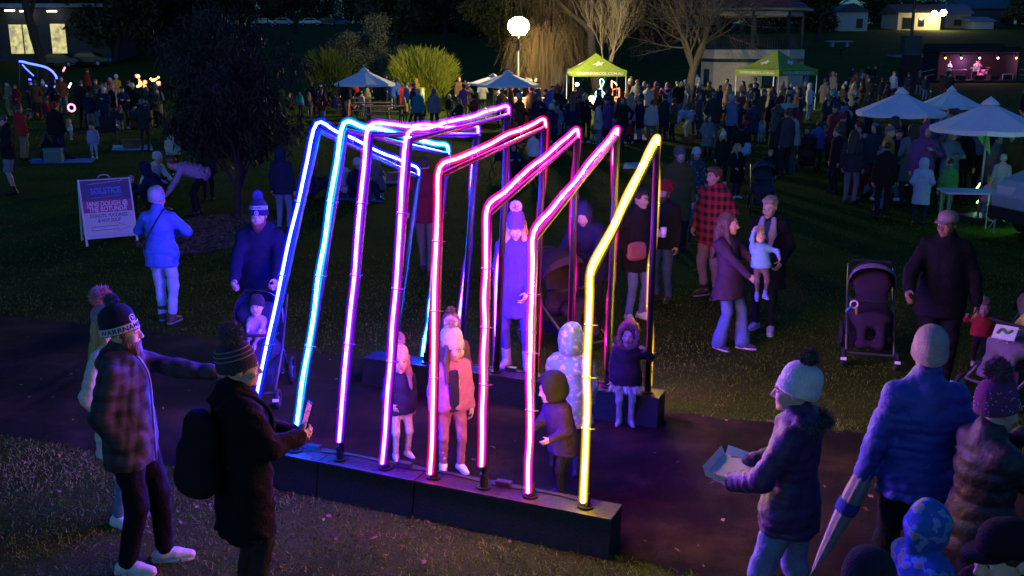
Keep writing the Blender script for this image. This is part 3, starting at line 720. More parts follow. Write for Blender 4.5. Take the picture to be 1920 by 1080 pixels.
RTP = [on_vertical(u, v, RB[0], RB[-1]) for u, v in ((783, 322), (838, 279), (895, 243), (952, 206), (1020, 229), (1082, 248), (1157, 246), (1232, 262))]
HUE = [(.0, .0, 1.0), (.0, .18, 1.0), (.16, .0, 1.0), (.24, .0, 1.0), (1.0, .0, .12), (1.0, .0, .34), (1.0, .0, .42), (1.0, .5, .03)]
CORE = [(.05, .08, 24), (.06, 1.3, 13), (.6, .05, 9.0), (.8, .05, 8.0), (2.9, .06, .6), (2.6, .06, 1.2), (2.6, .06, 1.3), (7.5, 4.9, .12)]
HN = ('deep blue', 'sky blue', 'violet', 'purple', 'crimson', 'hot pink', 'magenta', 'yellow')
def neon_mat(i):
    m = bpy.data.materials.new('light_tube_'+HN[i].replace(' ', '_')); t, b, o = nodes(m)
    n = add_noise(t, 9, 2); mr = t.nodes.new('ShaderNodeMapRange'); mr.inputs[3].default_value = 18; mr.inputs[4].default_value = 28; t.links.new(n.outputs['Fac'], mr.inputs[0])
    b.inputs['Base Color'].default_value = (.8, .8, .8, 1); b.inputs['Emission Color'].default_value = (*CORE[i], 1); t.links.new(mr.outputs[0], b.inputs['Emission Strength']); return m
def halo_mat(i, HALO):  # volume emission that imitates the coloured halo round a tube
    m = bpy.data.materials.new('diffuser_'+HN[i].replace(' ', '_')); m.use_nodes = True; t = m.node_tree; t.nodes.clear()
    o = t.nodes.new('ShaderNodeOutputMaterial'); e = t.nodes.new('ShaderNodeEmission'); e.inputs[0].default_value = (*HUE[i], 1); e.inputs[1].default_value = HALO
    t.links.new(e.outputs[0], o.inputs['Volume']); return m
HALO = 34.0
ax = (FB[-1]-FB[0]).normalized(); outw_ = Vector((ax.y, -ax.x, 0))
if outw_.y > 0: outw_ = -outw_
rgn = random.Random(11); NEON_PTS = []
for i in range(8):
    top = FT[i]; rt = RTP[i]
    root = empty('light_arch', (FB[i].x, FB[i].y, BZ), 0, '%s light tube arch on black poles, %s from the left in the tunnel' % (HN[i], ('first', 'second', 'third', 'fourth', 'fifth', 'sixth', 'seventh', 'last')[i]), 'light arch', 'arches of the light tunnel')
    o0 = Vector(root.location)
    L = lambda p: Vector(p)-o0
    # poles of the frame
    up = Vector((0, 0, 1))
    MB().tube([L(FB[i]-outw_*.0), L(top-up*.05)], .021, 10).build('pole', POLE, root, True)
    MB().tube([L(RB[i]), L(rt-up*.05)], .03, 10).build('pole', POLE, root, True)
    MB().tube([L(top-up*.05), L(rt-up*.05)], .02, 10).build('beam', POLE, root, True)
    for e in (FB[i], RB[i]): MB().tube([L(e), L(e)+up*.014], .055, 12).tube([L(e)+up*.014, L(e)+up*.11], .031, 10).build('foot_socket', POLE, root)
    # the tube: up the outer face, over the top, down the far outer face, sagging between clips
    lift = (0, .06, .2, .04, .03, .22, .03, .04)[i]
    f0 = FB[i]+outw_*.05+(top-FB[i]).normalized()*(.03+lift*.7)
    fw_ = [f0.lerp(top+outw_*.045, k/9) for k in range(9)]
    pts = [p+ax*rgn.uniform(-.006, .006)+outw_*rgn.uniform(-.004, .004) for p in fw_]
    bt = [ (top+up*.015).lerp(rt+up*.03, k/7)+up*rgn.uniform(-.012, .012)+ax*rgn.uniform(-.008, .008) for k in range(0, 8)]
    bt[0] = top+outw_*.02+up*.005; bt[-1] = rt+up*.02-outw_*.015
    inw = -outw_; behind = Vector((RB[i].x, RB[i].y, 0)).normalized()
    bk = []
    nb = 12
    for k in range(1, nb+1):
        t_ = k/nb; p = (rt).lerp(RB[i]+up*.05, t_)+behind*.05
        bk.append(p+ax*(.016*math.sin(t_*9+i*1.7)+rgn.uniform(-.008, .008)+ (-.025 if (i in (1, 2, 3)) and t_ > .55 else 0)))
    pts = bezier(pts+bt+bk, 4)
    rad = .0118
    tb = MB().tube([L(p) for p in pts], rad, 8).build('light_tube', neon_mat(i), root, True)
    MB().tube([L(p) for p in pts], .0195, 10).build('diffuser_sleeve', halo_mat(i, 75), tb, True)  # inner glowing shell, added to imitate the tube's halo
    MB().tube([L(p) for p in pts], .032, 12).build('outer_halo_shell', halo_mat(i, 16), tb, True)  # wider, fainter glowing shell so the imitated halo falls off
    NEON_PTS.append(pts)
    # clips that hold the tube
    for k in range(3, 8, 2):
        p = fw_[k]; MB().torus(L(p), .027, .004, (top-FB[i]), 12, 5).tube([L(p)+ax*.027, L(p)+ax*.065-outw_*.01], .004, 5).build('clip', CLIP, root)
    for k in (2, 5, 7, 10):
        p = bk[k]; q = RB[i].lerp(rt, 1-(k+1)/nb)
        MB().torus(L(p), .024, .0035, up, 12, 5).tube([L(p), L(q)+ax*.04], .0035, 5).build('clip', CLIP, root)
    for k in (2, 5):
        p = bt[k]; MB().torus(L(p), .026, .004, rt-top, 12, 5).tube([L(p), L(p)-up*.06], .004, 5).build('clip', CLIP, root)
# ballast boxes under the feet
def ballast(A, B, dn, dp, splits, label):
    """a long black box from A to B, dn metres of deck towards the viewer, dp away"""
    d = (B-A).normalized(); o = Vector((d.y, -d.x, 0)); 
    if o.y > 0: o = -o
    root = empty('ballast_box', (A.x, A.y, 0), 0, label, 'plinth', 'black boxes under the light arches'); o0 = Vector((A.x, A.y, 0))
    ls = [0]+splits+[(B-A).length]
    for a, b in zip(ls[:-1], ls[1:]):
        p = A-o0+d*(a+.006); q = A-o0+d*(b-.006); z = lambda v, h: Vector((v.x, v.y, h))
        m = MB(); sl = .05
        m.hexa([z(p+o*(dn+sl), .005), z(q+o*(dn+sl), .005), z(q-o*dp, .005), z(p-o*dp, .005)], [z(p+o*dn, BZ-.02), z(q+o*dn, BZ-.02), z(q-o*dp, BZ-.02), z(p-o*dp, BZ-.02)])
        m.build('side_board', PLY, root)
        m = MB(); m.hexa([z(p+o*(dn+.012), BZ-.018), z(q+o*(dn+.012), BZ-.018), z(q-o*(dp+.012), BZ-.018), z(p-o*(dp+.012), BZ-.018)], [z(p+o*(dn+.012), BZ-.001), z(q+o*(dn+.012), BZ-.001), z(q-o*(dp+.012), BZ-.001), z(p-o*(dp+.012), BZ-.001)])
        m.build('deck_board', PLYT, root)
        for w in (.08, .5, .92):
            c = p.lerp(q, w)+o*(dn-.03); MB().tube([z(c, BZ-.001), z(c, BZ+.004)], .008, 8).build('screw', CLIP, root)
    return root
d_ = (FB[-1]-FB[0]).normalized(); fl = (FB[-1]-FB[0]).length
ballast(FB[0]-d_*.35, FB[-1]+d_*.22, .09, .13, [fl*.34+.1, fl*.67], 'long black ballast box under the near feet of the light arches')
ballast(RB[0]-d_*.3, RB[-1]+d_*.14, .1, .12, [fl*.33, fl*.68], 'long black ballast box under the far feet of the light arches')
CABLE = mat('black_cable', (.012, .012, .013), .5, 30, .2, 0)
for P, off, lab in ((FB, -.06, 'black power cable lying along the near ballast box'), (RB, -.07, 'black power cable lying along the far ballast box')):
    r_ = empty('power_cable', P[0], 0, lab, 'cable', 'cables feeding the light arches'); pts = [P[0].lerp(P[-1], t)-outw_*(.07+.018*math.sin(t*23))-P[0]+Vector((0, 0, .008)) for t in np.linspace(0, 1, 60)]
    MB().tube(pts, .006, 6).build('lead', CABLE, r_, True)
    for q in P[1:-1:2]: MB().box(q-P[0]-outw_*.075+d_*.12+Vector((0, 0, .022)), (.11, .05, .04), math.atan2(d_.y, d_.x)).build('driver_box', PLASTIC, r_, False, (.03, .03, .032))
print('arch heights', [round(p.z, 2) for p in FT], [round(p.z, 2) for p in RTP], FB[0], FB[-1], RB[0], RB[-1])
# ------------------------------------------------------------------ trees and shrubs
BARK = mat('bark', (.11, .085, .06), .9, 9, .4, .6, .03); BARK_MID = mat('brown_bark', (.17, .135, .09), .9, 10, .3, .4, .03); BARK_PALE = mat('pale_bark', (.18, .15, .115), .85, 10, .3, .4, .03); BARK_DARK = mat('dark_bark', (.035, .03, .028), .9, 12, .4, .5, .02)
TWIG = mat('willow_twig', (.105, .07, .038), .8, 3, .3, 0)
def leaf_mat(name, a, b_, rough=.55):
    if name in MATS: return MATS[name]
    m = bpy.data.materials.new(name); t, b, o = nodes(m); g = t.nodes.new('ShaderNodeNewGeometry'); n = add_noise(t, 1.3, 2)
    mm = t.nodes.new('ShaderNodeMath'); mm.operation = 'MULTIPLY_ADD'; mm.inputs[1].default_value = .6; t.links.new(g.outputs['Random Per Island'], mm.inputs[0]); t.links.new(n.outputs['Fac'], mm.inputs[2])
    r = ramp(t, mm.outputs[0], [(.4, a), (1.0, b_)]); t.links.new(r.outputs[0], b.inputs['Base Color']); b.inputs['Roughness'].default_value = rough
    b.inputs['Specular IOR Level'].default_value = .15; MATS[name] = m; return m
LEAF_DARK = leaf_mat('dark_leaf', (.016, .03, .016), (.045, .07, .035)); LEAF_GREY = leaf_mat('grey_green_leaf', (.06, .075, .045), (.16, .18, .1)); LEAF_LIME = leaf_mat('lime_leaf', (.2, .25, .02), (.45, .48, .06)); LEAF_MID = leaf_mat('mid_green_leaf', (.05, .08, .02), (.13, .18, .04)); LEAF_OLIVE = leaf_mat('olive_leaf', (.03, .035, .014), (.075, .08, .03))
def branchy(base, h, r0, seed, spread=.55, levels=5, up=.25, kids=(3, 4), first=.3, length=.62, segs=4, fan=1.0):
    """trunk plus limbs that fork; returns trunk builder, limb builder, list of tips"""
    rg = random.Random(seed); tr = MB(); lb = MB(); tips = []
    def go(p, d, L, r, lv):
        pts = [p]; rr = [r]; q = p; dd = d
        for i in range(segs):
            dd = (dd+Vector((rg.gauss(0, .13), rg.gauss(0, .13), rg.gauss(0, .06)+up*.12))).normalized(); q = q+dd*(L/segs); pts.append(q); rr.append(r*(1-.45*(i+1)/segs))
        (tr if lv == 0 else lb).tube(pts, rr, 10 if lv == 0 else (6 if lv == 1 else (4 if lv == 2 else 3)), False)
        if lv >= levels: tips.append((q, dd)); return
        for c in range(rg.randint(*kids)):
            t = rg.uniform(first if lv == 0 else .35, 1.0); k = min(segs-1, int(t*segs)); s = pts[k].lerp(pts[k+1], t*segs-k)
            x, y = frame_of(dd); a = rg.uniform(0, 6.28); sp = spread*rg.uniform(.7, 1.3)*fan
            nd = (dd*math.cos(sp)+(x*math.cos(a)+y*math.sin(a))*math.sin(sp)+Vector((0, 0, up*.4))).normalized()
            go(s, nd, L*length*rg.uniform(.8, 1.25), rr[k]*.58, lv+1)
        go(q, (dd+Vector((rg.gauss(0, .2), rg.gauss(0, .2), up*.3))).normalized(), L*length*1.05, rr[-1]*.9, lv+1)
    go(Vector(base)-Vector((0, 0, .05)), Vector((0, 0, 1)), h, r0, 0)
    return tr, lb, tips
def leaf_cloud(clumps, per, size, rg, aspect=.45, droop=0.0):
    """leaves thick towards the skin of each clump; clumps = [(centre, radii)]"""
    P = []; N = []
    for c, r in clumps:
        d = rg.normal(size=(per, 3)); d /= np.linalg.norm(d, axis=1)[:, None]; rad = rg.rand(per, 1)**.45
        P.append(np.array(c)+d*rad*np.array(r)*(1+.18*rg.normal(size=(per, 1)))); N.append(d)
    P = np.concatenate(P); N = np.concatenate(N); n = len(P)
    a = rg.normal(size=(n, 3))+(0, 0, -droop)+N*.4; a /= np.linalg.norm(a, axis=1)[:, None]; b = np.cross(a, rg.normal(size=(n, 3))+N); b /= np.linalg.norm(b, axis=1)[:, None]
    L = size*(.6+.8*rg.rand(n, 1)); w = L*aspect
    return np.stack([P-a*L*.5, P+b*w*.5, P+a*L*.5, P-b*w*.5], 1).reshape(-1, 3), np.arange(4*n).reshape(-1, 4)
# the small dark tree at the left
tb = ground(444, 408); rg = np.random.RandomState(5)
root = empty('small_tree', tb, 0, 'small dark drooping tree with several stems in a mulch bed', 'tree')
tr, lb, tips = branchy((0, 0, 0), 1.25, .085, 21, .5, 4, .3, (3, 4), .35, .7)
tr.build('trunk', BARK_DARK, root, True); lb.build('limbs', BARK_DARK, root, True)
cl = []
for (p, d) in tips[::2]:
    cl.append(((p.x*1.05, p.y*1.05, max(1.3, min(p.z, 3.85))), (.22, .22, .34)))
for i in range(52):
    a = rg.rand()*6.28; z = rg.uniform(1.25, 3.8); rr = 2.2*math.sin(min(1, (z-.9)/1.6)*1.5)*(1 if z < 2.9 else max(.25, 1-(z-2.9)/1.1))*math.sqrt(rg.rand()); cl.append(((rr*math.cos(a), rr*math.sin(a), z), (.2+.2*rg.rand(), .2+.2*rg.rand(), .34)))
Vv, Ff = leaf_cloud(cl, 120, .15, rg, .2, 1.6); link('crown', array_mesh('crown', Vv, Ff, leaf_mat('black_green_leaf', (.008, .016, .009), (.026, .04, .02)), False), root)
# big tree trunk in front of the lit shop
def leafy(label, base, h, cr, cz, per=420, n=34, size=.5, material=LEAF_DARK, seed=0, r0=.35, trunk=.45, bark=BARK_DARK, name='leafy_tree', squash=.8, group=None):
    rg = np.random.RandomState(seed); root = empty(name, base, 0, label, 'tree', group)
    tr, lb, tips = branchy((0, 0, 0), h*trunk, r0, seed, .5, 3, .3, (3, 4), .5, .62); tr.build('trunk', bark, root, True); lb.build('limbs', bark, root, True)
    cl = []
    for i in range(n):
        d = rg.normal(size=3); d /= np.linalg.norm(d); rr = rg.rand()**.4; s = rg.uniform(.2, .34)
        cl.append(((d[0]*cr*rr*.8, d[1]*cr*rr*.8, cz+d[2]*cr*squash*rr*.85), (cr*s, cr*s, cr*s*.8)))
    Vv, Ff = leaf_cloud(cl, per, size, rg, .5, .3); link('crown', array_mesh('crown', Vv, Ff, material, False), root); return root
# shrubs by the picnic tables
def spiky(label, base, w, h, n, material, seed, leaf=.035):
    rg = np.random.RandomState(seed); root = empty('spiky_shrub', base, 0, label, 'shrub'); a = rg.rand(n)*2*np.pi; rr = np.sqrt(rg.rand(n))*w*.32
    u_ = rg.normal(size=(n, 3)); u_ /= np.linalg.norm(u_, axis=1)[:, None]; q_ = rg.rand(n, 1)**.4; bl = 1+.16*np.sin(np.arctan2(u_[:, 1], u_[:, 0])*5+u_[:, 2]*4)[:, None]
    p0 = u_*q_*bl*(w*.43, w*.43, h*.42)+(0, 0, h*.42); p0[:, 2] = np.abs(p0[:, 2]); out = u_*(1, 1, .2)
    d = out*.55+(0, 0, .9)+rg.normal(size=(n, 3))*.3; d /= np.linalg.norm(d, axis=1)[:, None]; L = h*(.1+.13*rg.rand(n, 1))
    s = np.cross(d, rg.normal(size=(n, 3))); s /= np.linalg.norm(s, axis=1)[:, None]; s *= leaf*.6; m1 = p0+d*L*.6; e = p0+d*L+out*L*.15
    V = np.stack([p0-s, p0+s, m1+s*.8, e, m1-s*.8], 1).reshape(-1, 3); link('foliage', array_mesh('foliage', V, np.arange(5*n).reshape(-1, 5), material, False, 5), root)
    m = MB()
    for i in range(14):
        b = i*.45; m.tube([(0.1*math.cos(b), .1*math.sin(b), -.05), (w*.2*math.cos(b), w*.2*math.sin(b), h*.5)], [.04, .015], 5)
    m.build('stems', BARK, root); return root
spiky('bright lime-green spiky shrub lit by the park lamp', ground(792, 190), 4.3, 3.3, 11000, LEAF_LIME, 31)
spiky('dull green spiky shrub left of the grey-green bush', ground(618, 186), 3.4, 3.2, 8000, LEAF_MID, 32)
def bush(label, base, w, h, seed, material, n=26, per=380, size=.16):
    rg = np.random.RandomState(seed); root = empty('bush', base, 0, label, 'bush'); cl = []
    for i in range(n):
        a = rg.rand()*6.28; z = rg.uniform(.12, .9); rr = w*.45*math.sqrt(max(0.05, 1-((z-.35)/.65)**2))*math.sqrt(rg.rand()); s = rg.uniform(.1, .17)*w
        cl.append(((rr*math.cos(a), rr*math.sin(a), z*h), (s, s, s*.85)))
    Vv, Ff = leaf_cloud(cl, per, size, rg, .4, .1); link('foliage', array_mesh('foliage', Vv, Ff, material, False), root)
    tr, lb, tips = branchy((0, 0, 0), h*.4, .09, seed, .6, 3, .2); tr.build('stem', BARK, root, True); lb.build('limbs', BARK, root, True); return root
bush('tall grey-green rounded bush behind the left white parasol', ground(702, 184), 4.6, 5.4, 33, LEAF_GREY, 30, 420)
bush('smaller grey-green bush at the left of the tall one', ground(640, 182), 3.6, 4.2, 34, LEAF_GREY, 20, 360)
# drooping willow behind the first green tent
wb = at(1125, 180, 57.5); wb.z = 0; wroot = empty('willow_tree', wb, 0, 'brown leafless weeping willow behind the green tent', 'tree')
tr, lb, tips = branchy((0, 0, 0), 4.2, .38, 44, .6, 4, .25, (3, 4), .5, .66); tr.build('trunk', BARK, wroot, True); lb.build('limbs', BARK, wroot, True)
rg = np.random.RandomState(6); tp = np.array([tuple(q) for q, d in tips]); tp = tp[tp[:, 2] > 2.2]; per = max(2, int(1500/len(tp))); ns = len(tp)*per; st = np.repeat(tp, per, 0)+rg.normal(size=(ns, 3))*(.28, .28, .2)
L = np.minimum(st[:, 2]-.6-rg.rand(ns)*1.8, 1.0+rg.rand(ns)**1.5*5.0).clip(.5); k = 7; P = np.zeros((ns, k, 3)); sway = rg.normal(size=(ns, 2))*.16; ph = rg.rand(ns)*6; outd = st[:, :2]/(np.linalg.norm(st[:, :2], axis=1)[:, None]+.1)
for i in range(k):
    t = i/(k-1); P[:, i, :2] = st[:, :2]+outd*(.5*math.sin(min(1, t*2.2)*1.57))+sway*np.sin(t*4+ph)[:, None]*(.4+t); P[:, i, 2] = st[:, 2]+.25*math.sin(min(1, t*2)*3.14)-L*t
def strands(P, w0):
    ns, k, _ = P.shape; o = np.array([(1, 0, 0), (-.5, .87, 0), (-.5, -.87, 0)])*w0; V = (P[:, :, None, :]+o*np.linspace(1, .45, k)[None, :, None, None]).reshape(-1, 3); F = []
    b = (np.arange(ns)[:, None]*k+np.arange(k-1)[None])*3
    for q in range(3): F.append(np.stack([b+q, b+(q+1) % 3, b+3+(q+1) % 3, b+3+q], -1).reshape(-1, 4))
    return V, np.concatenate(F)
Vv, Ff = strands(P, .0095); tag(link('hanging_twigs', array_mesh('hanging_twigs', Vv, Ff, TWIG, False), wroot), kind='stuff')
# lower weeping shrub beside the lamp
w2 = at(1022, 180, 54); w2.z = 0; r2 = empty('weeping_shrub', w2, 0, 'lower brown weeping shrub between lamp post and willow', 'shrub'); ns = 420; a = rg.rand(ns)*2*np.pi; rr = np.sqrt(rg.rand(ns))*.5; P = np.zeros((ns, 6, 3)); hh = 2.2+rg.rand(ns)*2.3; ou = .6+rg.rand(ns)*1.6
for i in range(6):
    t = i/5; P[:, i, 0] = np.cos(a)*(rr+ou*t**1.4); P[:, i, 1] = np.sin(a)*(rr+ou*t**1.4); P[:, i, 2] = hh*np.sin(t*2.5)*1.0+.25*(1-t)
P += rg.normal(size=(ns, 1, 3))*.15+np.cumsum(rg.normal(size=(ns, 6, 3))*.07, 1); Vv, Ff = strands(P, .009); tag(link('hanging_twigs', array_mesh('hanging_twigs', Vv, Ff, TWIG, False), r2), kind='stuff'); MB().tube([(0, 0, -.05), (.05, 0, 1.2), (0, .1, 2.4)], [.12, .09, .05], 8).build('trunk', BARK, r2, True)
# bare trees
for (u, v, h, r0, sd, lab, mt, kw) in ((1126, 208, 2.7, .11, 51, 'slim bare tree with pale stems in front of the first green tent', BARK_PALE, dict(spread=.42, levels=4, up=.42, kids=(3, 4), first=.45, length=.74)),
                                  (1288, 192, 3.9, .3, 57, 'large spreading bare tree beside the rotunda', BARK_MID, dict(spread=.85, levels=5, up=.1, kids=(3, 4), first=.4, length=.7))):
    root = empty('bare_tree', ground(u, v), 0, lab, 'tree'); tr, lb, tips = branchy((0, 0, 0), h, r0, sd, **kw); tr.build('trunk', mt, root, True); lb.build('limbs', mt, root, True)
# backdrop of dark trees along the bank
def back(u, y, h, cr, seed, label, material=LEAF_DARK, cz=.5, **kw):
    p = at(u, 80, y); p.z = terrain(p.x, y); return leafy(label, p, h, cr, h*cz, squash=1.05, seed=seed, material=material, group='dark trees on the bank', **kw)
for i, (u, y, h, cr, lab) in enumerate((
    (-60, 118, 13, 5.5, 'dark tree at the left edge beside the lit shop'), (82, 66, 11, 2.6, 'tall dark tree trunk standing before the lit shop window'), (215, 118, 15, 6.2, 'broad dark tree right of the lit shop'), (330, 132, 15, 6.2, 'black tree behind the small drooping tree'),
    (425, 150, 15, 5.6, 'black tree left of the parked cars'), (555, 168, 12, 2.6, 'slender tree standing among the parked cars'), (745, 128, 14, 5.5, 'black tree right of the parked cars'), (835, 145, 17, 6.5, 'tall black tree left of the lamp'), (668, 225, 18, 7, 'black tree on the skyline above the grey-green bush'),
    (500, 240, 19, 7.5, 'black tree on the skyline above the parked white cars'), (590, 252, 19, 6.5, 'black tree on the skyline behind the slender tree'), (1225, 118, 15, 6.2, 'black tree behind the spreading bare tree'), (1120, 128, 16, 6.5, 'black tree behind the weeping willow'), (1530, 150, 14, 4.2, 'dark evergreen between rotunda and pale gabled house'),
    (1350, 150, 16, 6, 'black tree behind the rotunda roof'), (1650, 215, 10, 4.5, 'low dark tree between the two houses on the bank'), (1800, 232, 15, 6.5, 'dark pine mass above the lit house'), (1905, 215, 14, 6, 'dark tree at the top right corner'), (1990, 160, 10, 4, 'dark tree beyond the stage at the right edge'))):
    back(u, y, h, cr, 100+i, lab, trunk=.72 if i in (1, 5) else .45, per=180, size=.72, cz=.92 if i == 1 else .5)
leafy('broad olive tree lit from the front by the park lamp', ground(948, 172), 9.5, 3.9, 6.0, 460, 40, .32, LEAF_OLIVE, 77, .36, .4, BARK, group='dark trees on the bank')
# dark hedge line along the top of the bank
hx = [(-40, 150), (40, 170), (140, 135), (250, 145), (350, 160), (440, 225), (520, 235), (600, 235), (680, 215), (760, 170), (850, 175), (930, 165), (1010, 160), (1090, 170), (1170, 165), (1250, 160), (1330, 175), (1420, 180), (1500, 178), (1655, 200), (1730, 225), (1870, 222), (1940, 190), (-170, 140), (-330, 135), (-520, 130), (2080, 185), (2260, 175)]
HPL = ('at the far left edge', 'behind the lit shop', 'right of the lit shop', 'above the pink-coated girl', 'behind the small drooping tree', 'left of the parked cars', 'above the first white car', 'above the white wagon', 'above the blue parked car', 'above the lime shrub', 'left of the park lamp', 'behind the olive tree', 'right of the olive tree', 'left part behind the willow', 'right part behind the willow', 'left of the large bare tree', 'right of the large bare tree', 'behind the rotunda', 'left of the gabled house', 'between the two houses', 'behind the lit porch', 'above the stage', 'right of the stage', 'first past the left end', 'second past the left end', 'third past the left end', 'first past the right end', 'second past the right end')
proto = None
for i, (u, y) in enumerate(hx):
    p = at(u, 80, y); p.z = terrain(p.x, y)-.3; lab = 'unlit dark shrub in the hedge on the bank, '+HPL[i]
    if proto is None: proto = bush(lab, p, 13, 6.5, 70, LEAF_DARK, 30, 260, .6); proto['group'] = 'dark hedge on the bank'; o = proto
    else: o = dup(proto, p, i*1.3, None, (1, 1, .8+.35*((i*7) % 5)/4)); o['label'] = lab
# flower bed plants before the tents
for i, (u, v) in enumerate(((1035, 205), (1050, 200), (1072, 206), (1205, 208), (1222, 212), (1236, 207), (1330, 206))):
    p = ground(u, v); rgb = np.random.RandomState(60+i); root = empty('garden_plant', p, 0, 'strappy green garden plant, %s' % ('leftmost in the bed by the tent', 'second in the bed by the tent', 'third in the bed by the tent', 'below the music sign', 'right of the music sign', 'left of the large bare tree', 'right of the large bare tree')[i], 'plant', 'strappy plants in the garden bed'); n = 120; a = rgb.rand(n)*6.28
    d = np.stack([np.cos(a)*.6, np.sin(a)*.6, .5+rgb.rand(n)], 1); d /= np.linalg.norm(d, axis=1)[:, None]; s = np.stack([-np.sin(a), np.cos(a), a*0], 1)*.018; L = .35+.4*rgb.rand(n, 1); p0 = np.stack([np.cos(a), np.sin(a), a*0], 1)*.15*rgb.rand(n, 1); e = p0+d*L; V = np.stack([p0-s, p0+s, p0+d*L*.6+s, e+np.array((0, 0, -.08)), p0+d*L*.6-s], 1).reshape(-1, 3)
    link('leaves', array_mesh('leaves', V, np.arange(5*n).reshape(-1, 5), LEAF_MID, False, 5), root)
# ------------------------------------------------------------------ park lamp
lp = at(972, 200, 48.6); lp.z = 0; lz = tall(lp, 52)
root = empty('park_lamp', lp, 0, 'lit park lamp on a pale post behind the parasols', 'lamp')
STEEL = mat('galvanised_steel', (.2, .2, .19), .5, 20, .15, .05, metal=.6)
MB().tube([(0, 0, 0), (0, 0, .5), (0, 0, .55), (0, 0, lz-.25)], [.1, .09, .055, .045], 12).build('post', STEEL, root, True)
MB().lathe([(.05, lz-.4), (.3, lz-.39), (.34, lz-.36), (.3, lz-.345), (.06, lz-.34)], (0, 0, 0), 20).build('collar', STEEL, root, True)  # opaque disc added to keep the globe's light off the post
g = MB().lathe([(.2, -.37), (.36, -.28), (.48, -.1), (.5, .06), (.42, .27), (.22, .4), (.001, .43)], (0, 0, lz+.05), 24).build('globe', emit('lamp_globe', (1, .8, .36), 620), root, True)
MB().lathe([(.2, .42), (.2, .46), (.05, .54), (.001, .56)], (0, 0, lz+.05), 16).build('finial', STEEL, root, True)
def lamp(name, p, energy, col, r=.1, parent=None, spot=None):
    d = bpy.data.lights.new(name, 'POINT'); d.energy = energy; d.color = col; d.shadow_soft_size = r; o = bpy.data.objects.new(name, d); C.objects.link(o); o.location = p
    if parent: o.parent = parent
    return o
# ------------------------------------------------------------------ parasols
PARA = CANVAS
def parasol(u, v, vt, y, label, rz=0, wpx=0):
    """canopy edge seen at row v, tip at row vt, at distance y"""
    c = at(u, v, y); top = at(u, vt, y).z; r = wpx/2/FPX*math.hypot(y, CAM_H)*1.01; gz = terrain(c.x, y)
    root = empty('parasol', (c.x, y, gz), rz, label, 'parasol', 'white market parasols'); ez = c.z-gz; tz = top-gz; n = 8; m = MB(); pr = MB()
    for i in range(n):
        a0 = 2*math.pi*i/n; a1 = 2*math.pi*(i+1)/n; m = MB(); rows = []
        for t in np.linspace(.09, 1, 6):
            z = tz-(tz-ez)*(t**.92); row = []
            for s in np.linspace(0, 1, 5):
                a = a0+(a1-a0)*s; rad = r*t*(1-.075*math.sin(math.pi*s)*t**.5); sag = .05*math.sin(math.pi*s)*t*(tz-ez)
                row.append((rad*math.cos(a), rad*math.sin(a), z-sag))
            rows.append(row)
        for k in range(5):
            for s in range(4): m.quad(rows[k][s], rows[k+1][s], rows[k+1][s+1], rows[k][s+1])
        for s in range(4):
            p, q = rows[5][s], rows[5][s+1]; m.quad(p, (p[0], p[1], p[2]-.09), (q[0], q[1], q[2]-.09), q)
        m.build('canopy_panel', PARA, root, True, (.8, .8, .82))
        MB().tube([(0, 0, tz-.12), (r*.97*math.cos(a0), r*.97*math.sin(a0), ez-.02)], .012, 5).build('rib', PAINT, root, False, (.25, .25, .26))
    MB().lathe([(r*.17, tz-(tz-ez)*.13), (r*.13, tz-.01), (r*.06, tz+.05), (.03, tz+.07), (.001, tz+.1)], (0, 0, 0), 16).build('vent_cap', PARA, root, True, (.8, .8, .82))
    MB().tube([(0, 0, .05), (0, 0, tz)], .024, 8).build('pole', PAINT, root, True, (.3, .3, .32)); MB().box((0, 0, .04), (.6, .6, .08)).build('base', PAINT, root, False, (.05, .05, .05)); return root
parasol(684, 156, 130, 41, 'white parasol over picnic tables before the grey-green bush', .2, 110)
parasol(952, 158, 135, 42, 'white parasol below the park lamp, over an orange-lit stall', .1, 114)
parasol(925, 155, 141, 45, 'white parasol mostly hidden behind the one below the lamp', .3, 92)
parasol(1688, 209, 171, 24, 'left white parasol of the three near the stage', .25, 156)
parasol(1782, 196, 167, 27.5, 'rear white parasol of the three near the stage', .1, 108)
parasol(1852, 238, 190, 19.5, 'nearest white parasol at the right edge', .35, 196)
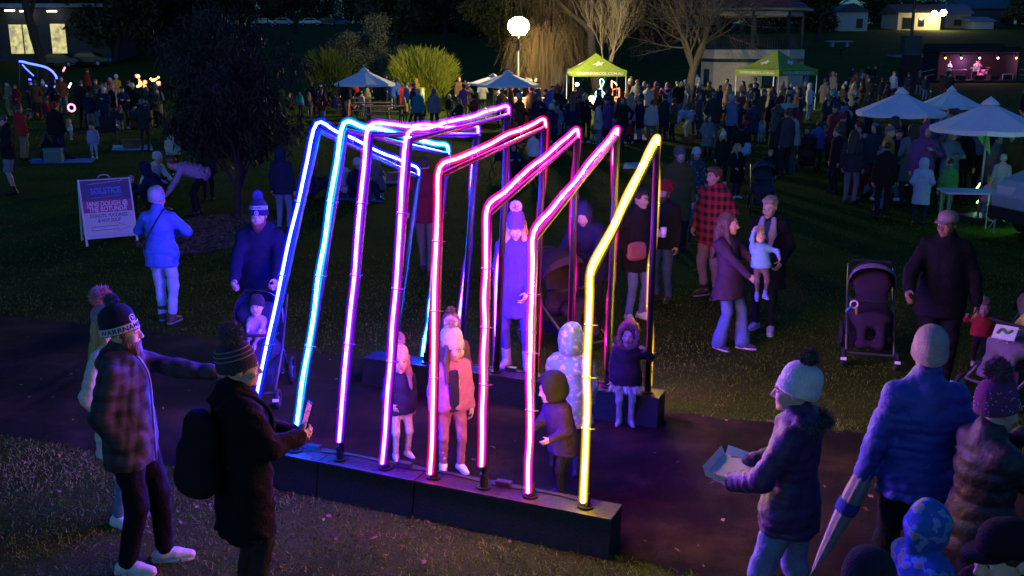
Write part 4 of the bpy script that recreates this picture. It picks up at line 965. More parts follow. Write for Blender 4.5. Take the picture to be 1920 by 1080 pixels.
# ------------------------------------------------------------------ green tents
TENT = mat('lime_tent_cloth', (.22, .32, .035), .7, 5, .12, .2, .03)
WHITE_PRINT = mat('white_print', (.75, .77, .72), .7, 10, .05, 0)
def bird(m, c, x, up, s):
    pts = [(-.9, -.1), (-.2, .35), (.15, .9), (.3, .35), (.95, .55), (.45, .05), (.6, -.35), (.1, -.2), (-.35, -.55), (-.3, -.15)]
    n = len(m.v); m.v += [tuple(Vector(c)+Vector(x)*a*s+Vector(up)*b*s) for a, b in pts]
    for a, b, d in ((0, 1, 9), (1, 2, 3), (1, 3, 9), (3, 4, 5), (3, 5, 9), (5, 6, 7), (5, 7, 9), (7, 8, 9)): m.face((n+a, n+b, n+d))
def tent(u, v, y, w, rz, zt, ze, label, text=None):
    p = at(u, v, y); p.z = terrain(p.x, y); root = empty('canopy_tent', p, rz, label, 'tent', 'lime green canopy tents'); h = w/2
    cs = [(-h, -h), (h, -h), (h, h), (-h, h)]; roof = []
    for i in range(4):
        a, b = cs[i], cs[(i+1) % 4]; m = MB(); rows = []
        for t in np.linspace(0, 1, 7):
            z = ze+(zt-ze)*(t**1.35); k = 1-t; rows.append(((a[0]*k, a[1]*k, z), (b[0]*k, b[1]*k, z)))
        for q in range(6):
            (p0, p1), (p3, p2) = rows[q], rows[q+1]; m.quad(p0, p1, p2, p3)
        ro = m.build('roof_panel', TENT, root, True)
        mid = Vector(((a[0]+b[0])/2, (a[1]+b[1])/2, 0)); o = mid.normalized(); m = MB(); m.quad((a[0], a[1], ze+.0), (b[0], b[1], ze), (b[0]*1.0, b[1]*1.0, ze-.3), (a[0], a[1], ze-.3)); va = m.build('valance', TENT, root)
        x = (Vector((b[0], b[1], 0))-Vector((a[0], a[1], 0))).normalized(); upv = (Vector((0, 0, zt))-mid-Vector((0, 0, ze))).normalized(); tq = .42
        m = MB(); bird(m, mid*(1-tq)+Vector((0, 0, ze+(zt-ze)*tq**1.35))+o*.05+Vector((0, 0, .03)), x, upv, .36); m.build('bird_emblem', WHITE_PRINT, ro)
        Vt, Ft = TXT_TENT; m = MB(); c = mid+o*.012+Vector((0, 0, ze-.16)); m.v = [tuple(c+x*vx*.2+Vector((0, 0, vy*.2))) for vx, vy, _ in Vt]; m.f = [tuple(f) for f in Ft]; m.m = [0]*len(m.f); m.build('valance_lettering', WHITE_PRINT, va)
    for a in cs: MB().tube([(a[0]*.98, a[1]*.98, 0), (a[0]*.98, a[1]*.98, ze)], .025, 6).build('leg', PAINT, root, False, (.6, .6, .6)); 
    for i in range(4):
        a, b = cs[i], cs[(i+1) % 4]; MB().tube([(a[0]*.98, a[1]*.98, ze-.05), (b[0]*.98, b[1]*.98, ze-.05)], .018, 5).build('truss', PAINT, root, False, (.5, .5, .5))
    return root
TXT_TENT = text_geo('WARRNAMBOOL.COM.AU', 1, font_bold=.02)
t1 = tent(1116, 190, 53, 2.75, R(4), 2.95, 2.1, 'lime green tent behind the glowing music sign')
t2 = tent(1452, 196, 54, 3.0, R(34), 3.1, 2.1, 'lime green tent with white bird emblems beside the rotunda')
# lamps that hang in the tents
def bulb(p, col, st, energy, label, r=.09, cat='lamp', parent_name='tent_lamp'):
    root = empty(parent_name, p, 0, label, cat); MB().ball((0, 0, 0), r, 12, 8).build('bulb', emit('bulb_%s' % parent_name+label[:12], col, st), root, True); MB().tube([(0, 0, r*.8), (0, 0, r+.1)], r*.4, 8).build('socket', POLE, root)
    lamp('lamp_light', (0, 0, -r-.06), energy, col, r, root); return root
bulb(at(1082, 158, 53.3), (.8, .9, 1), 40, 60, 'small white lamp under the tent behind the music sign')
bulb(at(1497, 183, 54), (.7, .8, 1), 40, 45, 'small bluish lamp at the right of the second tent')
bulb(at(1447, 176, 54.2), (1, .85, .5), 12, 130, 'warm lamp under the second tent roof', .06)
bulb(at(1110, 188, 46), (1, .62, .18), 26, 60, 'glowing orange globe lamp low beside the music sign', .2, parent_name='globe_lamp')
# stall counters under the second tent
for i, (u, v, lab) in enumerate(((1441, 203, 'brightly lit white serving counter under the second tent, left one'), (1478, 200, 'brightly lit white serving counter under the second tent, right one'))):
    p = at(u, v, 53.0+i*.6); p.z = 0; root = empty('serving_counter', p, R(10), lab, 'counter', 'serving counters in the second tent')
    MB().box((0, 0, .88), (1.15, .6, .05)).build('top', PAINT, root, False, (.75, .73, .68)); MB().box((0, -.25, .5), (1.1, .03, .7)).build('front_panel', PAINT, root, False, (.7, .65, .5))
    for x in (-.52, .52): MB().box((x, .2, .43), (.05, .05, .86)).build('leg', PAINT, root, False, (.4, .4, .4))
    for q in range(3): tag(MB().box((p.x-.35+q*.34, p.y-.05, .98+.04*q), (.2, .22, .14+.08*q)).build('food_warmer', PAINT, None, False, ((.7, .7, .68), (.65, .5, .2), (.3, .3, .32))[q]), 'box-shaped food warmer on the %s lit counter, %s' % (('left', 'right')[i], ('left end', 'middle', 'right end')[q]), 'food warmer', 'warmers on the lit counters')
# ------------------------------------------------------------------ glowing music sign
ms = at(1140, 205, 45.5); root = empty('music_sign', (ms.x, ms.y, 0), 0, 'glowing music sign, white treble clef and orange-red notes', 'light sign')
WN = emit('white_sign_tube', (.45, 1, .9), 2.6); ON = emit('orange_sign_tube', (1, .14, .04), 4); YN = emit('peach_sign_tube', (1, .5, .28), 2.8)
k_ = 45.5/FPX
def sp(u, v): q = at(u, v, 45.5); return (q.x-ms.x, 0, q.z)
clef = [(1126, 189), (1130, 184), (1128, 168), (1125, 152), (1129, 148), (1132, 154), (1127, 164), (1117, 174), (1119, 183), (1128, 186), (1134, 178), (1129, 171), (1123, 175), (1126, 181)]
MB().tube(bezier([sp(*q) for q in clef], 6), .03, 6).build('treble_clef', WN, root, True)
MB().tube(bezier([sp(*q) for q in ((1148, 176), (1146, 172), (1141, 172), (1139, 176), (1142, 179), (1147, 177))], 4), .03, 6).tube([sp(1147, 175), sp(1147, 151), sp(1153, 155), sp(1157, 160)], .03, 6).build('eighth_note', YN, root, True)
MB().tube([sp(1148, 187), sp(1148, 168), sp(1161, 165), sp(1161, 184)], .03, 6).tube(bezier([sp(*q) for q in ((1148, 187), (1144, 184), (1139, 186), (1141, 190), (1146, 190), (1148, 187))], 4), .03, 6).tube(bezier([sp(*q) for q in ((1161, 185), (1157, 182), (1152, 184), (1154, 189), (1159, 189), (1161, 185))], 4), .03, 6).build('beamed_notes', ON, root, True)
MB().box((0, .08, 1.25), (1.5, .03, .06)).box((-.5, .08, .7), (.05, .03, 1.4)).box((.45, .08, .7), (.05, .03, 1.4)).build('frame', POLE, root)
# ------------------------------------------------------------------ rotunda
rc_ = at(1408, 150, 72); rz0 = terrain(rc_.x, 72)
CREAM = mat('cream_render', (.68, .58, .42), .85, 4, .1, .1); DKGREEN = mat('dark_green_paint', (.02, .045, .04), .5, 10, .2, .05); TILE = mat('red_roof_tile', (.2, .045, .035), .7, 14, .4, .3)
root = empty('rotunda', (rc_.x, 72, rz0), R(8), 'cream octagonal rotunda bandstand with red tiled roof', 'building')
zz = [at(1408, v, 72).z-rz0 for v in (158, 112, 93, 20)]; zw = zz[2]; rr = 3.52
def octo(r, z, off=0): return [Vector((r*math.cos(R(22.5+45*i+off)), r*math.sin(R(22.5+45*i+off)), z)) for i in range(8)]
for i in range(8):
    a0, a1 = octo(rr, -.1)[i], octo(rr, -.1)[(i+1) % 8]; b0, b1 = octo(rr, zw)[i], octo(rr, zw)[(i+1) % 8]; m = MB(); n_ = (a0+a1).normalized(); n_.z = 0; t_ = Vector((0, 0, 0))-n_*.25
    m.hexa([a0, a1, a1+t_, a0+t_], [b0, b1, b1+t_, b0+t_]); w = m.build('wall', CREAM, root)
    c0 = a0*1.012; c1 = a1*1.012; m = MB(); z1 = zz[1]
    m.hexa([Vector((c0.x, c0.y, z1-.13)), Vector((c1.x, c1.y, z1-.13)), Vector((a1.x*.99, a1.y*.99, z1-.13)), Vector((a0.x*.99, a0.y*.99, z1-.13))], [Vector((c0.x, c0.y, z1+.1)), Vector((c1.x, c1.y, z1+.1)), Vector((a1.x*.99, a1.y*.99, z1+.1)), Vector((a0.x*.99, a0.y*.99, z1+.1))]); m.build('band', DKGREEN, root)
    m = MB(); m.hexa([Vector((c0.x, c0.y, -.1)), Vector((c1.x, c1.y, -.1)), a1*.99, a0*.99], [Vector((c0.x, c0.y, .28)), Vector((c1.x, c1.y, .28)), Vector((a1.x*.99, a1.y*.99, .28)), Vector((a0.x*.99, a0.y*.99, .28))]); m.build('plinth_band', DKGREEN, root)
    mid = (a0+a1)*.5; x = (a1-a0).normalized(); 
    if i % 2 == 1:
        fr = MB(); cc = Vector((mid.x, mid.y, 1.15))+n_*.03; M3 = Matrix((x, n_, Vector((0, 0, 1)))).transposed(); fr.box(cc, (1.0, .08, 1.1), rot=M3); wn = fr.build('window', DKGREEN, root); MB().box(cc+n_*.05, (.84, .03, .94), rot=M3).build('shutter', mat('green_shutter', (.03, .07, .06), .6, 8, .2), wn); MB().box(cc+n_*.08-Vector((0, 0, .58)), (1.15, .16, .09), rot=M3).build('sill', DKGREEN, wn)
    p = octo(rr*.93, zw)[i]; MB().box((p.x, p.y, zw+1.45), (.17, .17, 2.9), R(22.5+45*i)).build('post', DKGREEN, root)
    p2 = octo(rr*.93, zw)[(i+1) % 8]
    MB().tube([(p.x, p.y, zw+.95), (p2.x, p2.y, zw+.95)], .05, 6).tube([(p.x, p.y, zw+.12), (p2.x, p2.y, zw+.12)], .04, 6).build('rail', DKGREEN, root)
    m = MB()
    for k in range(1, 14): q = p.lerp(p2, k/14); m.tube([(q.x, q.y, zw+.12), (q.x, q.y, zw+.95)], .022, 4)
    m.build('balusters', DKGREEN, root)
    e0, e1 = octo(rr*1.1, zz[3])[i], octo(rr*1.1, zz[3])[(i+1) % 8]; tp = Vector((0, 0, zz[3]+2.6)); m = MB()
    for k in range(9):
        q0, q1 = k/9, (k+1)/9; lo0, lo1 = e0.lerp(tp, q0), e1.lerp(tp, q0); h0, h1 = e0.lerp(tp, q1), e1.lerp(tp, q1); up = Vector((0, 0, .07)); m.quad(lo0+up, lo1+up, h1, h0); m.quad(lo0, lo1, lo1+up, lo0+up)
    m.build('roof', TILE, root); MB().tube([e0, e1], .09, 6).build('gutter', mat('cream_gutter', (.4, .35, .2), .6), root); pc = octo(rr*.93, zw)[i]; MB().box(((p.x+p2.x)/2, (p.y+p2.y)/2, zz[3]-.25), ((p2-p).length, .06, .28), math.atan2(p2.y-p.y, p2.x-p.x)).build('frieze', mat('white_frieze', (.5, .5, .52), .7), root)
MB().hexa(octo(rr*.99, zw-.05), octo(rr*.99, zw+.03)).build('floor', mat('grey_deck', (.15, .15, .15)), root)
MB().box((3.28, -.95, 1.15), (.12, .8, 1.6), R(-22.5)).build('lit_doorway', emit('doorway_glow', (.75, .6, .12), .7), root)
# ------------------------------------------------------------------ stage with a band
sy = 92; sc_ = at(1829, 150, sy); fz = sc_.z; sw = 148/FPX*92.5
root = empty('stage', (sc_.x, sy, 0), R(-3), 'black covered stage lit pink, with a band on it', 'stage'); BLK = mat('stage_black', (.012, .012, .014), .8, 8, .3)
MB().box((0, 1.6, fz/2-.02), (sw, 4, fz+.0)).build('platform', BLK, root); MB().box((0, 3.4, fz+1.6), (sw, .1, 3.2)).build('back_wall', mat('stage_backdrop', (.012, .006, .01), .7, 3, .4), root)
for s in (-1, 1): MB().box((s*(sw/2-.1), 1.6, fz+1.45), (.16, 3.6, 2.9)).build('side_wall', BLK, root)
hr = at(1829, 95, sy).z; MB().box((0, 1.5, hr), (sw+.3, 4.2, .25)).build('roof', BLK, root); MB().box((0, -.45, hr-.28), (sw-.2, .12, .12)).build('lighting_bar', POLE, root)
SPOT = emit('stage_spot', (1, .5, .7), 14); SPOTW = emit('stage_spot_amber', (1, .3, .05), 12)
for q, (x, mt_) in enumerate(((-3.0, SPOTW), (-1.6, SPOT), (0, SPOT), (1.6, SPOT), (3.2, SPOTW))): MB().tube([(x, -.4, hr-.62), (x, -.15, hr-.38)], .1, 8).build('spotlight_can', BLK, root); MB().ball((x, -.42, hr-.64), .085, 8, 6).build('spotlight_lens', mt_, root)
for x in (-1.7, .6, 2.2): lamp('stage_light', (x, .3, hr-.8), 120, (1, .35, .6), .15, root)
lamp('stage_light', (0, 2.6, fz+1.6), 120, (.9, .3, .9), .2, root)
for s in (-1, 1):
    m = MB(); 
    for q in range(5): m.box((s*(sw/2+.35+q*.28), .2, fz-.1-q*fz/5), (.28, 1.0, .06))
    m.build('steps', BLK, root); MB().tube([(s*(sw/2+.1), -.3, fz+.95), (s*(sw/2+1.7), -.3, .9)], .04, 6).tube([(s*(sw/2+.1), -.3, fz+.5), (s*(sw/2+1.7), -.3, .45)], .03, 6).tube([(s*(sw/2+1.7), -.3, 0), (s*(sw/2+1.7), -.3, .9)], .03, 6).build('stair_rail', PAINT, root, False, (.3, .3, .34))
for q, (x, w_) in enumerate(((-2.9, .5), (-1.4, .7), (.2, .8), (1.55, .7))): tag(MB().box((sc_.x+x*1.0, sy-.1, fz+.22), (w_, .5, .42), R(-3)).build('stage_monitor', BLK), 'black floor monitor at the front of the stage, %s from left' % ('first', 'second', 'third', 'fourth')[q], 'speaker', 'monitors along the stage front')
r_ = empty('amplifier', (sc_.x+2.9, sy+.2, fz), R(-3), 'white-edged amplifier box at the right of the stage', 'amplifier'); MB().box((0, 0, .28), (.9, .4, .5)).build('cabinet', BLK, r_)
m = MB(); [m.box(c, d) for c, d in (((0, -.21, .52), (.92, .03, .06)), ((-.44, -.21, .28), (.06, .03, .5)), ((.44, -.21, .28), (.06, .03, .5)))]; m.build('frame', PAINT, r_, False, (.7, .7, .7))
# drum kit and keyboard
r_ = empty('drum_kit', (sc_.x+1.2, sy+1.9, fz), 0, 'drum kit with cymbals at the back of the stage', 'drum kit'); 
MB().tube([(0, -.2, .3), (0, .25, .3)], .3, 16).build('bass_drum', PLASTIC, r_, True, (.6, .2, .4))
for x, y_, z_ in ((-.3, -.1, .6), (.25, -.1, .62), (.55, .2, .45)): MB().tube([(x, y_, z_), (x, y_, z_+.25)], .17, 12).build('drum', PLASTIC, r_, True, (.6, .3, .5))
for x, z_ in ((-.7, 1.0), (.75, 1.05), (.45, .85)): MB().lathe([(.24, z_), (.05, z_+.04), (.001, z_+.05)], (x, .1, 0), 16).tube([(x, .1, 0), (x, .1, z_)], .012, 5).build('cymbal', PAINT, r_, False, (.7, .55, .3))
r_ = empty('keyboard', (sc_.x-1.35, sy+.5, fz), 0, 'electric keyboard on a stand on the stage', 'keyboard'); MB().box((0, 0, .88), (1.3, .35, .09)).build('keyboard_body', PLASTIC, r_, False, (.5, .35, .4)); MB().tube([(-.4, 0, 0), (.4, 0, .85)], .02, 6).tube([(.4, 0, 0), (-.4, 0, .85)], .02, 6).build('stand', POLE, r_)
# ------------------------------------------------------------------ lit shop, houses, fence, cars on the bank
def house(name, label, u0, u1, v0, v1, y, roof, wallm, roofm, depth=8, rz=0, lit=None, wins=()):
    """block whose near wall spans photo columns u0-u1 and rows v0 (eaves) to v1 (foot)"""
    a = at(u0, v1, y); b = at(u1, v1, y); top = at(u0, v0, y).z; w = b.x-a.x; z0 = terrain((a.x+b.x)/2, y)-.3; h = top-z0
    root = empty(name, ((a.x+b.x)/2, y, z0), rz, label, 'building'); MB().box((0, depth/2, h/2), (w, depth, h)).build('wall', wallm, root)
    m = MB(); e = .5
    if roof == 'gable_front': m.hexa([(-w/2-e, -e, h), (w/2+e, -e, h), (0, -e, h+w*.26)], [(-w/2-e, depth, h), (w/2+e, depth, h), (0, depth, h+w*.26)])
    elif roof == 'flat': m.box((0, depth/2-.4, h+.2), (w+1.6, depth+1.6, .4))
    else: m.hexa([(-w/2-e, -e, h), (-w/2-e, depth+e, h), (-w/2-e, depth/2, h+roof)], [(w/2+e, -e, h), (w/2+e, depth+e, h), (w/2+e, depth/2, h+roof)])
    m.build('roof', roofm, root)
    for (x, z, ww, hh, mt_) in wins:
        f = MB().box((x*w, -.03, z*h), (ww*w, .1, hh*h)).build('window', DKGREEN if mt_ is not None else DKGREEN, root); n = max(1, int(ww*w/1.5))
        for q in range(n): MB().box((x*w-ww*w/2+(q+.5)*ww*w/n, -.09, z*h), (ww*w/n*.9, .03, hh*h*.92)).build('pane', mt_, f)
    return root
GLASS_D = mat('dark_glass', (.01, .012, .015), .1, 3, .1, 0); LITW = emit('lit_shop_window', (1, .78, .1), 1.1); 
def lit_pane(name, st):
    m = bpy.data.materials.new(name); t, b, o = nodes(m); n = add_noise(t, 1.6, 5); r = ramp(t, n.outputs['Fac'], [(.35, (.25, .2, .01)), (.55, (.9, .72, .1)), (.7, (1, .88, .35))]); t.links.new(r.outputs[0], b.inputs['Emission Color']); b.inputs['Emission Strength'].default_value = st; return m
LIT = lit_pane('lit_shop_interior', .75)
house('shop', 'dark shop with a wide yellow lit window at top left', -60, 205, 14, 62, 118, 'flat', mat('shop_wall', (.05, .05, .055), .8, 3), mat('shop_roof', (.3, .36, .5), .7, 3), wins=((-.11, .45, .2, .55, LIT), (.14, .45, .115, .58, LIT)))
for i, (u, v) in enumerate(((46, 21), (97, 21), (18, 20))): 
    p = at(u, v, 117); r_ = empty('strip_lamp', p, 0, 'white strip lamp under the shop eaves, %s' % ('middle one', 'right one', 'left one')[i], 'lamp', 'strip lamps on the shop'); MB().box((0, 0, 0), (1.1, .12, .14)).build('tube', emit('strip_white', (1, 1, .85), 9), r_); MB().box((0, .05, .11), (1.2, .2, .06)).build('housing', PAINT, r_, False, (.4, .4, .4))
house('house', 'pale gabled house without lights on the bank', 1566, 1626, 22, 50, 176, 'gable_front', mat('pale_weatherboard', (.5, .46, .42), .8, 3, .1), mat('slate_roof', (.06, .06, .07), .7, 6), wins=((.25, .45, .2, .45, GLASS_D),))
house('house', 'house with a lit yellow porch wall on the bank', 1682, 1762, 24, 56, 180, 1.6, mat('cream_boards', (.42, .36, .22), .8, 3, .1), mat('brown_roof', (.1, .06, .05), .8, 6), wins=((-.28, .45, .22, .6, GLASS_D), (.05, .5, .14, .45, GLASS_D)))
house('house', 'unlit low house right of the lit porch', 1770, 1818, 26, 60, 188, 1.9, mat('dark_boards', (.12, .12, .13), .8, 3, .1), mat('grey_roof', (.12, .14, .16), .7, 6), wins=((0, .45, .3, .4, GLASS_D),))
house('shed', 'small bluish shed at the right end of the houses', 1824, 1862, 40, 60, 184, .9, mat('blue_steel_wall', (.12, .2, .28), .6, 3, .1), mat('teal_roof', (.08, .16, .18), .6, 6))
house('house', 'green-roofed house behind the low unlit one', 1800, 1900, 16, 50, 205, 2.4, mat('dark_brick', (.08, .06, .06), .8, 8, .2), mat('green_roof', (.04, .11, .11), .6, 6))
for i, (u, v) in enumerate(((1752, 26), (1769, 24))):
    p = at(u, v, 178); r_ = empty('porch_lamp', p, 0, 'bright warm porch lamp on the bank, %s one' % ('left', 'right')[i], 'lamp', 'porch lamps on the bank'); MB().ball((0, 0, 0), .55, 10, 8).build('bulb', emit('porch_glow', (1, .85, .6), 30), r_, True); MB().tube([(0, .3, 0), (0, 1.8, .1)], .08, 6).build('bracket', POLE, r_); lamp('porch_light', (-.3, -.9, -.6), 700, (1, .78, .4), .3, r_)
# low fence along the street
p0 = at(455, 60, 188); r_ = empty('street_fence', (p0.x, 188, 0), 0, 'low dark post and rail fence below the parked cars', 'fence')
for q in range(12): x = q*2.1; z = terrain(p0.x+x, 188); MB().box((x, 0, z+.45), (.12, .12, 1.0)).build('post', BARK_DARK, r_)
for q in range(11):
    for zz_ in (.4, .8): x = q*2.1; MB().tube([(x, 0, terrain(p0.x+x, 188)+zz_), (x+2.1, 0, terrain(p0.x+x+2.1, 188)+zz_)], .05, 5).build('rail', BARK_DARK, r_)
def car(u, y, col, label, rz=0, group='cars parked along the street'):
    p = at(u, 50, y); p.z = terrain(p.x, y)+.04; root = empty('parked_car', p, rz, label, 'car', group); prof = [(-2.15, .45), (-2.2, .8), (-1.5, .95), (-.85, 1.42), (.75, 1.45), (1.45, 1.0), (2.1, .9), (2.2, .45)]
    m = MB(); m.hexa([(x, -.85, z) for x, z in prof], [(x, .85, z) for x, z in prof]); m.build('body', PAINT, root, False, col)
    for s in (-1, 1):
        m = MB(); m.quad((-1.25, s*.86, .98), (-.8, s*.86, 1.36), (.68, s*.86, 1.38), (1.2, s*.86, 1.02)); m.build('side_window', GLASS_D, root)
        for x in (-1.35, 1.35): 
            w = MB().tube([(x, s*.7, .32), (x, s*.9, .32)], .32, 14).build('wheel', mat('tyre', (.015, .015, .016), .8), root); MB().tube([(x, s*.9, .32), (x, s*.915, .32)], .19, 10).build('rim', PAINT, w, False, (.4, .4, .42))
        MB().box((2.17, s*.6, .68), (.06, .35, .16)).build('headlight', PAINT, root, False, (.6, .6, .6)); MB().box((-2.17, s*.6, .72), (.06, .3, .14)).build('tail_light', PAINT, root, False, (.3, .02, .02))
    m = MB(); m.quad((.82, -.72, 1.42), (.82, .72, 1.42), (1.43, .78, 1.04), (1.43, -.78, 1.04)); m.build('windscreen', GLASS_D, root)
for i, (u, c, lab) in enumerate(((495, (.6, .62, .66), 'white parked car at the left end of the row'), (531, (.35, .36, .4), 'silver parked car second in the row'), (583, (.66, .67, .7), 'white parked wagon right of the slender tree'), (612, (.03, .03, .04), 'black parked car in the row'), (638, (.03, .06, .2), 'dark blue parked car at the right end of the row'))): car(u, 203+.3*i, c, lab, math.pi if i % 2 else 0)
car(105, 112, (.05, .06, .06), 'dark car parked before the lit shop window', 0, 'cars by the shop'); car(160, 113, (.03, .03, .035), 'black car parked right of the lit shop window', 0, 'cars by the shop')
# statue plinth and picnic shelter slab on the bank
p = at(1706, 100, 125); p.z = terrain(p.x, 125); r_ = empty('monument', p, 0, 'dark stone monument with a tall pole on the bank', 'monument'); MB().box((0, 0, .1), (4.5, 3, .3)).build('step', mat('grey_stone', (.2, .2, .2), .8), r_); MB().box((0, 0, 1.3), (2.0, 1.6, 2.4)).build('plinth', mat('dark_stone', (.06, .06, .06), .7), r_); MB().tube([(0, 0, 2.5), (0, 0, 9)], [.22, .12], 8).build('pole', POLE, r_)
p = at(1574, 78, 140); p.z = terrain(p.x, 140); r_ = empty('stone_slab_table', p, 0, 'low pale stone slab on the bank behind the runner', 'slab'); MB().box((0, 0, .7), (3.4, 1.2, .2)).build('slab', mat('pale_stone', (.25, .26, .27), .8), r_); MB().box((-1, 0, .3), (.4, .8, .7)).build('leg', MATS['pale_stone'], r_); MB().box((1, 0, .3), (.4, .8, .7)).build('leg', MATS['pale_stone'], r_)
p = at(1705, 152, 80); p.z = 0; r_ = empty('speaker_stack', p, 0, 'black speaker stack on the lawn left of the stage', 'speaker'); MB().box((0, 0, .8), (1.5, 1, 1.6)).build('lower_cabinet', BLK, r_); MB().box((0, 0, 2.1), (1.2, .9, .95)).build('upper_cabinet', BLK, r_)
# ------------------------------------------------------------------ prams
def shell(rx, ry, rz, a0, a1, n=10, k=10, c=(0, 0, 0), wob=0):
    """canopy: arcs swung about the x axis from angle a0 to a1 (0 = forward, 90 = up, 180 = back)"""
    m = MB(); rows = []
    for i in range(n+1):
        a = R(a0+(a1-a0)*i/n); f = 1+wob*math.sin(i*math.pi/ (n/3))
        row = []
        for j in range(k+1):
            t = -math.pi/2+math.pi*j/k; x = rx*math.sin(t); rad = math.cos(t)**.55 if abs(math.cos(t)) > 1e-6 else 0
            row.append((c[0]+x, c[1]-ry*math.cos(a)*rad*f, c[2]+rz*math.sin(a)*rad*f))
        rows.append(row)
    for i in range(n):
        for j in range(k): m.quad(rows[i][j], rows[i][j+1], rows[i+1][j+1], rows[i+1][j])
    return m
def pram(label, pos, rz, col, rim, seatcol, s=1.0, hood=(50, 165), group=None, refl=True):
    root = empty('pram', pos, R(rz), label, 'pram', group); root.scale = (s,)*3
    for sx in (-1, 1):
        x = sx*.25
        MB().tube([(x, -.42, .16), (x, .1, .5), (x, .5, .98)], .016, 8).build('side_tube', PAINT, root, True, (.05, .05, .055)); MB().tube([(x, .1, .5), (x, .38, .16)], .015, 8).build('rear_leg', PAINT, root, True, (.05, .05, .055))
        for y, r in ((-.42, .1), (.38, .15)):
            w = MB().torus((sx*.28, y, r+.01), r-.022, .024, (1, 0, 0), 20, 8).build('wheel', mat('tyre_rubber', (.02, .02, .02), .8), root, True)
            m = MB().tube([(sx*.27, y, r+.01), (sx*.29, y, r+.01)], .03, 10)
            for a in range(5): m.tube([(sx*.28, y, r+.01), (sx*.28, y+(r-.03)*math.cos(a*1.256), r+.01+(r-.03)*math.sin(a*1.256))], .008, 5)
            m.build('rim', PAINT, w, False, (.25, .25, .27))
        if refl: MB().box((sx*.28, -.535, .13), (.06, .012, .03)).build('reflector', PAINT, root, False, (.85, .85, .85))
    MB().tube([(-.25, .5, .98), (-.2, .55, 1.02), (.2, .55, 1.02), (.25, .5, .98)], .019, 8).build('handle', mat('foam_grip', (.02, .02, .02), .9), root, True)
    MB().tube([(-.25, -.42, .17), (.25, -.42, .17)], .014, 6).build('front_bar', PAINT, root, False, (.05, .05, .055))
    m = MB(); m.hexa([(-.2, -.3, .2), (.2, -.3, .2), (.2, .32, .2), (-.2, .32, .2)], [(-.22, -.33, .34), (.22, -.33, .34), (.22, .36, .34), (-.22, .36, .34)]); m.build('basket', FABRIC, root, False, tuple(c*.6 for c in col))
    sh = SDF(); sh.rc((-.12, -.2, .5), (.12, -.2, .5), .07, None, .05); sh.rc((-.12, .05, .48), (.12, .05, .48), .075, None, .06); sh.rc((-.13, .2, .85), (.13, .2, .85), .06, None, .05)
    sh.rc((0, -.2, .5), (0, .05, .48), .09, None, .1, (1.7, 1, .8)); sh.rc((0, .08, .5), (0, .22, .9), .08, None, .1, (2.1, .8, 1)); sh.rc((-.1, -.26, .46), (-.1, -.36, .26), .05, None, .05); sh.rc((.1, -.26, .46), (.1, -.36, .26), .05, None, .05); sh.rc((-.1, -.36, .26), (.1, -.36, .26), .045, None, .05)
    sh.wrinkle(.004, 40, 4); link('seat', sh.mesh('seat', .024, FABRIC), root, seatcol)
    h = shell(.26, .34, .36, hood[0], hood[1], 12, 12, (0, .16, .74), .012).build('canopy', FABRIC, root, True, col)
    shell(.262, .345, .365, hood[0]-1, hood[0]+14, 2, 12, (0, .16, .74)).build('canopy_rim', FABRIC, h, True, rim)
    MB().tube([(-.23, .02, .68), (-.22, -.2, .72), (.22, -.2, .72), (.23, .02, .68)], .016, 8).build('bumper_bar', mat('foam_grip', (.02, .02, .02)), root, True); return root
def baby(label, pram_o, col, hatc, blanket, skin=(.55, .36, .29), pom=None):
    s = pram_o.scale[0]; p = W_(pram_o, (0, -.04, .27))
    r, k = person(label, p, math.degrees(pram_o.rotation_euler.z), .68, dict(pel=(0, .22, .15), lean=-22, fL=(.1, -.62, .95), fR=(-.1, -.62, .95), hL=(.2, -.35, 1.25), hR=(-.18, -.4, 1.2), kL=(.2, -.3, 1), kR=(-.2, -.3, 1)), dict(col=col, bulk=.025, len=.1), dict(col=blanket), dict(col=blanket), dict(beanie=hatc, pom=pom), skin, .01, 2)
    return r
def front_panel(k, o, hw, z1, z0, vox, grow=.006):
    """what shows between the open fronts of a coat: a strip of the same torso, slightly proud"""
    s = SDF(); b = k.b; w = k.w; bu = o.get('bulk', .02)+grow/b; fem = o.get('fem', 0); sc = (1.16, .84, 1); T = k.T
    s.rc(k.chest+T@Vector((0, 0, .03*b)), k.waist, (.142+bu)*b*w, (.128-.012*fem+bu)*b*w, .05, sc); s.rc(k.waist, k.pel-Vector((0, 0, .12*b)), (.128-.012*fem+bu)*b*w, (.15+bu)*b*w, .05, sc); s.rc(k.chest, k.neck-T@Vector((0, 0, .03*b)), (.1+bu*.5)*b, (.07+bu*.3)*b, .05)
    s.cut((hw*b, 0, 0), (1, .0, 0)); s.cut((-hw*b, 0, 0), (-1, .0, 0)); s.cut((0, -.02*b, 0), (0, 1, 0)); s.cut(k.pel+Vector((0, 0, z0*b)), (0, 0, -1)); s.cut(k.pel+Vector((0, 0, z1*b)), (0, 0, 1)); s.wrinkle(.003*b, 50, 3)
    return s.mesh('shirt', vox, FABRIC)
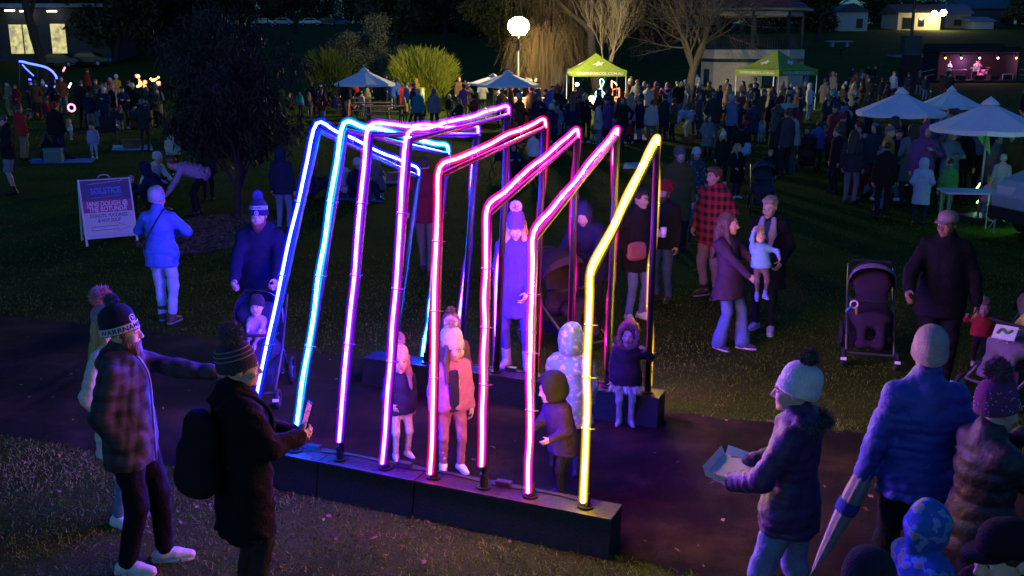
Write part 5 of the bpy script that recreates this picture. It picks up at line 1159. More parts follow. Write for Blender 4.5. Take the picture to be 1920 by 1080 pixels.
# ------------------------------------------------------------------ small held things
def cup(label, p, tilt=0):
    r = empty('coffee_cup', p, 0, label, 'cup'); MB().lathe([(.001, -.055), (.028, -.055), (.039, .05), (.036, .05)], (0, 0, 0), 18).build('paper_cup', PLASTIC, r, True, (.75, .75, .75)); MB().lathe([(.041, .046), (.042, .056), (.036, .066), (.001, .066)], (0, 0, 0), 18).build('lid', PLASTIC, r, True, (.7, .7, .72)); return r
def phone(label, p, rot, lit=None):
    r = empty('phone', p, 0, label, 'phone'); r.rotation_euler = rot; MB().box((0, 0, 0), (.074, .009, .15)).build('case', PLASTIC, r, False, (.02, .02, .025)); MB().box((0, -.0055, 0), (.067, .002, .138)).build('screen', lit or GLASS_D, r); return r
def handbag(label, p, rz, col, strap=None):
    r = empty('handbag', p, R(rz), label, 'bag'); s = SDF(); s.rc((-.08, 0, -.05), (.08, 0, -.05), .045, None, .03, (1, .7, 1)); s.rc((-.08, 0, .05), (.08, 0, .05), .035, None, .04, (1, .7, 1)); s.rc((0, 0, .05), (0, 0, -.05), .06, None, .05, (1.8, .6, 1)); link('pouch', s.mesh('pouch', .009, LEATHER), r, col); MB().box((0, -.045, .02), (.2, .008, .05)).build('flap', LEATHER, r, False, col)
    if strap: MB().tube(bezier(strap, 8), .006, 6).build('strap', LEATHER, r, True, col)
    return r
def plaid(name, base, dark, band, size):
    m = bpy.data.materials.new(name); t, b, o = nodes(m); tc = t.nodes.new('ShaderNodeTexCoord'); sx = t.nodes.new('ShaderNodeSeparateXYZ'); t.links.new(tc.outputs['Object'], sx.inputs[0]); outs = []
    ad = t.nodes.new('ShaderNodeMath'); ad.operation = 'ADD'; t.links.new(sx.outputs[0], ad.inputs[0]); t.links.new(sx.outputs[1], ad.inputs[1])
    for src in (ad.outputs[0], sx.outputs[2]):
        w = t.nodes.new('ShaderNodeMath'); w.operation = 'PINGPONG'; w.inputs[1].default_value = size; t.links.new(src, w.inputs[0]); g = t.nodes.new('ShaderNodeMath'); g.operation = 'GREATER_THAN'; g.inputs[1].default_value = size*band; t.links.new(w.outputs[0], g.inputs[0]); outs.append(g.outputs[0])
    s = t.nodes.new('ShaderNodeMath'); s.operation = 'ADD'; t.links.new(outs[0], s.inputs[0]); t.links.new(outs[1], s.inputs[1]); h = t.nodes.new('ShaderNodeMath'); h.operation = 'MULTIPLY'; h.inputs[1].default_value = .5; t.links.new(s.outputs[0], h.inputs[0])
    md = tuple(a*.5+c*.5 for a, c in zip(base, dark)); r = ramp(t, h.outputs[0], [(0, base), (.5, md), (1, dark)]); r.color_ramp.interpolation = 'CONSTANT'; r.color_ramp.elements[1].position = .3; r.color_ramp.elements[2].position = .8
    t.links.new(r.outputs[0], b.inputs['Base Color']); b.inputs['Roughness'].default_value = .8; n = add_noise(t, 26, 4); bump(t, b, n.outputs['Fac'], .5, .008); return m
def blotch(name, a, c, d, scale):
    m = bpy.data.materials.new(name); t, b, o = nodes(m); n = add_noise(t, scale, 1); r = ramp(t, n.outputs['Fac'], [(.0, a), (.47, a), (.55, c), (.64, d)]); r.color_ramp.interpolation = 'CONSTANT'; t.links.new(r.outputs[0], b.inputs['Base Color']); b.inputs['Roughness'].default_value = .6; n2 = add_noise(t, 40, 4); bump(t, b, n2.outputs['Fac'], .4, .006); return m
PLAID_RED = plaid('red_plaid', (.42, .03, .03), (.012, .008, .01), .5, .055); PLAID_DARK = plaid('dark_plaid', (.05, .038, .05), (.008, .007, .012), .62, .06)
BLOT_BLUE = blotch('blue_camouflage', (.05, .14, .48), (.25, .4, .66), (.55, .38, .1), 17); DOT_LILAC = blotch('lilac_flower_print', (.2, .3, .75), (.5, .3, .8), (.7, .6, .85), 26); FLORAL = blotch('dark_floral_print', (.03, .03, .05), (.15, .08, .1), (.25, .22, .25), 16)
BL = (.018, .018, .022); NAVY = (.015, .02, .05); JEAN = (.12, .2, .38); DJEAN = (.05, .09, .2); WHITE = (.75, .75, .75); PALE = (.6, .6, .62); BLOND = (.45, .3, .13); BROWN = (.09, .05, .03); DKHAIR = (.03, .02, .015); FAIR = (.56, .36, .28); GREY = (.25, .25, .27)
# ------------------------------------------------------------------ foreground left
p = ground(268, 1062); hd = dict(beanie=(.014, .018, .04), fine=1, pom=(.03, .05, .14), pr=.045, rib=.008, tall=1.08, hair='short', hcol=DKHAIR, beard=(.12, .06, .035))
r1, k1 = person('man in navy lettered beanie and dark plaid hooded jacket, hand in pocket', p, 88, tall(p, 582), dict(hR=(-.15, -.02, .9), eR=(-.7, 1, -.1), hideR=0, hL=(.16, -.66, 1.27), eL=(.4, .3, -1), pnL=(0, -.2, -1), curl=(.35, .9), head=(6, 4, 0), fL=(.09, -.12, 0), fR=(-.09, .06, 0), tR=-5, tL=12),
    dict(mat=PLAID_DARK, bulk=.022, len=.2, hood=1, puff=(.007, .085), flare=.005), dict(col=(.009, .008, .013), r=1.08), dict(col=(.62, .6, .62), sole=(.8, .8, .8)), hd, FAIR, .009, 2, seed=1)
hat = [c for c in r1.children if c.name.startswith('beanie')][0]; hat_band(hat, k1, hd, .004, .05, (.62, .63, .68)); hat_text(hat, k1, hd, 'WARRNAMBOOL', math.pi+.85, .011, .043, (.014, .018, .045)); hat_emblem(hat, k1, hd, math.pi*1.5-.35, .075, .026, (.62, .6, .65), .99)
m = MB(); zp_ = [k1.pel+Vector((0, -.155, -.18)), k1.waist+Vector((0, -.16, 0)), k1.chest+Vector((0, -.165, .05)), k1.neck+Vector((0, -.1, .0))]; m.tube(bezier([v*1.0 for v in zp_], 6), .007, 6).build('zip', PAINT, r1, True, (.2, .2, .22))
p = ground(244, 975); hd = dict(beanie=(.28, .2, .34), fine=1, pom=(.7, .3, .32), pr=.075, hair='long', hcol=BLOND)
person('woman with blonde hair, cream long puffer and pink pompom beanie behind the plaid man', p, 75, tall(p, 575), dict(hL=(.22, -.02, .9), hR=(-.22, -.04, .9)), dict(col=(.62, .58, .54), mat=NYLON, puff=(.01, .075), len=.34, bulk=.02), dict(col=JEAN, mat=DENIM, r=.92), dict(col=WHITE, sole=WHITE), hd, FAIR, .01, 2, seed=2, fem=1)
p = feet_for(474, 648, 1.66); hd = dict(beanie=(.05, .035, .055), fine=1, pom=(.16, .08, .12), pr=.075, hair='short', hcol=DKHAIR, tall=1.02)
r3, k3 = person('woman in long black hooded coat with backpack, seen from behind, holding a phone', p, 122, 1.66, dict(hR=(-.1, -.33, 1.13), hL=(.04, -.35, 1.11), eR=(-.7, .5, -1), eL=(.7, .5, -1), curl=1.0, head=(-14, 6, 0), pnR=(.8, 0, .5), pnL=(-.8, 0, .5)), dict(col=(.008, .007, .01), len=.42, bulk=.035, flare=.03, hood=1, wr=.006), dict(col=(.03, .024, .026), r=1.05), dict(col=BL), hd, FAIR, .009, 2, seed=3, fem=1)
hat = [c for c in r3.children if c.name.startswith('beanie')][0]
for z in (.075, .1, .125):
    m = MB(); q = k3.hs; M = k3.H@Matrix.Rotation(R(-17), 3, 'X').to_3x3(); f = {.075: 1.035, .1: .995, .125: .905}[z]
    m.tube([hp(k3, 0, .018, -.008)+M@Vector((f*.0995*q*math.cos(t)*.92, f*.0995*q*math.sin(t)*1.12, z*q*1.02)) for t in np.linspace(0, 2*math.pi, 40)], .004, 6, False); m.build('stripe', KNIT, hat, True, (.3, .2, .26))
bp = empty('backpack', r3.location, r3.rotation_euler.z, 'large round black backpack worn by the woman in the long coat', 'backpack'); s = SDF(); b = k3.b
s.rc((0, .27*b, 1.0*b), (0, .25*b, 1.28*b), .13*b, .12*b, .06, (1.15, .8, 1)); s.rc((-.08*b, .29*b, .96*b), (.08*b, .29*b, .96*b), .1*b, None, .06); s.rc((0, .36*b, .98*b), (0, .35*b, 1.1*b), .07*b, None, .05, (1.3, .7, 1)); s.wrinkle(.004, 36, 2); link('pack_body', s.mesh('pack_body', .011, FABRIC), bp, (.013, .013, .016))
for sx in (-1, 1): MB().tube(bezier([Vector((sx*.09, .17, 1.4))*b, Vector((sx*.12, .03, 1.5))*b, Vector((sx*.12, -.15, 1.35))*b, Vector((sx*.13, -.12, 1.12))*b, Vector((sx*.12, .14, 1.02))*b], 6), .016, 6).build('shoulder_strap', FABRIC, bp, True, (.013, .013, .016))
def screen_mat():
    m = bpy.data.materials.new('phone_picture'); t, b, o = nodes(m); n = add_noise(t, 60, 2); r = ramp(t, n.outputs['Fac'], [(.4, (.02, .01, .04)), (.5, (.9, .15, .6)), (.6, (.1, .05, .5))]); t.links.new(r.outputs[0], b.inputs['Emission Color']); b.inputs['Emission Strength'].default_value = 1.2; b.inputs['Base Color'].default_value = (.01, .01, .01, 1); return m
phone('phone with a lit picture held up by the woman in black', W_(r3, Vector((-.03, -.43, 1.24))*k3.b), (R(-18), 0, r3.rotation_euler.z+math.pi), screen_mat())
# ------------------------------------------------------------------ bearded man, pram, woman in blue, sign
p = feet_for(503, 378, 1.8); hd = dict(beanie=(.015, .02, .06), fine=1, pom=(.05, .07, .25), pr=.05, hair='short', hcol=(.12, .05, .025), beard=(.2, .07, .03), tall=1.05)
r4, k4 = person('bearded man in navy jacket and lettered pompom beanie pushing a pram', p, 4, 1.8, dict(hL=(.2, -.42, 1.02), hR=(-.2, -.42, 1.02), curl=1.1, head=(0, 10, 0)), dict(col=(.012, .014, .04), bulk=.026, len=.2, hood=1), dict(col=(.02, .02, .04)), dict(col=BL), hd, FAIR, .011, 2, seed=4)
hat = [c for c in r4.children if c.name.startswith('beanie')][0]; hat_band(hat, k4, hd, .062, .098, (.5, .52, .6), out=.955); hat_text(hat, k4, hd, 'WARRNAMBOOL', math.pi*1.5, .068, .092, (.015, .02, .06), out=.975); hat_emblem(hat, k4, hd, math.pi*1.5, .028, .022, (.6, .6, .66), 1.02)
pr = pram('navy pram with pale grey canopy pushed by the bearded man', p+Vector((.1, -.78, 0)), 2, (.05, .06, .13), (.34, .34, .42), (.03, .03, .06), .92, (98, 172)); baby('baby in dark printed hat and mauve wrap in the navy pram', pr, (.4, .24, .42), (.03, .03, .035), (.3, .2, .3))
p = ground(314, 603); rb, kb = person('woman in blue puffer jacket and pale jeans, seen from behind', p, 176, tall(p, 352), dict(hL=(.12, -.25, 1.18), hR=(-.12, -.25, 1.15), eL=(1, .1, -.5), eR=(-1, .1, -.5), fL=(.1, -.1, 0), fR=(-.09, .05, 0), head=(-5, 2, 0)), dict(col=(.07, .16, .55), mat=NYLON, puff=(.009, .05), bulk=.022, len=.2, flare=.012), dict(col=(.5, .56, .66), mat=DENIM, r=1.05), dict(col=(.12, .06, .035), boot=.25), dict(beanie=(.3, .33, .38), fine=1, rib=.006, hair='short', hcol=BROWN), FAIR, .011, 2, seed=5, fem=1)
b = kb.b; MB().tube(bezier([Vector(v)*b for v in ((-.14, -.1, 1.47), (-.11, .06, 1.5), (0, .168, 1.3), (.13, .17, 1.08), (.2, .03, .93))], 8), .009, 6).build('bag_strap', LEATHER, rb, True, (.02, .02, .03))
sg = ground(206, 452); sroot = empty('sandwich_board', sg, R(30), 'white-framed sandwich board sign for Jane Dough at the rotunda', 'sign'); hgt = 1.1; wd = .82; dpt = .3
def slant(m, x, z, out=0): return Vector((x, -dpt*(1-z/hgt)-out, z))
for fr in (-1, 1):
    rot = lambda v: Vector((v.x, v.y*(-fr), v.z)) if fr == -1 else Vector((v.x, -v.y, v.z))
    pn = MB(); q = [slant(0, -wd/2, .13), slant(0, wd/2, .13), slant(0, wd/2, hgt), slant(0, -wd/2, hgt)]; o_ = Vector((0, -.02, -.006))
    pn.hexa([rot(v) for v in q], [rot(v+o_) for v in q]); po = pn.build('panel', PAINT, sroot, False, (.5, .5, .52))
    for a, bb in ((( -wd/2, .0), (-wd/2, hgt)), ((wd/2, 0), (wd/2, hgt)), ((-wd/2, hgt-.01), (wd/2, hgt-.01)), ((-wd/2, .13), (wd/2, .13))): MB().tube([rot(slant(0, *a)+o_*.5), rot(slant(0, *bb)+o_*.5)], .02, 6).build('frame_tube', PAINT, sroot, False, (.75, .75, .77))
    if fr == -1:
        def printed(x0, x1, z0, z1, col, out, name): MB().quad(slant(0, x0, z0, out), slant(0, x1, z0, out), slant(0, x1, z1, out), slant(0, x0, z1, out)).build(name, PAINT, po, False, col)
        printed(-.4, .4, .74, 1.11, (.05, .06, .16), .026, 'poster_top'); printed(-.4, .4, .545, .74, (.5, .03, .22), .026, 'poster_band'); printed(-.4, .4, .16, .545, (.6, .6, .64), .026, 'poster_bottom')
        def words(tx, z, hh, col, bold=.02, x=0):
            V, F = text_geo(tx, 1, font_bold=bold); m = MB(); m.v = [tuple(slant(0, x+v[0]*hh*1.0, z+v[1]*hh*1.25, .029)) for v in V]; m.f = F; m.m = [0]*len(F); m.build('lettering', PAINT, po, False, col)
        words('SOLSTICE', .9, .115, (.12, .2, .7), .03); words('JANE DOUGH @', .685, .088, (.8, .78, .8)); words('THE ROTUNDA', .595, .088, (.8, .78, .8)); words('DONUTS, PUDDINGS', .485, .064, (.05, .06, .16)); words('& HOT SOUP', .405, .064, (.05, .06, .16))
        ar = [(-.3, .25), (.14, .25), (.14, .215), (.32, .28), (.14, .345), (.14, .31), (-.3, .31), (-.3, .25)]; MB().tube([slant(0, x, z, .03) for x, z in ar], .006, 4).build('arrow_outline', PAINT, po, False, (.2, .2, .3))
        MB().tube([slant(0, -.28, 1.02, .03), slant(0, .3, 1.06, .03)], .005, 4).tube([slant(0, .22, 1.02, .03), slant(0, .28, 1.09, .03)], .004, 4).build('star_line', PAINT, po, False, (.6, .6, .7)); MB().tube([slant(0, -.25, .79, .03), slant(0, .25, .81, .03)], .004, 4).build('underline', PAINT, po, False, (.4, .4, .7))
MB().tube(bezier([(-.1, 0, hgt), (-.06, 0, hgt+.06), (.06, 0, hgt+.06), (.1, 0, hgt)], 6), .012, 6).build('handle', PAINT, sroot, True, (.4, .4, .42))
# ------------------------------------------------------------------ inside the tunnel
p = feet_for(968, 398, 1.68); hd = dict(beanie=(.13, .06, .4), fine=1, pom=(.8, .7, .85), pr=.06, hair='long', hcol=(.6, .42, .3), tall=1.1)
rw, kw = person('woman in purple coat and purple beanie with white pompom, looking down in the tunnel', p, -12, 1.68, dict(hL=(.15, -.16, .92), hR=(-.2, -.02, .88), head=(8, 24, 0), fL=(.14, -.06, 0), fR=(-.12, .05, 0)), dict(col=(.08, .045, .22), len=.34, bulk=.018, flare=.02), dict(col=(.07, .045, .16), r=.86), dict(col=(.3, .26, .34), boot=.35, sole=(.2, .2, .2)), hd, FAIR, .011, 2, seed=6, fem=1)
p = ground(848, 880); hd = dict(beanie=(.55, .46, .5), fine=1, pom=(.8, .65, .75), pr=.06, hair='long', hcol=(.12, .05, .04), tall=1.12)
rgirl, kg = person('girl in pink jacket, dark printed shirt and white pompom beanie in the tunnel', p, 16, tall(p, 622), dict(hL=(.24, -.08, .86), hR=(-.25, -.03, .84), head=(34, 12, 0), fL=(.1, -.05, 0), fR=(-.11, .04, 0)), dict(col=(.45, .15, .32), bulk=.026, len=.12, puff=(.004, .06)), dict(col=(.42, .14, .27), r=.95), dict(col=(.75, .72, .75), sole=(.8, .8, .8)), hd, FAIR, .0095, 2, seed=7, fem=1)
b = kg.b; s = SDF(); link('shirt', front_panel(kg, dict(bulk=.026, len=.12), .066, .44, -.1, .0095, .02), rgirl, (.03, .018, .06))
m = MB(); rgs = random.Random(4)
for i in range(7):
    x = -.055+.0185*i+rgs.uniform(-.004, .004); z0 = kg.chest.z+rgs.uniform(-.02, .0)*b; ln = rgs.uniform(.05, .12)*b; yb = kg.chest.y-.171*b+abs(x)*.2*b
    m.tube([(x*b*1.3, yb, z0), (x*b*1.3, yb-.004*b, z0-ln*.5), (x*b*1.3+.004, yb-.005*b, z0-ln)], [.007*b*rgs.uniform(.5, 1), .004*b, .008*b*rgs.uniform(.6, 1.3)], 6)
m.build('shirt_print', FABRIC, rgirl, True, (.5, .45, .6))
m = MB(); [m.ball(kg.an['R']+Vector((.0, -.05, .07+.05*i))*b*1.6+Vector((-.01*(i % 2), -.005, 0)), .018*b, 8, 6) for i in range(4)]; m.build('sock_pattern', KNIT, rgirl, True, (.7, .6, .5))
p = ground(754, 858); person('small child in navy jacket, pale tights and fluffy pink hat in the tunnel', p, 25, tall(p, 652), dict(hR=(-.24, -.3, 1.05), hL=(.22, -.02, .84), head=(-10, -4, 0)), dict(col=(.03, .03, .09), bulk=.02, len=.16), dict(col=(.62, .55, .6), r=.95), dict(col=(.6, .5, .55), sole=WHITE), dict(beanie=(.62, .4, .52), pom=(.6, .4, .55), pr=.07, hair='long', hcol=(.4, .25, .2)), FAIR, .01, 2, seed=8, fem=1)
p = feet_for(848, 590, 1.08); person('child in grey-brown pompom beanie behind the girl in pink', p, 190, 1.08, {}, dict(col=(.14, .08, .07), bulk=.025, len=.18), dict(col=(.05, .04, .06)), dict(col=BL), dict(beanie=(.16, .1, .12), pom=(.16, .11, .12), pr=.05, fine=1, hair='short', hcol=DKHAIR), FAIR, .012, 1, seed=9)
p = feet_for(1066, 612, 1.24); rl, kl = person('child in hooded blue and lilac printed raincoat, back turned, in the tunnel', p, 168, 1.24, dict(hL=(.24, -.12, .88), hR=(-.22, -.1, .9), lean=6), dict(mat=DOT_LILAC, bulk=.035, len=.3, flare=.03), dict(col=(.03, .03, .06)), dict(col=BL), dict(hood=(.3, .3, .7), hmat=DOT_LILAC), FAIR, .011, 2, seed=10)
p = Vector((feet_for(1058, 722, 1.02).x, 7.0, 0)); person('small child in dark hood and purple coat leaning towards the pink tube', p, -62, 1.02, dict(lean=14, hR=(-.12, -.42, 1.08), hL=(.18, -.3, 1.0), head=(-10, 8, 0), fL=(.12, -.1, 0)), dict(col=(.05, .025, .09), bulk=.03, len=.26, flare=.03), dict(col=BL), dict(col=BL), dict(hood=(.025, .02, .035)), FAIR, .01, 2, seed=11)
p = ground(1172, 796); rt_, kt = person('toddler in dark fur-hooded coat and white tutu holding a light arch pole', p, -8, tall(p, 604), dict(hL=(.32, -.06, 1.42), eL=(1, .3, -.6), hR=(-.26, -.02, .86), head=(-4, 0, 6)), dict(col=(.05, .025, .045), bulk=.03, len=.2, flare=.03), dict(col=(.62, .52, .56), r=.9), dict(col=(.5, .4, .36), boot=.35, sole=WHITE), dict(hood=(.1, .04, .07), fur=(.32, .15, .2)), FAIR, .01, 2, seed=12, fem=1)
b = kt.b; n = 420; rg = np.random.RandomState(2); a = rg.rand(n)*6.283; z0 = (kt.pel.z-.12*b); c = np.stack([np.cos(a)*.17*b, np.sin(a)*.13*b, np.full(n, z0)], 1); d = np.stack([np.cos(a)*.7, np.sin(a)*.7, np.full(n, -1.0)], 1); d /= np.linalg.norm(d, axis=1)[:, None]; V, F = spikes(c, d, .2*b, .03*b, rg, .15); V[2::3] += 0; link('tutu', array_mesh('tutu', V[:, :], F[:, ::-1], FABRIC, False, 3), rt_, (.7, .64, .68))
p = feet_for(800, 292, 1.78); person('man in maroon jacket and tan trousers walking away beyond the tunnel', p, 170, 1.78, dict(fL=(.1, -.2, 0), fR=(-.1, .16, 0), hL=(.24, .1, .95), hR=(-.24, -.18, .95)), dict(col=(.22, .02, .03), len=.16), dict(col=(.22, .15, .1)), dict(col=BROWN), dict(hair='short', hcol=BROWN), FAIR, .016, 1, seed=13)
# dark pram with someone bending to it, behind the pink arches
p = ground(1062, 655); pr2 = pram('black pram with round canopy behind the magenta arch', p, 35, (.025, .022, .03), (.05, .04, .06), (.03, .02, .03), 1.05, (40, 168), refl=False)
person('person in dark blue hood and coat bending over the black pram', p+Vector((.32, .75, 0)), -20, 1.7, dict(lean=32, hL=(.2, -.62, .98), hR=(-.2, -.62, .98), head=(0, 15, 0)), dict(col=(.02, .02, .05), bulk=.03, len=.28), dict(col=BL), dict(col=BL), dict(hood=(.03, .03, .09)), FAIR, .013, 1, seed=14)
# ------------------------------------------------------------------ family group right of the tunnel
p = ground(1192, 598); rcw, kc = person('dark-haired woman in black coat and blue jeans with a pink bag and a coffee', p, 28, tall(p, 352), dict(hL=(.14, -.3, 1.2), eL=(1, .3, -1), hR=(-.22, -.05, .95), curl=(1.1, .5), head=(14, 6, 0)), dict(col=(.022, .02, .025), len=.28, bulk=.02), dict(col=(.15, .2, .42), mat=DENIM, r=.98), dict(col=(.75, .72, .74), sole=WHITE), dict(hair='short', hcol=DKHAIR), FAIR, .011, 2, seed=15, fem=1)
cup('white paper coffee cup held by the dark-haired woman', W_(rcw, Vector((.11, -.4, 1.23))*kc.b)); handbag('pink handbag hanging at the black-coated woman\'s side', W_(rcw, Vector((-.16, -.2, .98))*kc.b), 28, (.42, .14, .18))
p = ground(1240, 563); rm, km = person('man in red beanie, dark jacket and blue jeans with a coffee', p, -38, tall(p, 340), dict(hR=(-.16, -.3, 1.2), eR=(-1, .3, -1), curl=(.5, 1.1), head=(-8, 2, 0)), dict(col=(.025, .022, .03), len=.16, bulk=.022), dict(col=(.08, .12, .26), mat=DENIM), dict(col=(.1, .05, .035), sole=(.1, .08, .06)), dict(beanie=(.32, .02, .03), fine=1, beard=(.1, .05, .04), hair='short', hcol=BROWN), FAIR, .012, 2, seed=16)
cup('white paper coffee cup held by the man in red beanie', W_(rm, Vector((-.13, -.4, 1.23))*km.b))
p = ground(1268, 470); person('person in long olive coat behind the coffee drinkers', p, 10, tall(p, 276), {}, dict(col=(.11, .1, .03), len=.42, bulk=.03), dict(col=BL), dict(col=BL), dict(beanie=(.14, .13, .12)), FAIR, .014, 1, seed=17)
p = feet_for(1301, 278, 1.36); person('child in white beanie and dark floral coat', p, -5, 1.36, {}, dict(mat=FLORAL, len=.25), dict(col=NAVY), dict(col=BL), dict(beanie=(.62, .62, .64), hair='long', hcol=BROWN), FAIR, .015, 1, seed=18)
p = ground(1298, 456); person('toddler in bright blue coat and pale beanie walking', p, 20, tall(p, 366), dict(fL=(.12, -.14, 0), fR=(-.1, .1, 0)), dict(col=(.04, .17, .5), bulk=.03, len=.24, flare=.03), dict(col=(.04, .03, .06)), dict(col=BL), dict(beanie=(.4, .34, .36)), FAIR, .012, 2, seed=19)
p = ground(1330, 556); person('man with moustache in red and black plaid hooded jacket', p, -48, tall(p, 312), dict(hL=(.24, -.05, .92), hR=(-.24, -.08, .94), head=(-12, 4, 0)), dict(mat=PLAID_RED, bulk=.034, len=.22, hood=1), dict(col=(.3, .22, .2)), dict(col=(.05, .03, .03), boot=.2), dict(hair='short', hcol=(.16, .06, .03)), FAIR, .011, 2, seed=20)
p = ground(1362, 652); rmu, kmu = person('woman in dark purple jacket and flared jeans lifting a toddler', p, 48, 1.56, dict(lean=-8, hL=(.06, -.34, 1.12), hR=(-.1, -.32, 1.02), eL=(1, .1, -.6), eR=(-1, .1, -.4), head=(10, 6, 0), fL=(.12, -.16, 0), fR=(-.1, .06, 0), curl=.8), dict(col=(.06, .035, .07), len=.26, flare=.07, bulk=.018), dict(col=(.1, .15, .42), mat=DENIM, flare=.045), dict(col=(.04, .03, .06), sole=(.6, .6, .6)), dict(hair='long', hcol=(.1, .05, .04)), FAIR, .011, 2, seed=21, fem=1)
tp_ = W_(rmu, (.02, -.36, 0)); person('toddler in pale blue jumper lifted up, one arm raised', (tp_.x, tp_.y, .62), -6, .82, dict(lean=-12, side=-6, hR=(-.26, -.12, 1.95), eR=(-1, .2, .4), hL=(.42, -.2, 1.2), eL=(1, .4, 0), fL=(.12, -.16, .1), fR=(-.08, -.14, .05), head=(8, -16, 4), tL=20, tR=-5), dict(col=(.2, .42, .66), len=.08, bulk=.018), dict(col=(.14, .1, .08)), dict(col=(.12, .2, .45), boot=.3, sole=(.4, .4, .4)), dict(hair='short', hcol=(.4, .27, .16)), FAIR, .0095, 2, seed=22)
p = ground(1432, 618); rco, kco = person('woman in long black coat with pale grey lapels and bright trainers', p, -30, tall(p, 366), dict(hL=(.2, -.12, .95), hR=(-.14, -.3, 1.0), head=(-10, 14, 0), fR=(-.12, .02, 0), fL=(.12, -.12, 0)), dict(col=(.016, .015, .02), len=.38, bulk=.03, flare=.03, hood=1), dict(col=(.015, .015, .02), r=.86), dict(col=(.55, .35, .6), sole=(.75, .7, .75)), dict(hair='bun', hcol=(.42, .3, .2)), FAIR, .011, 2, seed=23, fem=1)
b = kco.b
for sx in (-1, 1):
    s = SDF(); s.rc(Vector((sx*.07, -.1, 1.48))*b, Vector((sx*.085, -.175, 1.3))*b, .034*b, .05*b, .03, (1, .8, 1)); s.rc(Vector((sx*.085, -.175, 1.3))*b, Vector((sx*.05, -.17, 1.05))*b, .04*b, .02*b, .03, (1, .6, 1)); link('lapel', s.mesh('lapel', .011, FABRIC), rco, (.36, .3, .4))
link('jumper', front_panel(kco, dict(bulk=.03, fem=1), .055, .5, .1, .011, .012), rco, (.04, .05, .14))
# ------------------------------------------------------------------ man in cap with stroller and toddler
p = feet_for(1747, 394, 1.8); person('man in grey cap and dark clothes holding a toddler\'s hand beside a stroller', p, -14, 1.8, dict(hR=(-.34, -.3, 1.02), hL=(.32, -.06, .82), eL=(1, .4, -.2), head=(-38, 8, 0)), dict(col=(.008, .007, .011), bulk=.03, len=.22), dict(col=(.007, .007, .009), r=1.1), dict(col=BL), dict(cap=(.2, .16, .17), hair='short', hcol=DKHAIR), (.2, .1, .065), .011, 2, seed=24)
ps = ground(1640, 684); pram('large dark purple stroller with mauve canopy rim, seat empty', ps+Vector((0, .25, 0)), -16, (.026, .014, .028), (.2, .14, .22), (.035, .02, .04), .96, (62, 170))
lk = empty('toy_ring', W_(bpy.data.objects['pram.002'] if 'pram.002' in bpy.data.objects else bpy.data.objects['pram'], (-.2, -.24, .68)), 0, 'small toy ring hanging on the purple stroller', 'toy'); MB().torus((0, 0, 0), .04, .01, (0, 1, 0), 16, 6).build('ring', PLASTIC, lk, True, (.7, .6, .7)); MB().tube([(0.02, -.01, -.03), (.035, -.01, -.12)], .012, 6).build('orange_tag', PLASTIC, lk, True, (.6, .3, .03)); MB().tube([(-.03, -.01, -.02), (-.09, -.01, -.08)], .012, 6).build('blue_tag', PLASTIC, lk, True, (.05, .2, .6))
p = ground(1832, 684); person('toddler in red and navy jacket reaching up to the man in the cap', p, -20, tall(p, 556), dict(hR=(-.42, -.06, 1.42), eR=(-1, .3, -.4), hL=(.26, -.06, .9), head=(-4, 14, 0), fL=(.12, .06, 0)), dict(col=(.36, .03, .03), bulk=.028, len=.1), dict(col=(.015, .015, .02)), dict(col=(.55, .5, .52), sole=WHITE), dict(hair='short', hcol=(.16, .08, .05)), (.4, .22, .16), .01, 2, seed=25)
tr_ = [o for o in C.objects if o.get('label', '').startswith('toddler in red')][0]; kq = skeleton(tall(p, 556), dict(hR=(-.42, -.06, 1.42))); s = SDF(); b = kq.b; w = kq.w; s.rc(kq.sh['L'], kq.sh['R'], .086*b, None, .05); s.rc(kq.chest+Vector((0, 0, .08*b)), kq.neck, .162*b*w, .1*b, .04, (1.16, .86, 1)); s.cut((0, 0, kq.chest.z+.03*b), (0, 0, -1), .01); link('yoke', s.mesh('yoke', .011, FABRIC), tr_, (.02, .02, .05))
pq = ground(1905, 742); pr3 = pram('grey reclined stroller with blankets at the right edge', pq, -62, (.05, .04, .06), (.1, .08, .12), (.14, .11, .15), 1.05, (110, 172)); baby('baby in yellow jacket lying in the stroller at the right edge', pr3, (.55, .4, .1), (.3, .18, .3), (.25, .2, .28))
tg = empty('soft_book', W_(pr3, (.02, -.3, .66)), R(-40), 'small soft book with a caterpillar lying on the reclined stroller', 'toy'); tg.rotation_euler = (R(-50), 0, R(-40)); MB().box((0, 0, 0), (.2, .015, .16)).build('page', FABRIC, tg, False, (.7, .68, .66)); MB().tube(bezier([(-.06, -.012, -.03), (-.03, -.012, .03), (.02, -.012, -.01), (.06, -.012, .03)], 6), .014, 6).build('wavy_green_shape', FABRIC, tg, True, (.08, .25, .08))
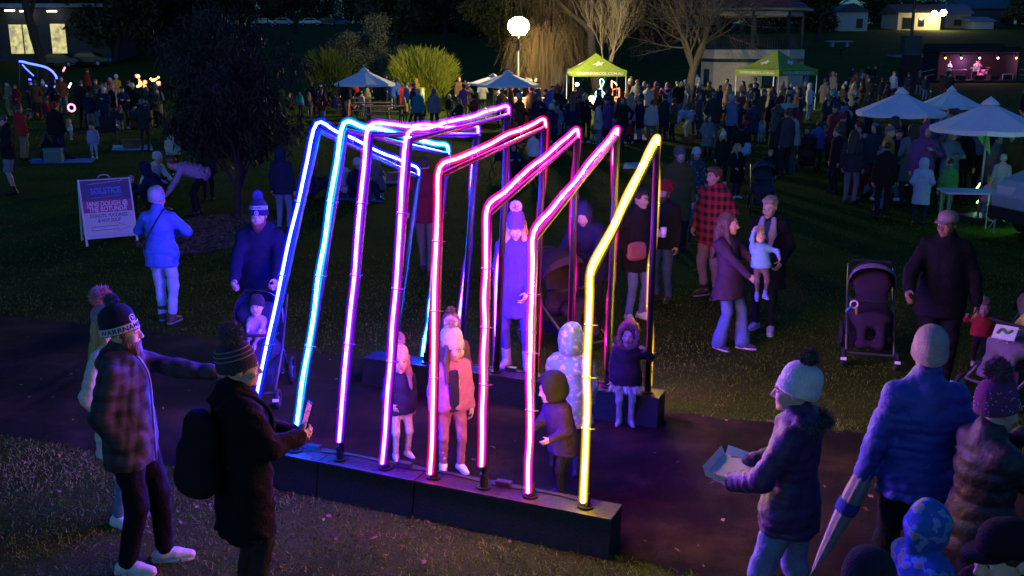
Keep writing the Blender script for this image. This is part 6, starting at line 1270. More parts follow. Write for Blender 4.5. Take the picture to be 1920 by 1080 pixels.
# ------------------------------------------------------------------ foreground right
p = feet_for(1462, 690, 1.66); hd = dict(beanie=(.66, .64, .62), fine=1, pom=(.02, .015, .02), pr=.05, hair='short', hcol=(.5, .32, .16), tilt=-20, tall=1.05)
rwb, kwb = person('woman in white beanie with black pompom, purple puffer and jeans, carrying a white tray', p, -122, 1.66, dict(hL=(.17, -.3, 1.06), hR=(-.13, -.3, 1.06), eL=(1, .6, -.6), eR=(-1, .4, -.7), head=(10, 4, 0), fL=(.12, -.12, 0), fR=(-.1, .14, 0), pnL=(-.3, 0, 1), pnR=(.3, 0, 1)), dict(col=(.055, .02, .075), mat=NYLON, puff=(.014, .06), bulk=.03, len=.17, hood=1), dict(col=(.16, .2, .36), mat=DENIM, r=1.1), dict(col=BL), hd, FAIR, .009, 2, seed=26, fem=1)
b = kwb.b; n = 700; rg = np.random.RandomState(3); a = rg.rand(n)*3.3-.1; c = np.stack([np.cos(a)*.12*b, .09*b+np.sin(a)*.07*b, np.full(n, 1.46*b)], 1)+rg.normal(size=(n, 3))*.012; nn = np.stack([np.cos(a), np.sin(a), np.full(n, .3)], 1); V, F = spikes(c, nn, .05, .005, rg); link('hood_fur', array_mesh('hood_fur', V, F, FUR, False, 3), rwb, (.03, .02, .025))
ty = W_(rwb, Vector((.03, -.36, 1.06))*b); tr_ = empty('foam_tray', ty, rwb.rotation_euler.z, 'open white takeaway tray carried by the woman in white beanie', 'tray'); tr_.rotation_euler = (R(-8), R(4), rwb.rotation_euler.z)
m = MB(); m.hexa([(-.15, -.09, 0), (.15, -.09, 0), (.15, .11, 0), (-.15, .11, 0)], [(-.15, -.09, .008), (.15, -.09, .008), (.15, .11, .008), (-.15, .11, .008)]); m.build('base', PLASTIC, tr_, False, (.8, .78, .76))
for a_, b_2, t_ in (((-.15, -.09), (.15, -.09), (0, -.03)), ((.15, -.09), (.15, .11), (.03, 0)), ((.15, .11), (-.15, .11), (0, .03)), ((-.15, .11), (-.15, -.09), (-.03, 0))):
    m = MB(); m.quad((a_[0], a_[1], 0), (b_2[0], b_2[1], 0), (b_2[0]+t_[0], b_2[1]+t_[1], .05), (a_[0]+t_[0], a_[1]+t_[1], .05)); m.build('side_flap', PLASTIC, tr_, False, (.8, .78, .76))
p = feet_for(1690, 622, 1.8); rpu, kpu = person('man in bright blue puffer jacket and grey beanie, seen from behind', p, 176, 1.8, dict(hL=(.28, -.03, .88), hR=(-.24, -.1, .92), head=(-8, 0, 0), curl=1.2), dict(col=(.03, .05, .34), mat=NYLON, puff=(.012, .052), bulk=.018, len=.14), dict(col=(.02, .02, .03)), dict(col=BL), dict(beanie=(.4, .33, .34), fine=1, rib=.006, tall=1.1, hair='short', hcol=BROWN), FAIR, .009, 2, seed=27)
um = empty('umbrella', W_(rpu, Vector((.3, -.02, .84))*kpu.b), 0, 'folded umbrella with an orange handle held by the man in blue', 'umbrella'); um.rotation_euler = (R(4), R(20), 0); ncl = MB()
ncl.lathe([(.012, -.62), (.026, -.5), (.045, -.25), (.052, -.05), (.045, .1), (.02, .22), (.012, .26)], (0, 0, 0), 24, 1, 1, None, .16, 8); ncl.build('folded_cloth', FABRIC, um, True, (.28, .26, .3)); MB().tube([(0, 0, -.72), (0, 0, .3)], .008, 8).build('shaft', PAINT, um, True, (.3, .3, .3)); MB().tube([(0, 0, .28), (0, 0, .42)], [.018, .022], 10).build('handle', mat('orange_handle', (.55, .24, .03), .5), um, True); MB().lathe([(.057, -.2), (.066, -.19), (.066, -.13), (.06, -.12)], (0, 0, 0), 20).build('tie_band', FABRIC, um, True, (.03, .06, .3))
p = feet_for(1806, 722, 1.64); hd = dict(beanie=(.16, .035, .14), fine=1, pom=(.1, .015, .07), pr=.07, hair='short', hcol=BROWN, tall=1.05)
rpw, kpw = person('woman in speckled purple pompom beanie and dark puffer, hand to her mouth', p, 100, 1.64, dict(hL=(.05, -.27, 1.44), eL=(.9, -.2, -.8), hR=(-.16, -.46, 1.04), eR=(-.9, .4, -.5), head=(6, 10, 0), curl=(1.0, .9), pnR=(.2, 0, 1)), dict(col=(.035, .026, .035), mat=NYLON, puff=(.02, .1), bulk=.035, len=.2), dict(col=BL), dict(col=BL), hd, FAIR, .009, 2, seed=28, fem=1)
hat = [c for c in rpw.children if c.name.startswith('beanie')][0]; rg = np.random.RandomState(4); m = MB()
for i in range(90):
    t = rg.rand()*6.283; z = rg.rand()*.13+.005; f = 1.085 if z < .05 else (1.035 if z < .08 else (.995 if z < .105 else .9)); q = kpw.hs; M = kpw.H@Matrix.Rotation(R(-17), 3, 'X').to_3x3(); c = hp(kpw, 0, .018, -.008)+M@Vector((f*.099*q*math.cos(t)*.92, f*.099*q*math.sin(t)*1.12, z*q)); m.ball(c, .0035, 5, 4)
m.build('flecks', KNIT, hat, False, (.7, .5, .65))
phone('dark phone held out by the woman in purple beanie', W_(rpw, Vector((-.14, -.58, 1.08))*kpw.b), (R(-70), 0, rpw.rotation_euler.z))
p = feet_for(1700, 948, 1.2); person('child in blue camouflage hooded coat at the bottom edge', p, 110, 1.2, dict(head=(0, 5, 0)), dict(mat=BLOT_BLUE, bulk=.035, len=.28), dict(col=NAVY), dict(col=BL), dict(hood=(.1, .2, .5), hmat=BLOT_BLUE), FAIR, .009, 2, seed=29)
p = feet_for(1810, 975, 1.72); person('man in black cap at the bottom right, in profile', p, -78, 1.72, dict(head=(0, 12, 0)), dict(col=(.012, .012, .015), len=.2, bulk=.03), dict(col=BL), dict(col=BL), dict(cap=(.014, .012, .016), hair='short', hcol=DKHAIR), FAIR, .009, 2, seed=30)
p = feet_for(1566, 1040, 1.62); person('person in plain black beanie cut off by the bottom edge', p, 160, 1.62, {}, dict(col=BL, bulk=.03), dict(col=BL), dict(col=BL), dict(beanie=(.02, .014, .028), fine=1, plain=1, rib=.012, hair='short', hcol=DKHAIR), FAIR, .011, 2, seed=31)
p = feet_for(1940, 975, 1.6); person('person in dark hood at the lower right corner', p, -60, 1.6, {}, dict(col=(.015, .018, .04), bulk=.035), dict(col=BL), dict(col=BL), dict(hood=(.02, .022, .05)), FAIR, .011, 2, seed=32)
# ------------------------------------------------------------------ the crowd on the meadow
COL = {'black': (.016, .016, .018), 'charcoal': (.04, .04, .045), 'navy': (.015, .022, .06), 'brown': (.09, .05, .03), 'grey': (.18, .18, .19), 'olive': (.08, .08, .03), 'maroon': (.16, .02, .03), 'red': (.42, .03, .03), 'blue': (.04, .12, .45), 'teal': (.03, .2, .24), 'pink': (.6, .22, .36), 'purple': (.16, .06, .26), 'white': (.62, .62, .63), 'cream': (.5, .44, .34), 'mustard': (.45, .28, .04), 'tan': (.28, .19, .11), 'pale blue': (.3, .45, .6), 'denim': (.12, .2, .38), 'lilac': (.4, .3, .55), 'green': (.06, .22, .08)}
SKINS = [(.56, .36, .28), (.5, .31, .23), (.6, .4, .32), (.3, .17, .11)]
PROTO = {
 'stand': (1.72, {}, dict(len=.18)), 'pockets': (1.74, dict(hL=(.17, -.1, .98), hR=(-.17, -.1, .98)), dict(len=.2, bulk=.028)), 'folded': (1.7, dict(hL=(-.06, -.24, 1.2), hR=(.06, -.22, 1.17), eL=(1, -.1, -.6), eR=(-1, -.1, -.6)), dict(len=.16)),
 'walk': (1.73, dict(fL=(.1, -.26, 0), fR=(-.1, .22, .03), hL=(.24, .12, .98), hR=(-.24, -.22, 1.0)), dict(len=.18)), 'photo': (1.7, dict(hL=(.06, -.34, 1.42), hR=(-.06, -.34, 1.42), eL=(1, .1, -1), eR=(-1, .1, -1)), dict(len=.18)), 'drink': (1.72, dict(hL=(.1, -.28, 1.28), eL=(1, .1, -1), twist=8), dict(len=.2)),
 'longcoat': (1.66, dict(hL=(.18, -.14, 1.0), hR=(-.18, -.12, 1.0), head=(15, 5, 0)), dict(len=.42, bulk=.024, fem=1)), 'turned': (1.68, dict(twist=-14, head=(-25, 0, 0), fL=(.13, -.06, 0)), dict(len=.2)),
 'child': (1.2, {}, dict(len=.16, bulk=.026)), 'childb': (1.05, dict(hL=(.2, -.3, 1.2), head=(10, -8, 0)), dict(len=.2, bulk=.03)), 'toddler': (.88, dict(fL=(.13, -.1, 0)), dict(len=.16, bulk=.032)),
 'sit': (1.7, dict(pel=(0, .1, -.82), fL=(.16, -.62, 0), fR=(-.16, -.55, 0), kL=(.4, -.4, 1), kR=(-.4, -.4, 1), lean=12, hL=(.14, -.34, .45), hR=(-.14, -.34, .45)), dict(len=.05)),
 'crouch': (1.68, dict(pel=(0, .12, -.55), lean=38, fL=(.14, -.12, 0), fR=(-.14, .05, 0), hL=(.14, -.5, .45), hR=(-.14, -.5, .45)), dict(len=.05)),
 'bend': (1.68, dict(pel=(0, .16, -.06), lean=78, fL=(.14, -.05, 0), fR=(-.14, .02, 0), hL=(.14, -.6, .42), hR=(-.14, -.6, .45)), dict(len=-.02)),
}
CROWD = []
def folk(kind, p, rz, coat, legs, hat, scale, label, group, skin=0, hatc='black', detail=1):
    h, pose, top = PROTO[kind]; tc = COL[coat]; hd = dict(hcol=((.05, .03, .02), (.1, .055, .03), (.4, .26, .12), (.02, .015, .012))[skin % 4])
    if hat == 'beanie': hd.update(beanie=COL[hatc], hair='short')
    elif hat == 'pompom': hd.update(beanie=COL[hatc], pom=COL[hatc], hair='long')
    elif hat == 'hood': hd.update(hood=tc)
    elif hat == 'cap': hd.update(cap=COL[hatc], hair='short')
    elif hat == 'long': hd.update(hair='long')
    else: hd.update(hair='short')
    t = dict(top, col=tc)
    r, k = person(label, p, rz, h, pose, t, dict(col=COL[legs]), dict(col=COL['black'] if skin != 2 else COL['white']), hd, SKINS[skin % 4], .023, detail, group, key=kind, scale=scale, seed=3); CROWD.append(r); return r
POSE_WORD = {'stand': 'standing', 'pockets': 'hands in pockets,', 'folded': 'arms folded,', 'walk': 'walking', 'photo': 'taking a picture', 'drink': 'holding a drink', 'longcoat': 'in a long coat', 'turned': 'turning aside', 'sit': 'sitting', 'crouch': 'crouching', 'bend': 'bending down', 'child': 'standing', 'childb': 'waving', 'toddler': 'toddling'}
def kind_word(kind): return 'toddler' if kind == 'toddler' else ('child' if kind.startswith('child') else 'adult')
# people one can tell apart (photo column, foot row, height on the spot or None)
def one(kind, u, v, rz, coat, legs, hat, label, vt=None, skin=0, hatc='black', group='people on the meadow'):
    p = ground(u, v); s = 1.0 if vt is None else tall(p, vt)/PROTO[kind][0]; return folk(kind, p, rz, coat, legs, hat, s, label, group, skin, hatc)
p = ground(26, 364); person('man in black jacket, grey shorts and dark socks at the left edge', p, -62, tall(p, 214), dict(head=(-8, 22, 0), hL=(.12, -.2, 1.0), hR=(-.14, -.22, 1.02), bare=('leg',)), dict(col=COL['black'], len=.18), dict(col=(.2, .21, .25), short=1), dict(col=COL['black'], boot=.22), dict(hair='short', hcol=BROWN), FAIR, .016, 1, seed=40)
p = ground(328, 330); rx, kx = person('person in cream puffer with black shoulders and sunglasses', p, 12, tall(p, 240), dict(hL=(.18, -.12, .95), hR=(-.18, -.12, .95), head=(20, 6, 0)), dict(col=(.55, .46, .38), mat=NYLON, puff=(.01, .085), bulk=.03, len=.14), dict(col=COL['black']), dict(col=COL['black']), dict(hair='short', hcol=DKHAIR), FAIR, .016, 1, seed=41)
s = SDF(); b = kx.b; s.rc(kx.sh['L'], kx.sh['R'], .087*b, None, .05); s.rc(kx.chest+Vector((0, 0, .1*b)), kx.neck, .168*b, .1*b, .04, (1.16, .86, 1)); s.cut((0, 0, kx.chest.z+.05*b), (0, 0, -1), .01); link('yoke', s.mesh('yoke', .016, NYLON), rx, COL['black']); MB().box(hp(kx, 0, -.1, .004), (.13, .03, .035), R(20)).build('sunglasses', PLASTIC, rx, False, (.01, .01, .01))
one('bend', 372, 402, -75, 'lilac', 'black', 'short', 'woman in mauve jumper and black trousers bending right down', None, 1)
one('crouch', 300, 398, -95, 'navy', 'black', 'hood', 'person crouching in navy coat left of the bending woman', None, 0)
one('crouch', 288, 372, 60, 'white', 'navy', 'beanie', 'person in white padded coat crouching behind the bending woman', None, 1, 'white')
one('child', 252, 398, 40, 'black', 'black', 'beanie', 'child in black with a pink hat beside the sandwich board', 330, 0, 'pink')
one('stand', 392, 376, 190, 'navy', 'black', 'short', 'dark figure behind the small tree trunk, next to the bending woman', 270, 3)
one('stand', 534, 432, 170, 'navy', 'denim', 'hood', 'person in dark navy hooded coat and jeans left of the blue arch', 275, 0)
one('stand', 112, 300, 185, 'black', 'navy', 'beanie', 'man in black with red beanie standing on the blue picnic mat', 192, 0, 'red')
one('sit', 92, 300, 120, 'black', 'black', 'long', 'person in black sitting on the blue picnic mat', None, 0)
one('toddler', 178, 297, 8, 'lilac', 'pale blue', 'beanie', 'small girl in lilac tunic and brown hat at the end of the mat', 228, 2, 'brown')
one('toddler', 133, 262, 150, 'white', 'cream', 'long', 'toddler in white behind the man with red beanie', 222, 2)
one('stand', 46, 300, 150, 'red', 'tan', 'short', 'person in bright red coat and tan trousers behind the man in shorts', 196, 1)
one('child', 215, 236, 178, 'pink', 'denim', 'pompom', 'girl in bright pink coat, jeans and eared hat, back turned', 176, 2, 'pink')
one('stand', 247, 238, 165, 'black', 'denim', 'short', 'person in black with pale jeans right of the pink girl', 150, 0)
one('pockets', 274, 284, 180, 'charcoal', 'brown', 'beanie', 'person in charcoal top, brown trousers and grey beanie by the rug', 186, 0, 'grey')
one('longcoat', 185, 218, 20, 'charcoal', 'denim', 'short', 'person in dark long coat with pale jeans left of the pink girl', 148, 1)
one('stand', 158, 240, 175, 'black', 'black', 'short', 'tall figure all in black near the middle of the left crowd', 150, 0)
one('pockets', 72, 225, 200, 'brown', 'black', 'short', 'person in brown jacket in front of the blue light sculpture', 150, 0)
one('child', 222, 190, 30, 'mustard', 'cream', 'beanie', 'child in mustard coat beside the orange light sculpture', 140, 2, 'white')
one('childb', 210, 192, 10, 'lilac', 'cream', 'hood', 'child in lilac coat left of the mustard-coated child', 146, 1)
one('stand', 168, 186, 140, 'red', 'black', 'short', 'person in red jacket left of the orange light sculpture', 128, 0)
one('stand', 738, 206, 160, 'blue', 'cream', 'short', 'man in blue jacket and pale trousers right of the left parasol', 150, 1)
one('stand', 746, 202, 190, 'blue', 'black', 'beanie', 'person in blue jacket and black trousers beside the man in pale trousers', 147, 0, 'navy')
one('child', 759, 230, 30, 'mustard', 'black', 'pompom', 'child in mustard coat and pompom hat walking by the picnic tables', 184, 2, 'cream')
one('walk', 778, 232, 60, 'navy', 'navy', 'short', 'person in dark blue striding past the picnic tables', 156, 0)
one('turned', 781, 200, -20, 'mustard', 'olive', 'hood', 'person in yellow-green hooded coat before the lime shrub', 147, 1)
one('stand', 1000, 330, 150, 'white', 'charcoal', 'short', 'person in white puffer jacket beyond the pink arches', 246, 3)
one('sit', 962, 330, 10, 'navy', 'black', 'hood', 'child sitting on the grass in a dark hooded coat', None, 1)
one('stand', 1078, 224, 175, 'black', 'black', 'short', 'man in black suit jacket standing under the tent edge', 164, 0)
one('stand', 1051, 240, 5, 'black', 'denim', 'beanie', 'man in black with jeans and a teal beanie below the tent', 184, 1, 'teal')
one('child', 1103, 230, 20, 'pink', 'purple', 'beanie', 'child in hot pink coat beside the orange globe lamp', 206, 2, 'pink')
one('child', 1064, 240, 180, 'blue', 'navy', 'beanie', 'child in blue beside the man with teal beanie', 205, 1, 'blue')
one('stand', 1174, 262, 150, 'charcoal', 'denim', 'beanie', 'person in charcoal parka and jeans with a white beanie', 186, 0, 'white')
one('stand', 1192, 262, 185, 'black', 'denim', 'short', 'man in black jacket and jeans next to the white beanie', 178, 2)
one('bend', 1288, 262, -80, 'pale blue', 'cream', 'short', 'person in pale blue bending over a picnic box', None, 1)
one('stand', 1340, 218, 160, 'grey', 'black', 'short', 'person in grey jumper standing right of the large bare tree', 178, 1)
one('longcoat', 1325, 300, 10, 'grey', 'black', 'long', 'long-haired woman in grey coat left of the white-beanie woman', 215, 0)
one('stand', 1352, 345, -5, 'black', 'black', 'pompom', 'blonde woman in white pompom beanie and black coat', 247, 2, 'white')
one('stand', 1385, 338, 160, 'black', 'black', 'cap', 'tall person in black behind the white-beanie woman', 232, 3)
one('longcoat', 1378, 372, 30, 'black', 'navy', 'long', 'woman with long fair hair holding a pale blue bundle', 268, 2)
one('stand', 1440, 372, -30, 'black', 'black', 'short', 'woman in black at the right of the family group', 280, 2)
one('child', 1424, 268, 5, 'pale blue', 'pale blue', 'short', 'child in pale blue tracksuit before the second tent', 222, 1)
one('walk', 1530, 318, 160, 'blue', 'black', 'short', 'man in bright blue jacket pushing a pram away', 228, 3)
one('stand', 1562, 362, -80, 'black', 'black', 'short', 'man in black shorts and trainers in profile', 240, 1)
one('stand', 1612, 362, 10, 'navy', 'denim', 'cap', 'man in dark blue jacket and denim shorts beside the man in black', 243, 1)
one('stand', 1652, 410, 175, 'black', 'black', 'short', 'broad figure in black with back turned on the open lawn', 265, 0)
one('longcoat', 1722, 420, 160, 'pale blue', 'navy', 'hood', 'person in pale blue hooded raincoat by the table', 296, 1)
one('stand', 1770, 415, 180, 'green', 'green', 'short', 'person in dark green with a backpack near the white table', 296, 0)
one('child', 1848, 415, 185, 'pink', 'denim', 'short', 'child in pink top and jeans near the glow sticks', 330, 2)
one('stand', 1870, 400, 150, 'white', 'black', 'beanie', 'person in white beanie behind the child in pink', 290, 1, 'white')
one('longcoat', 1782, 372, -120, 'cream', 'black', 'long', 'person in cream coat among the dark crowd right', 285, 2)
one('stand', 1672, 190, 10, 'white', 'denim', 'short', 'man in white shirt standing left of the speaker stack', 134, 2)
one('walk', 1576, 106, -70, 'black', 'black', 'short', 'runner crossing the bank below the stone slab', 88, 0)
one('stand', 873, 190, 10, 'red', 'cream', 'short', 'person in red standing far behind the parasols', 150, 1)
one('stand', 1230, 190, 15, 'maroon', 'grey', 'short', 'person in maroon left of the large bare tree', 154, 1)
one('stand', 1256, 188, 20, 'white', 'tan', 'long', 'person in white beside the large bare tree', 164, 2)
one('stand', 1306, 178, -30, 'white', 'black', 'short', 'person in pale top walking behind the large bare tree', 138, 1)
one('stand', 1455, 292, 170, 'olive', 'olive', 'short', 'person in camouflage-coloured clothes before the second tent', 196, 0)
# the band
for (x, y_, kind, coat, lab) in ((-2.2, .7, 'folded', 'white', 'musician in pale shirt at the left of the stage'), (.15, .6, 'photo', 'white', 'bright-lit singer at the middle of the stage'), (1.25, 2.5, 'drink', 'pink', 'drummer behind the drum kit')):
    folk(kind, (sc_.x+x, sy+y_, fz), 5, coat, 'black', 'short', 1.0, lab, 'band on the stage', 1)
# the rest, zone by zone
ZONES = [('by the blue light sculpture', (0, 135), (172, 236), 11, .1), ('by the orange light sculpture', (135, 330), (166, 240), 15, .12), ('behind the small dark tree', (330, 480), (205, 300), 7, .3), ('between small tree and left parasol', (480, 640), (196, 262), 15, .35), ('under the left parasol', (640, 735), (196, 224), 8, .3),
         ('before the park lamp', (770, 1000), (196, 262), 26, .3), ('below the music sign', (1000, 1200), (240, 296), 24, .3), ('before the large bare tree', (1200, 1340), (212, 284), 14, .3), ('before the second green tent', (1340, 1560), (216, 300), 22, .3), ('left of the stage', (1520, 1760), (172, 225), 11, .25), ('around the right parasols', (1590, 1960), (326, 402), 42, .3), ('beside the stage speakers', (1560, 1700), (150, 172), 5, .1), ('behind the right parasols', (1560, 1930), (210, 262), 10, .2)]
rc2 = random.Random(17); taken = [(o.location.x, o.location.y) for o in C.objects if o.get('category') == 'person']; made = []
DARK = ['black', 'black', 'charcoal', 'navy', 'navy', 'brown', 'grey', 'olive', 'maroon', 'purple']; LIGHT = ['red', 'blue', 'teal', 'pink', 'white', 'cream', 'mustard', 'pale blue', 'lilac', 'tan']
for zone, (u0, u1), (v0, v1), cnt, pal in ZONES:
    got = 0; tries = 0; here = []
    while got < cnt and tries < 900:
        tries += 1; p = ground(rc2.uniform(u0, u1), rc2.uniform(v0, v1))
        if here and rc2.random() < .68:
            q = rc2.choice(here); a_ = rc2.uniform(0, 6.28); d_2 = rc2.uniform(.42, .85); p = Vector((q[0]+d_2*math.cos(a_), q[1]+d_2*math.sin(a_), 0)); p.z = terrain(p.x, p.y)
        if any((p.x-a)**2+(p.y-b)**2 < .4**2 for a, b in taken): continue
        here.append((p.x, p.y))
        taken.append((p.x, p.y)); got += 1
        kind = rc2.choices(['stand', 'pockets', 'folded', 'walk', 'photo', 'drink', 'longcoat', 'turned', 'child', 'childb', 'toddler', 'sit', 'crouch'], [4, 4, 3, 3, 2.5, 4, 4, 4, 5, 3, 3, 2, 1])[0]
        coat = rc2.choice(LIGHT if rc2.random() < pal*.55 else DARK); legs = rc2.choice(['black', 'black', 'navy', 'denim', 'charcoal', 'tan', 'grey'])
        hat = rc2.choices(['short', 'long', 'beanie', 'pompom', 'hood', 'cap'], [5, 4, 4, 3, 2, 1])[0]; hatc = rc2.choice(['black', 'grey', 'navy', 'white', 'red', 'teal', 'purple', 'cream']); skin = rc2.choice([0, 1, 2, 0, 1, 3])
        hw = {'short': 'short hair', 'long': 'long hair', 'beanie': hatc+' beanie', 'pompom': hatc+' pompom hat', 'hood': 'hood up', 'cap': hatc+' cap'}[hat]
        lab = '%s in %s coat, %s trousers and %s, %s' % (kind_word(kind), coat, legs, hw, zone)
        if kind in ('sit', 'crouch'): lab = '%s %s in %s coat with %s, %s' % (kind_word(kind), POSE_WORD[kind], coat, hw, zone)
        o = folk(kind, p, rc2.choice([rc2.uniform(0, 360), rc2.uniform(120, 240), rc2.uniform(-50, 50)]), coat, legs, hat, rc2.uniform(.9, 1.08), lab, 'crowd '+zone, skin, hatc); made.append(o)
# the farthest part of the crowd, one mass nobody could count
def far_crowd(n, zones, seed):
    rg = np.random.RandomState(seed); kinds = ['stand', 'pockets', 'drink', 'longcoat', 'turned', 'folded', 'child']; geo = {}
    for kd in kinds:
        h, pose, top = PROTO[kd]; k = skeleton(h, pose); gs = []
        for part, me in (('body', body_mesh(k, h, pose, 0, .04, (), 0)), ('coat', coat_mesh(k, top, .05, 3)), ('trousers', trousers_mesh(k, {}, .05, 3)), ('hair_short', hair_mesh(k, 'short', .036, 0)), ('hair_long', hair_mesh(k, 'long', .04, 0)), ('beanie', MESHCACHE.get((kd, 'beanie')))):
            if me is None: continue
            V = np.empty(len(me.vertices)*3, np.float32); me.vertices.foreach_get('co', V); F = [tuple(p.vertices) for p in me.polygons if len(p.vertices) == 4]; gs.append((part, V.reshape(-1, 3), np.array(F, np.int32)))
            if me.users == 0: bpy.data.meshes.remove(me)
        geo[kd] = gs
    Vs, Fs, Ms = [], [], []; off = 0; done = 0
    while done < n:
        z = zones[rg.randint(len(zones))]; p = ground(rg.uniform(*z[0]), rg.uniform(*z[1]))
        if any((p.x-a)**2+(p.y-b)**2 < .3**2 for a, b in taken): continue
        taken.append((p.x, p.y)); done += 1; kd = kinds[rg.randint(len(kinds))]; a = rg.rand()*6.283; s = rg.uniform(.9, 1.06); c, sn = math.cos(a)*s, math.sin(a)*s; hat = rg.rand() < .4
        for part, V, F in geo[kd]:
            if (part == 'beanie' and not hat) or (part.startswith('hair') and hat) or (part == 'hair_long' and rg.rand() < .5): continue
            W_2 = np.stack([V[:, 0]*c-V[:, 1]*sn+p.x, V[:, 0]*sn+V[:, 1]*c+p.y, V[:, 2]*s+p.z], 1); Vs.append(W_2); Fs.append(F+off); Ms.append(np.full(len(F), 0 if part == 'body' else 1, np.int32)); off += len(V)
    me = array_mesh('far_crowd', np.concatenate(Vs), np.concatenate(Fs), mat('far_skin', (.45, .28, .21), .6, 20, .1, 0)); m = bpy.data.materials.new('far_clothing'); t, b, o = nodes(m); g = t.nodes.new('ShaderNodeNewGeometry')
    r = ramp(t, g.outputs['Random Per Island'], [(0, (.016, .016, .02)), (.3, (.02, .025, .06)), (.45, (.05, .05, .055)), (.6, (.09, .05, .03)), (.7, (.12, .12, .13)), (.78, (.15, .02, .03)), (.86, (.1, .16, .3)), (.93, (.4, .38, .36))]); r.color_ramp.interpolation = 'CONSTANT'
    t.links.new(r.outputs[0], b.inputs['Base Color']); b.inputs['Roughness'].default_value = .9; me.materials.append(m); me.polygons.foreach_set('material_index', np.concatenate(Ms)); return me
tag(link('far_crowd', far_crowd(95, [((1450, 1600), (288, 335)), ((760, 1010), (200, 250)), ((1010, 1220), (236, 285)), ((1200, 1420), (215, 280)), ((1380, 1600), (205, 285)), ((1600, 1950), (330, 400)), ((1540, 1780), (178, 215))], 4)), 'packed dark throng in front of the tents and parasols', 'crowd', kind='stuff')
seen = {}
for o in made: seen.setdefault(o['label'], []).append(o)
for lab, os_ in seen.items():
    if len(os_) > 1:
        os_.sort(key=lambda o: o.location.x/o.location.y)
        for i, o in enumerate(os_): o['label'] = lab.replace('adult', ('leftmost', 'second', 'third', 'fourth', 'fifth')[min(i, 4)]+' adult', 1).replace('child', ('leftmost', 'second', 'third')[min(i, 2)]+' child', 1)
# ------------------------------------------------------------------ smaller things on the meadow
def rug(label, pts, col, pat=None, h=.012):
    m = MB(); P = [ground(*q) for q in pts]; c = sum(P, Vector())/4; root = empty('picnic_rug', c, 0, label, 'rug'); n = 10; rg_ = random.Random(len(label))
    for i in range(n+1):
        for j in range(n+1): a = P[0].lerp(P[1], i/n).lerp(P[3].lerp(P[2], i/n), j/n)-c; m.v.append((a.x, a.y, h+.03*rg_.random()**3))
    for i in range(n):
        for j in range(n): m.face((i*(n+1)+j, (i+1)*(n+1)+j, (i+1)*(n+1)+j+1, i*(n+1)+j+1))
    o = m.build('cloth', pat or CANVAS, root, True, col); MB().tube([(P[k]-c)+Vector((0, 0, h+.006)) for k in (0, 1, 2, 3, 0)], .008, 5).build('hem', CANVAS, root, False, tuple(x*.7 for x in col)); return root
rug('bright blue picnic mat on the left lawn', ((58, 308), (172, 306), (182, 298), (52, 298)), (.06, .18, .5)); rug('blue and white checked rug beside a wicker basket', ((210, 283), (288, 283), (284, 273), (212, 273)), (.2, .4, .5), plaid('rug_check', (.5, .55, .6), (.05, .2, .4), .5, .12))
rug('white rug with picnic things beyond the tunnel', ((690, 345), (770, 345), (775, 328), (700, 326)), (.55, .52, .5)); rug('pale rug in front of the large bare tree', ((1130, 262), (1215, 264), (1205, 252), (1140, 250)), (.3, .3, .35)); rug('pale cloth on the grass left of the yellow arch top', ((1168, 318), (1215, 318), (1210, 306), (1172, 306)), (.5, .55, .55)); rug('blue rug under a seated group beyond the blue arches', ((620, 375), (720, 380), (716, 356), (626, 352)), (.1, .18, .4))
p = ground(247, 278); r_ = empty('wicker_basket', p, 0, 'brown wicker basket on the checked rug', 'basket'); MB().lathe([(.001, .02), (.22, .02), (.28, .28), (.26, .28), (.21, .05)], (0, 0, 0), 24, 1.2, .8, None, .02, 12).build('bowl', mat('wicker', (.28, .13, .06), .8, 60, .4, .6), r_); MB().torus((0, 0, .28), .27, .018, (0, 0, 1), 24, 6).build('rim', MATS['wicker'], r_)
p = ground(103, 304); r_ = empty('cool_box', p, .1, 'teal cool box on the blue picnic mat', 'box'); MB().box((0, 0, .18), (.5, .34, .36)).build('body', PLASTIC, r_, False, (.03, .14, .14)); MB().box((0, 0, .385), (.53, .37, .05)).build('lid', PLASTIC, r_, False, (.04, .18, .18)); MB().tube([(-.2, -.2, .3), (-.2, -.2, .33), (.2, -.2, .33), (.2, -.2, .3)], .012, 5).build('handle', PLASTIC, r_, False, (.3, .3, .3))
def picnic_table(u, v, rz, label):
    p = ground(u, v); r = empty('picnic_table', p, R(rz), label, 'table', 'picnic tables under the left parasol'); w = mat('grey_timber', (.14, .11, .085), .8, 12, .3, .3)
    for i in range(5): MB().box((0, -.3+i*.15, .75), (1.8, .135, .04)).build('top_plank', w, r)
    for s in (-1, 1):
        for i in range(2): MB().box((0, s*(.68+.14*i), .45), (1.8, .125, .04)).build('seat_plank', w, r)
        MB().box((s*.7, 0, .68), (.09, .75, .09)).build('cross_beam', w, r); MB().box((s*.7, 0, .39), (.09, 1.6, .08)).build('seat_beam', w, r)
        for q in (-1, 1): MB().tube([(s*.7, q*.5, 0), (s*.7, q*.22, .72)], .05, 4).build('leg', w, r)
picnic_table(700, 224, 8, 'dark picnic table left of the walking child'); picnic_table(722, 232, 12, 'picnic table nearest the tunnel under the left parasol'); picnic_table(668, 212, 4, 'picnic table at the left under the left parasol')
p = ground(762, 206); r_ = empty('litter_bin', p, 0, 'red litter bin before the lime shrub', 'bin'); MB().box((0, 0, .5), (.6, .6, 1.0)).build('body', PAINT, r_, False, (.4, .02, .02)); MB().hexa([(-.33, -.33, 1.0), (.33, -.33, 1.0), (.33, .33, 1.0), (-.33, .33, 1.0)], [(-.33, -.2, 1.12), (.33, -.2, 1.12), (.33, .33, 1.2), (-.33, .33, 1.2)]).build('lid', PAINT, r_, False, (.5, .03, .03))
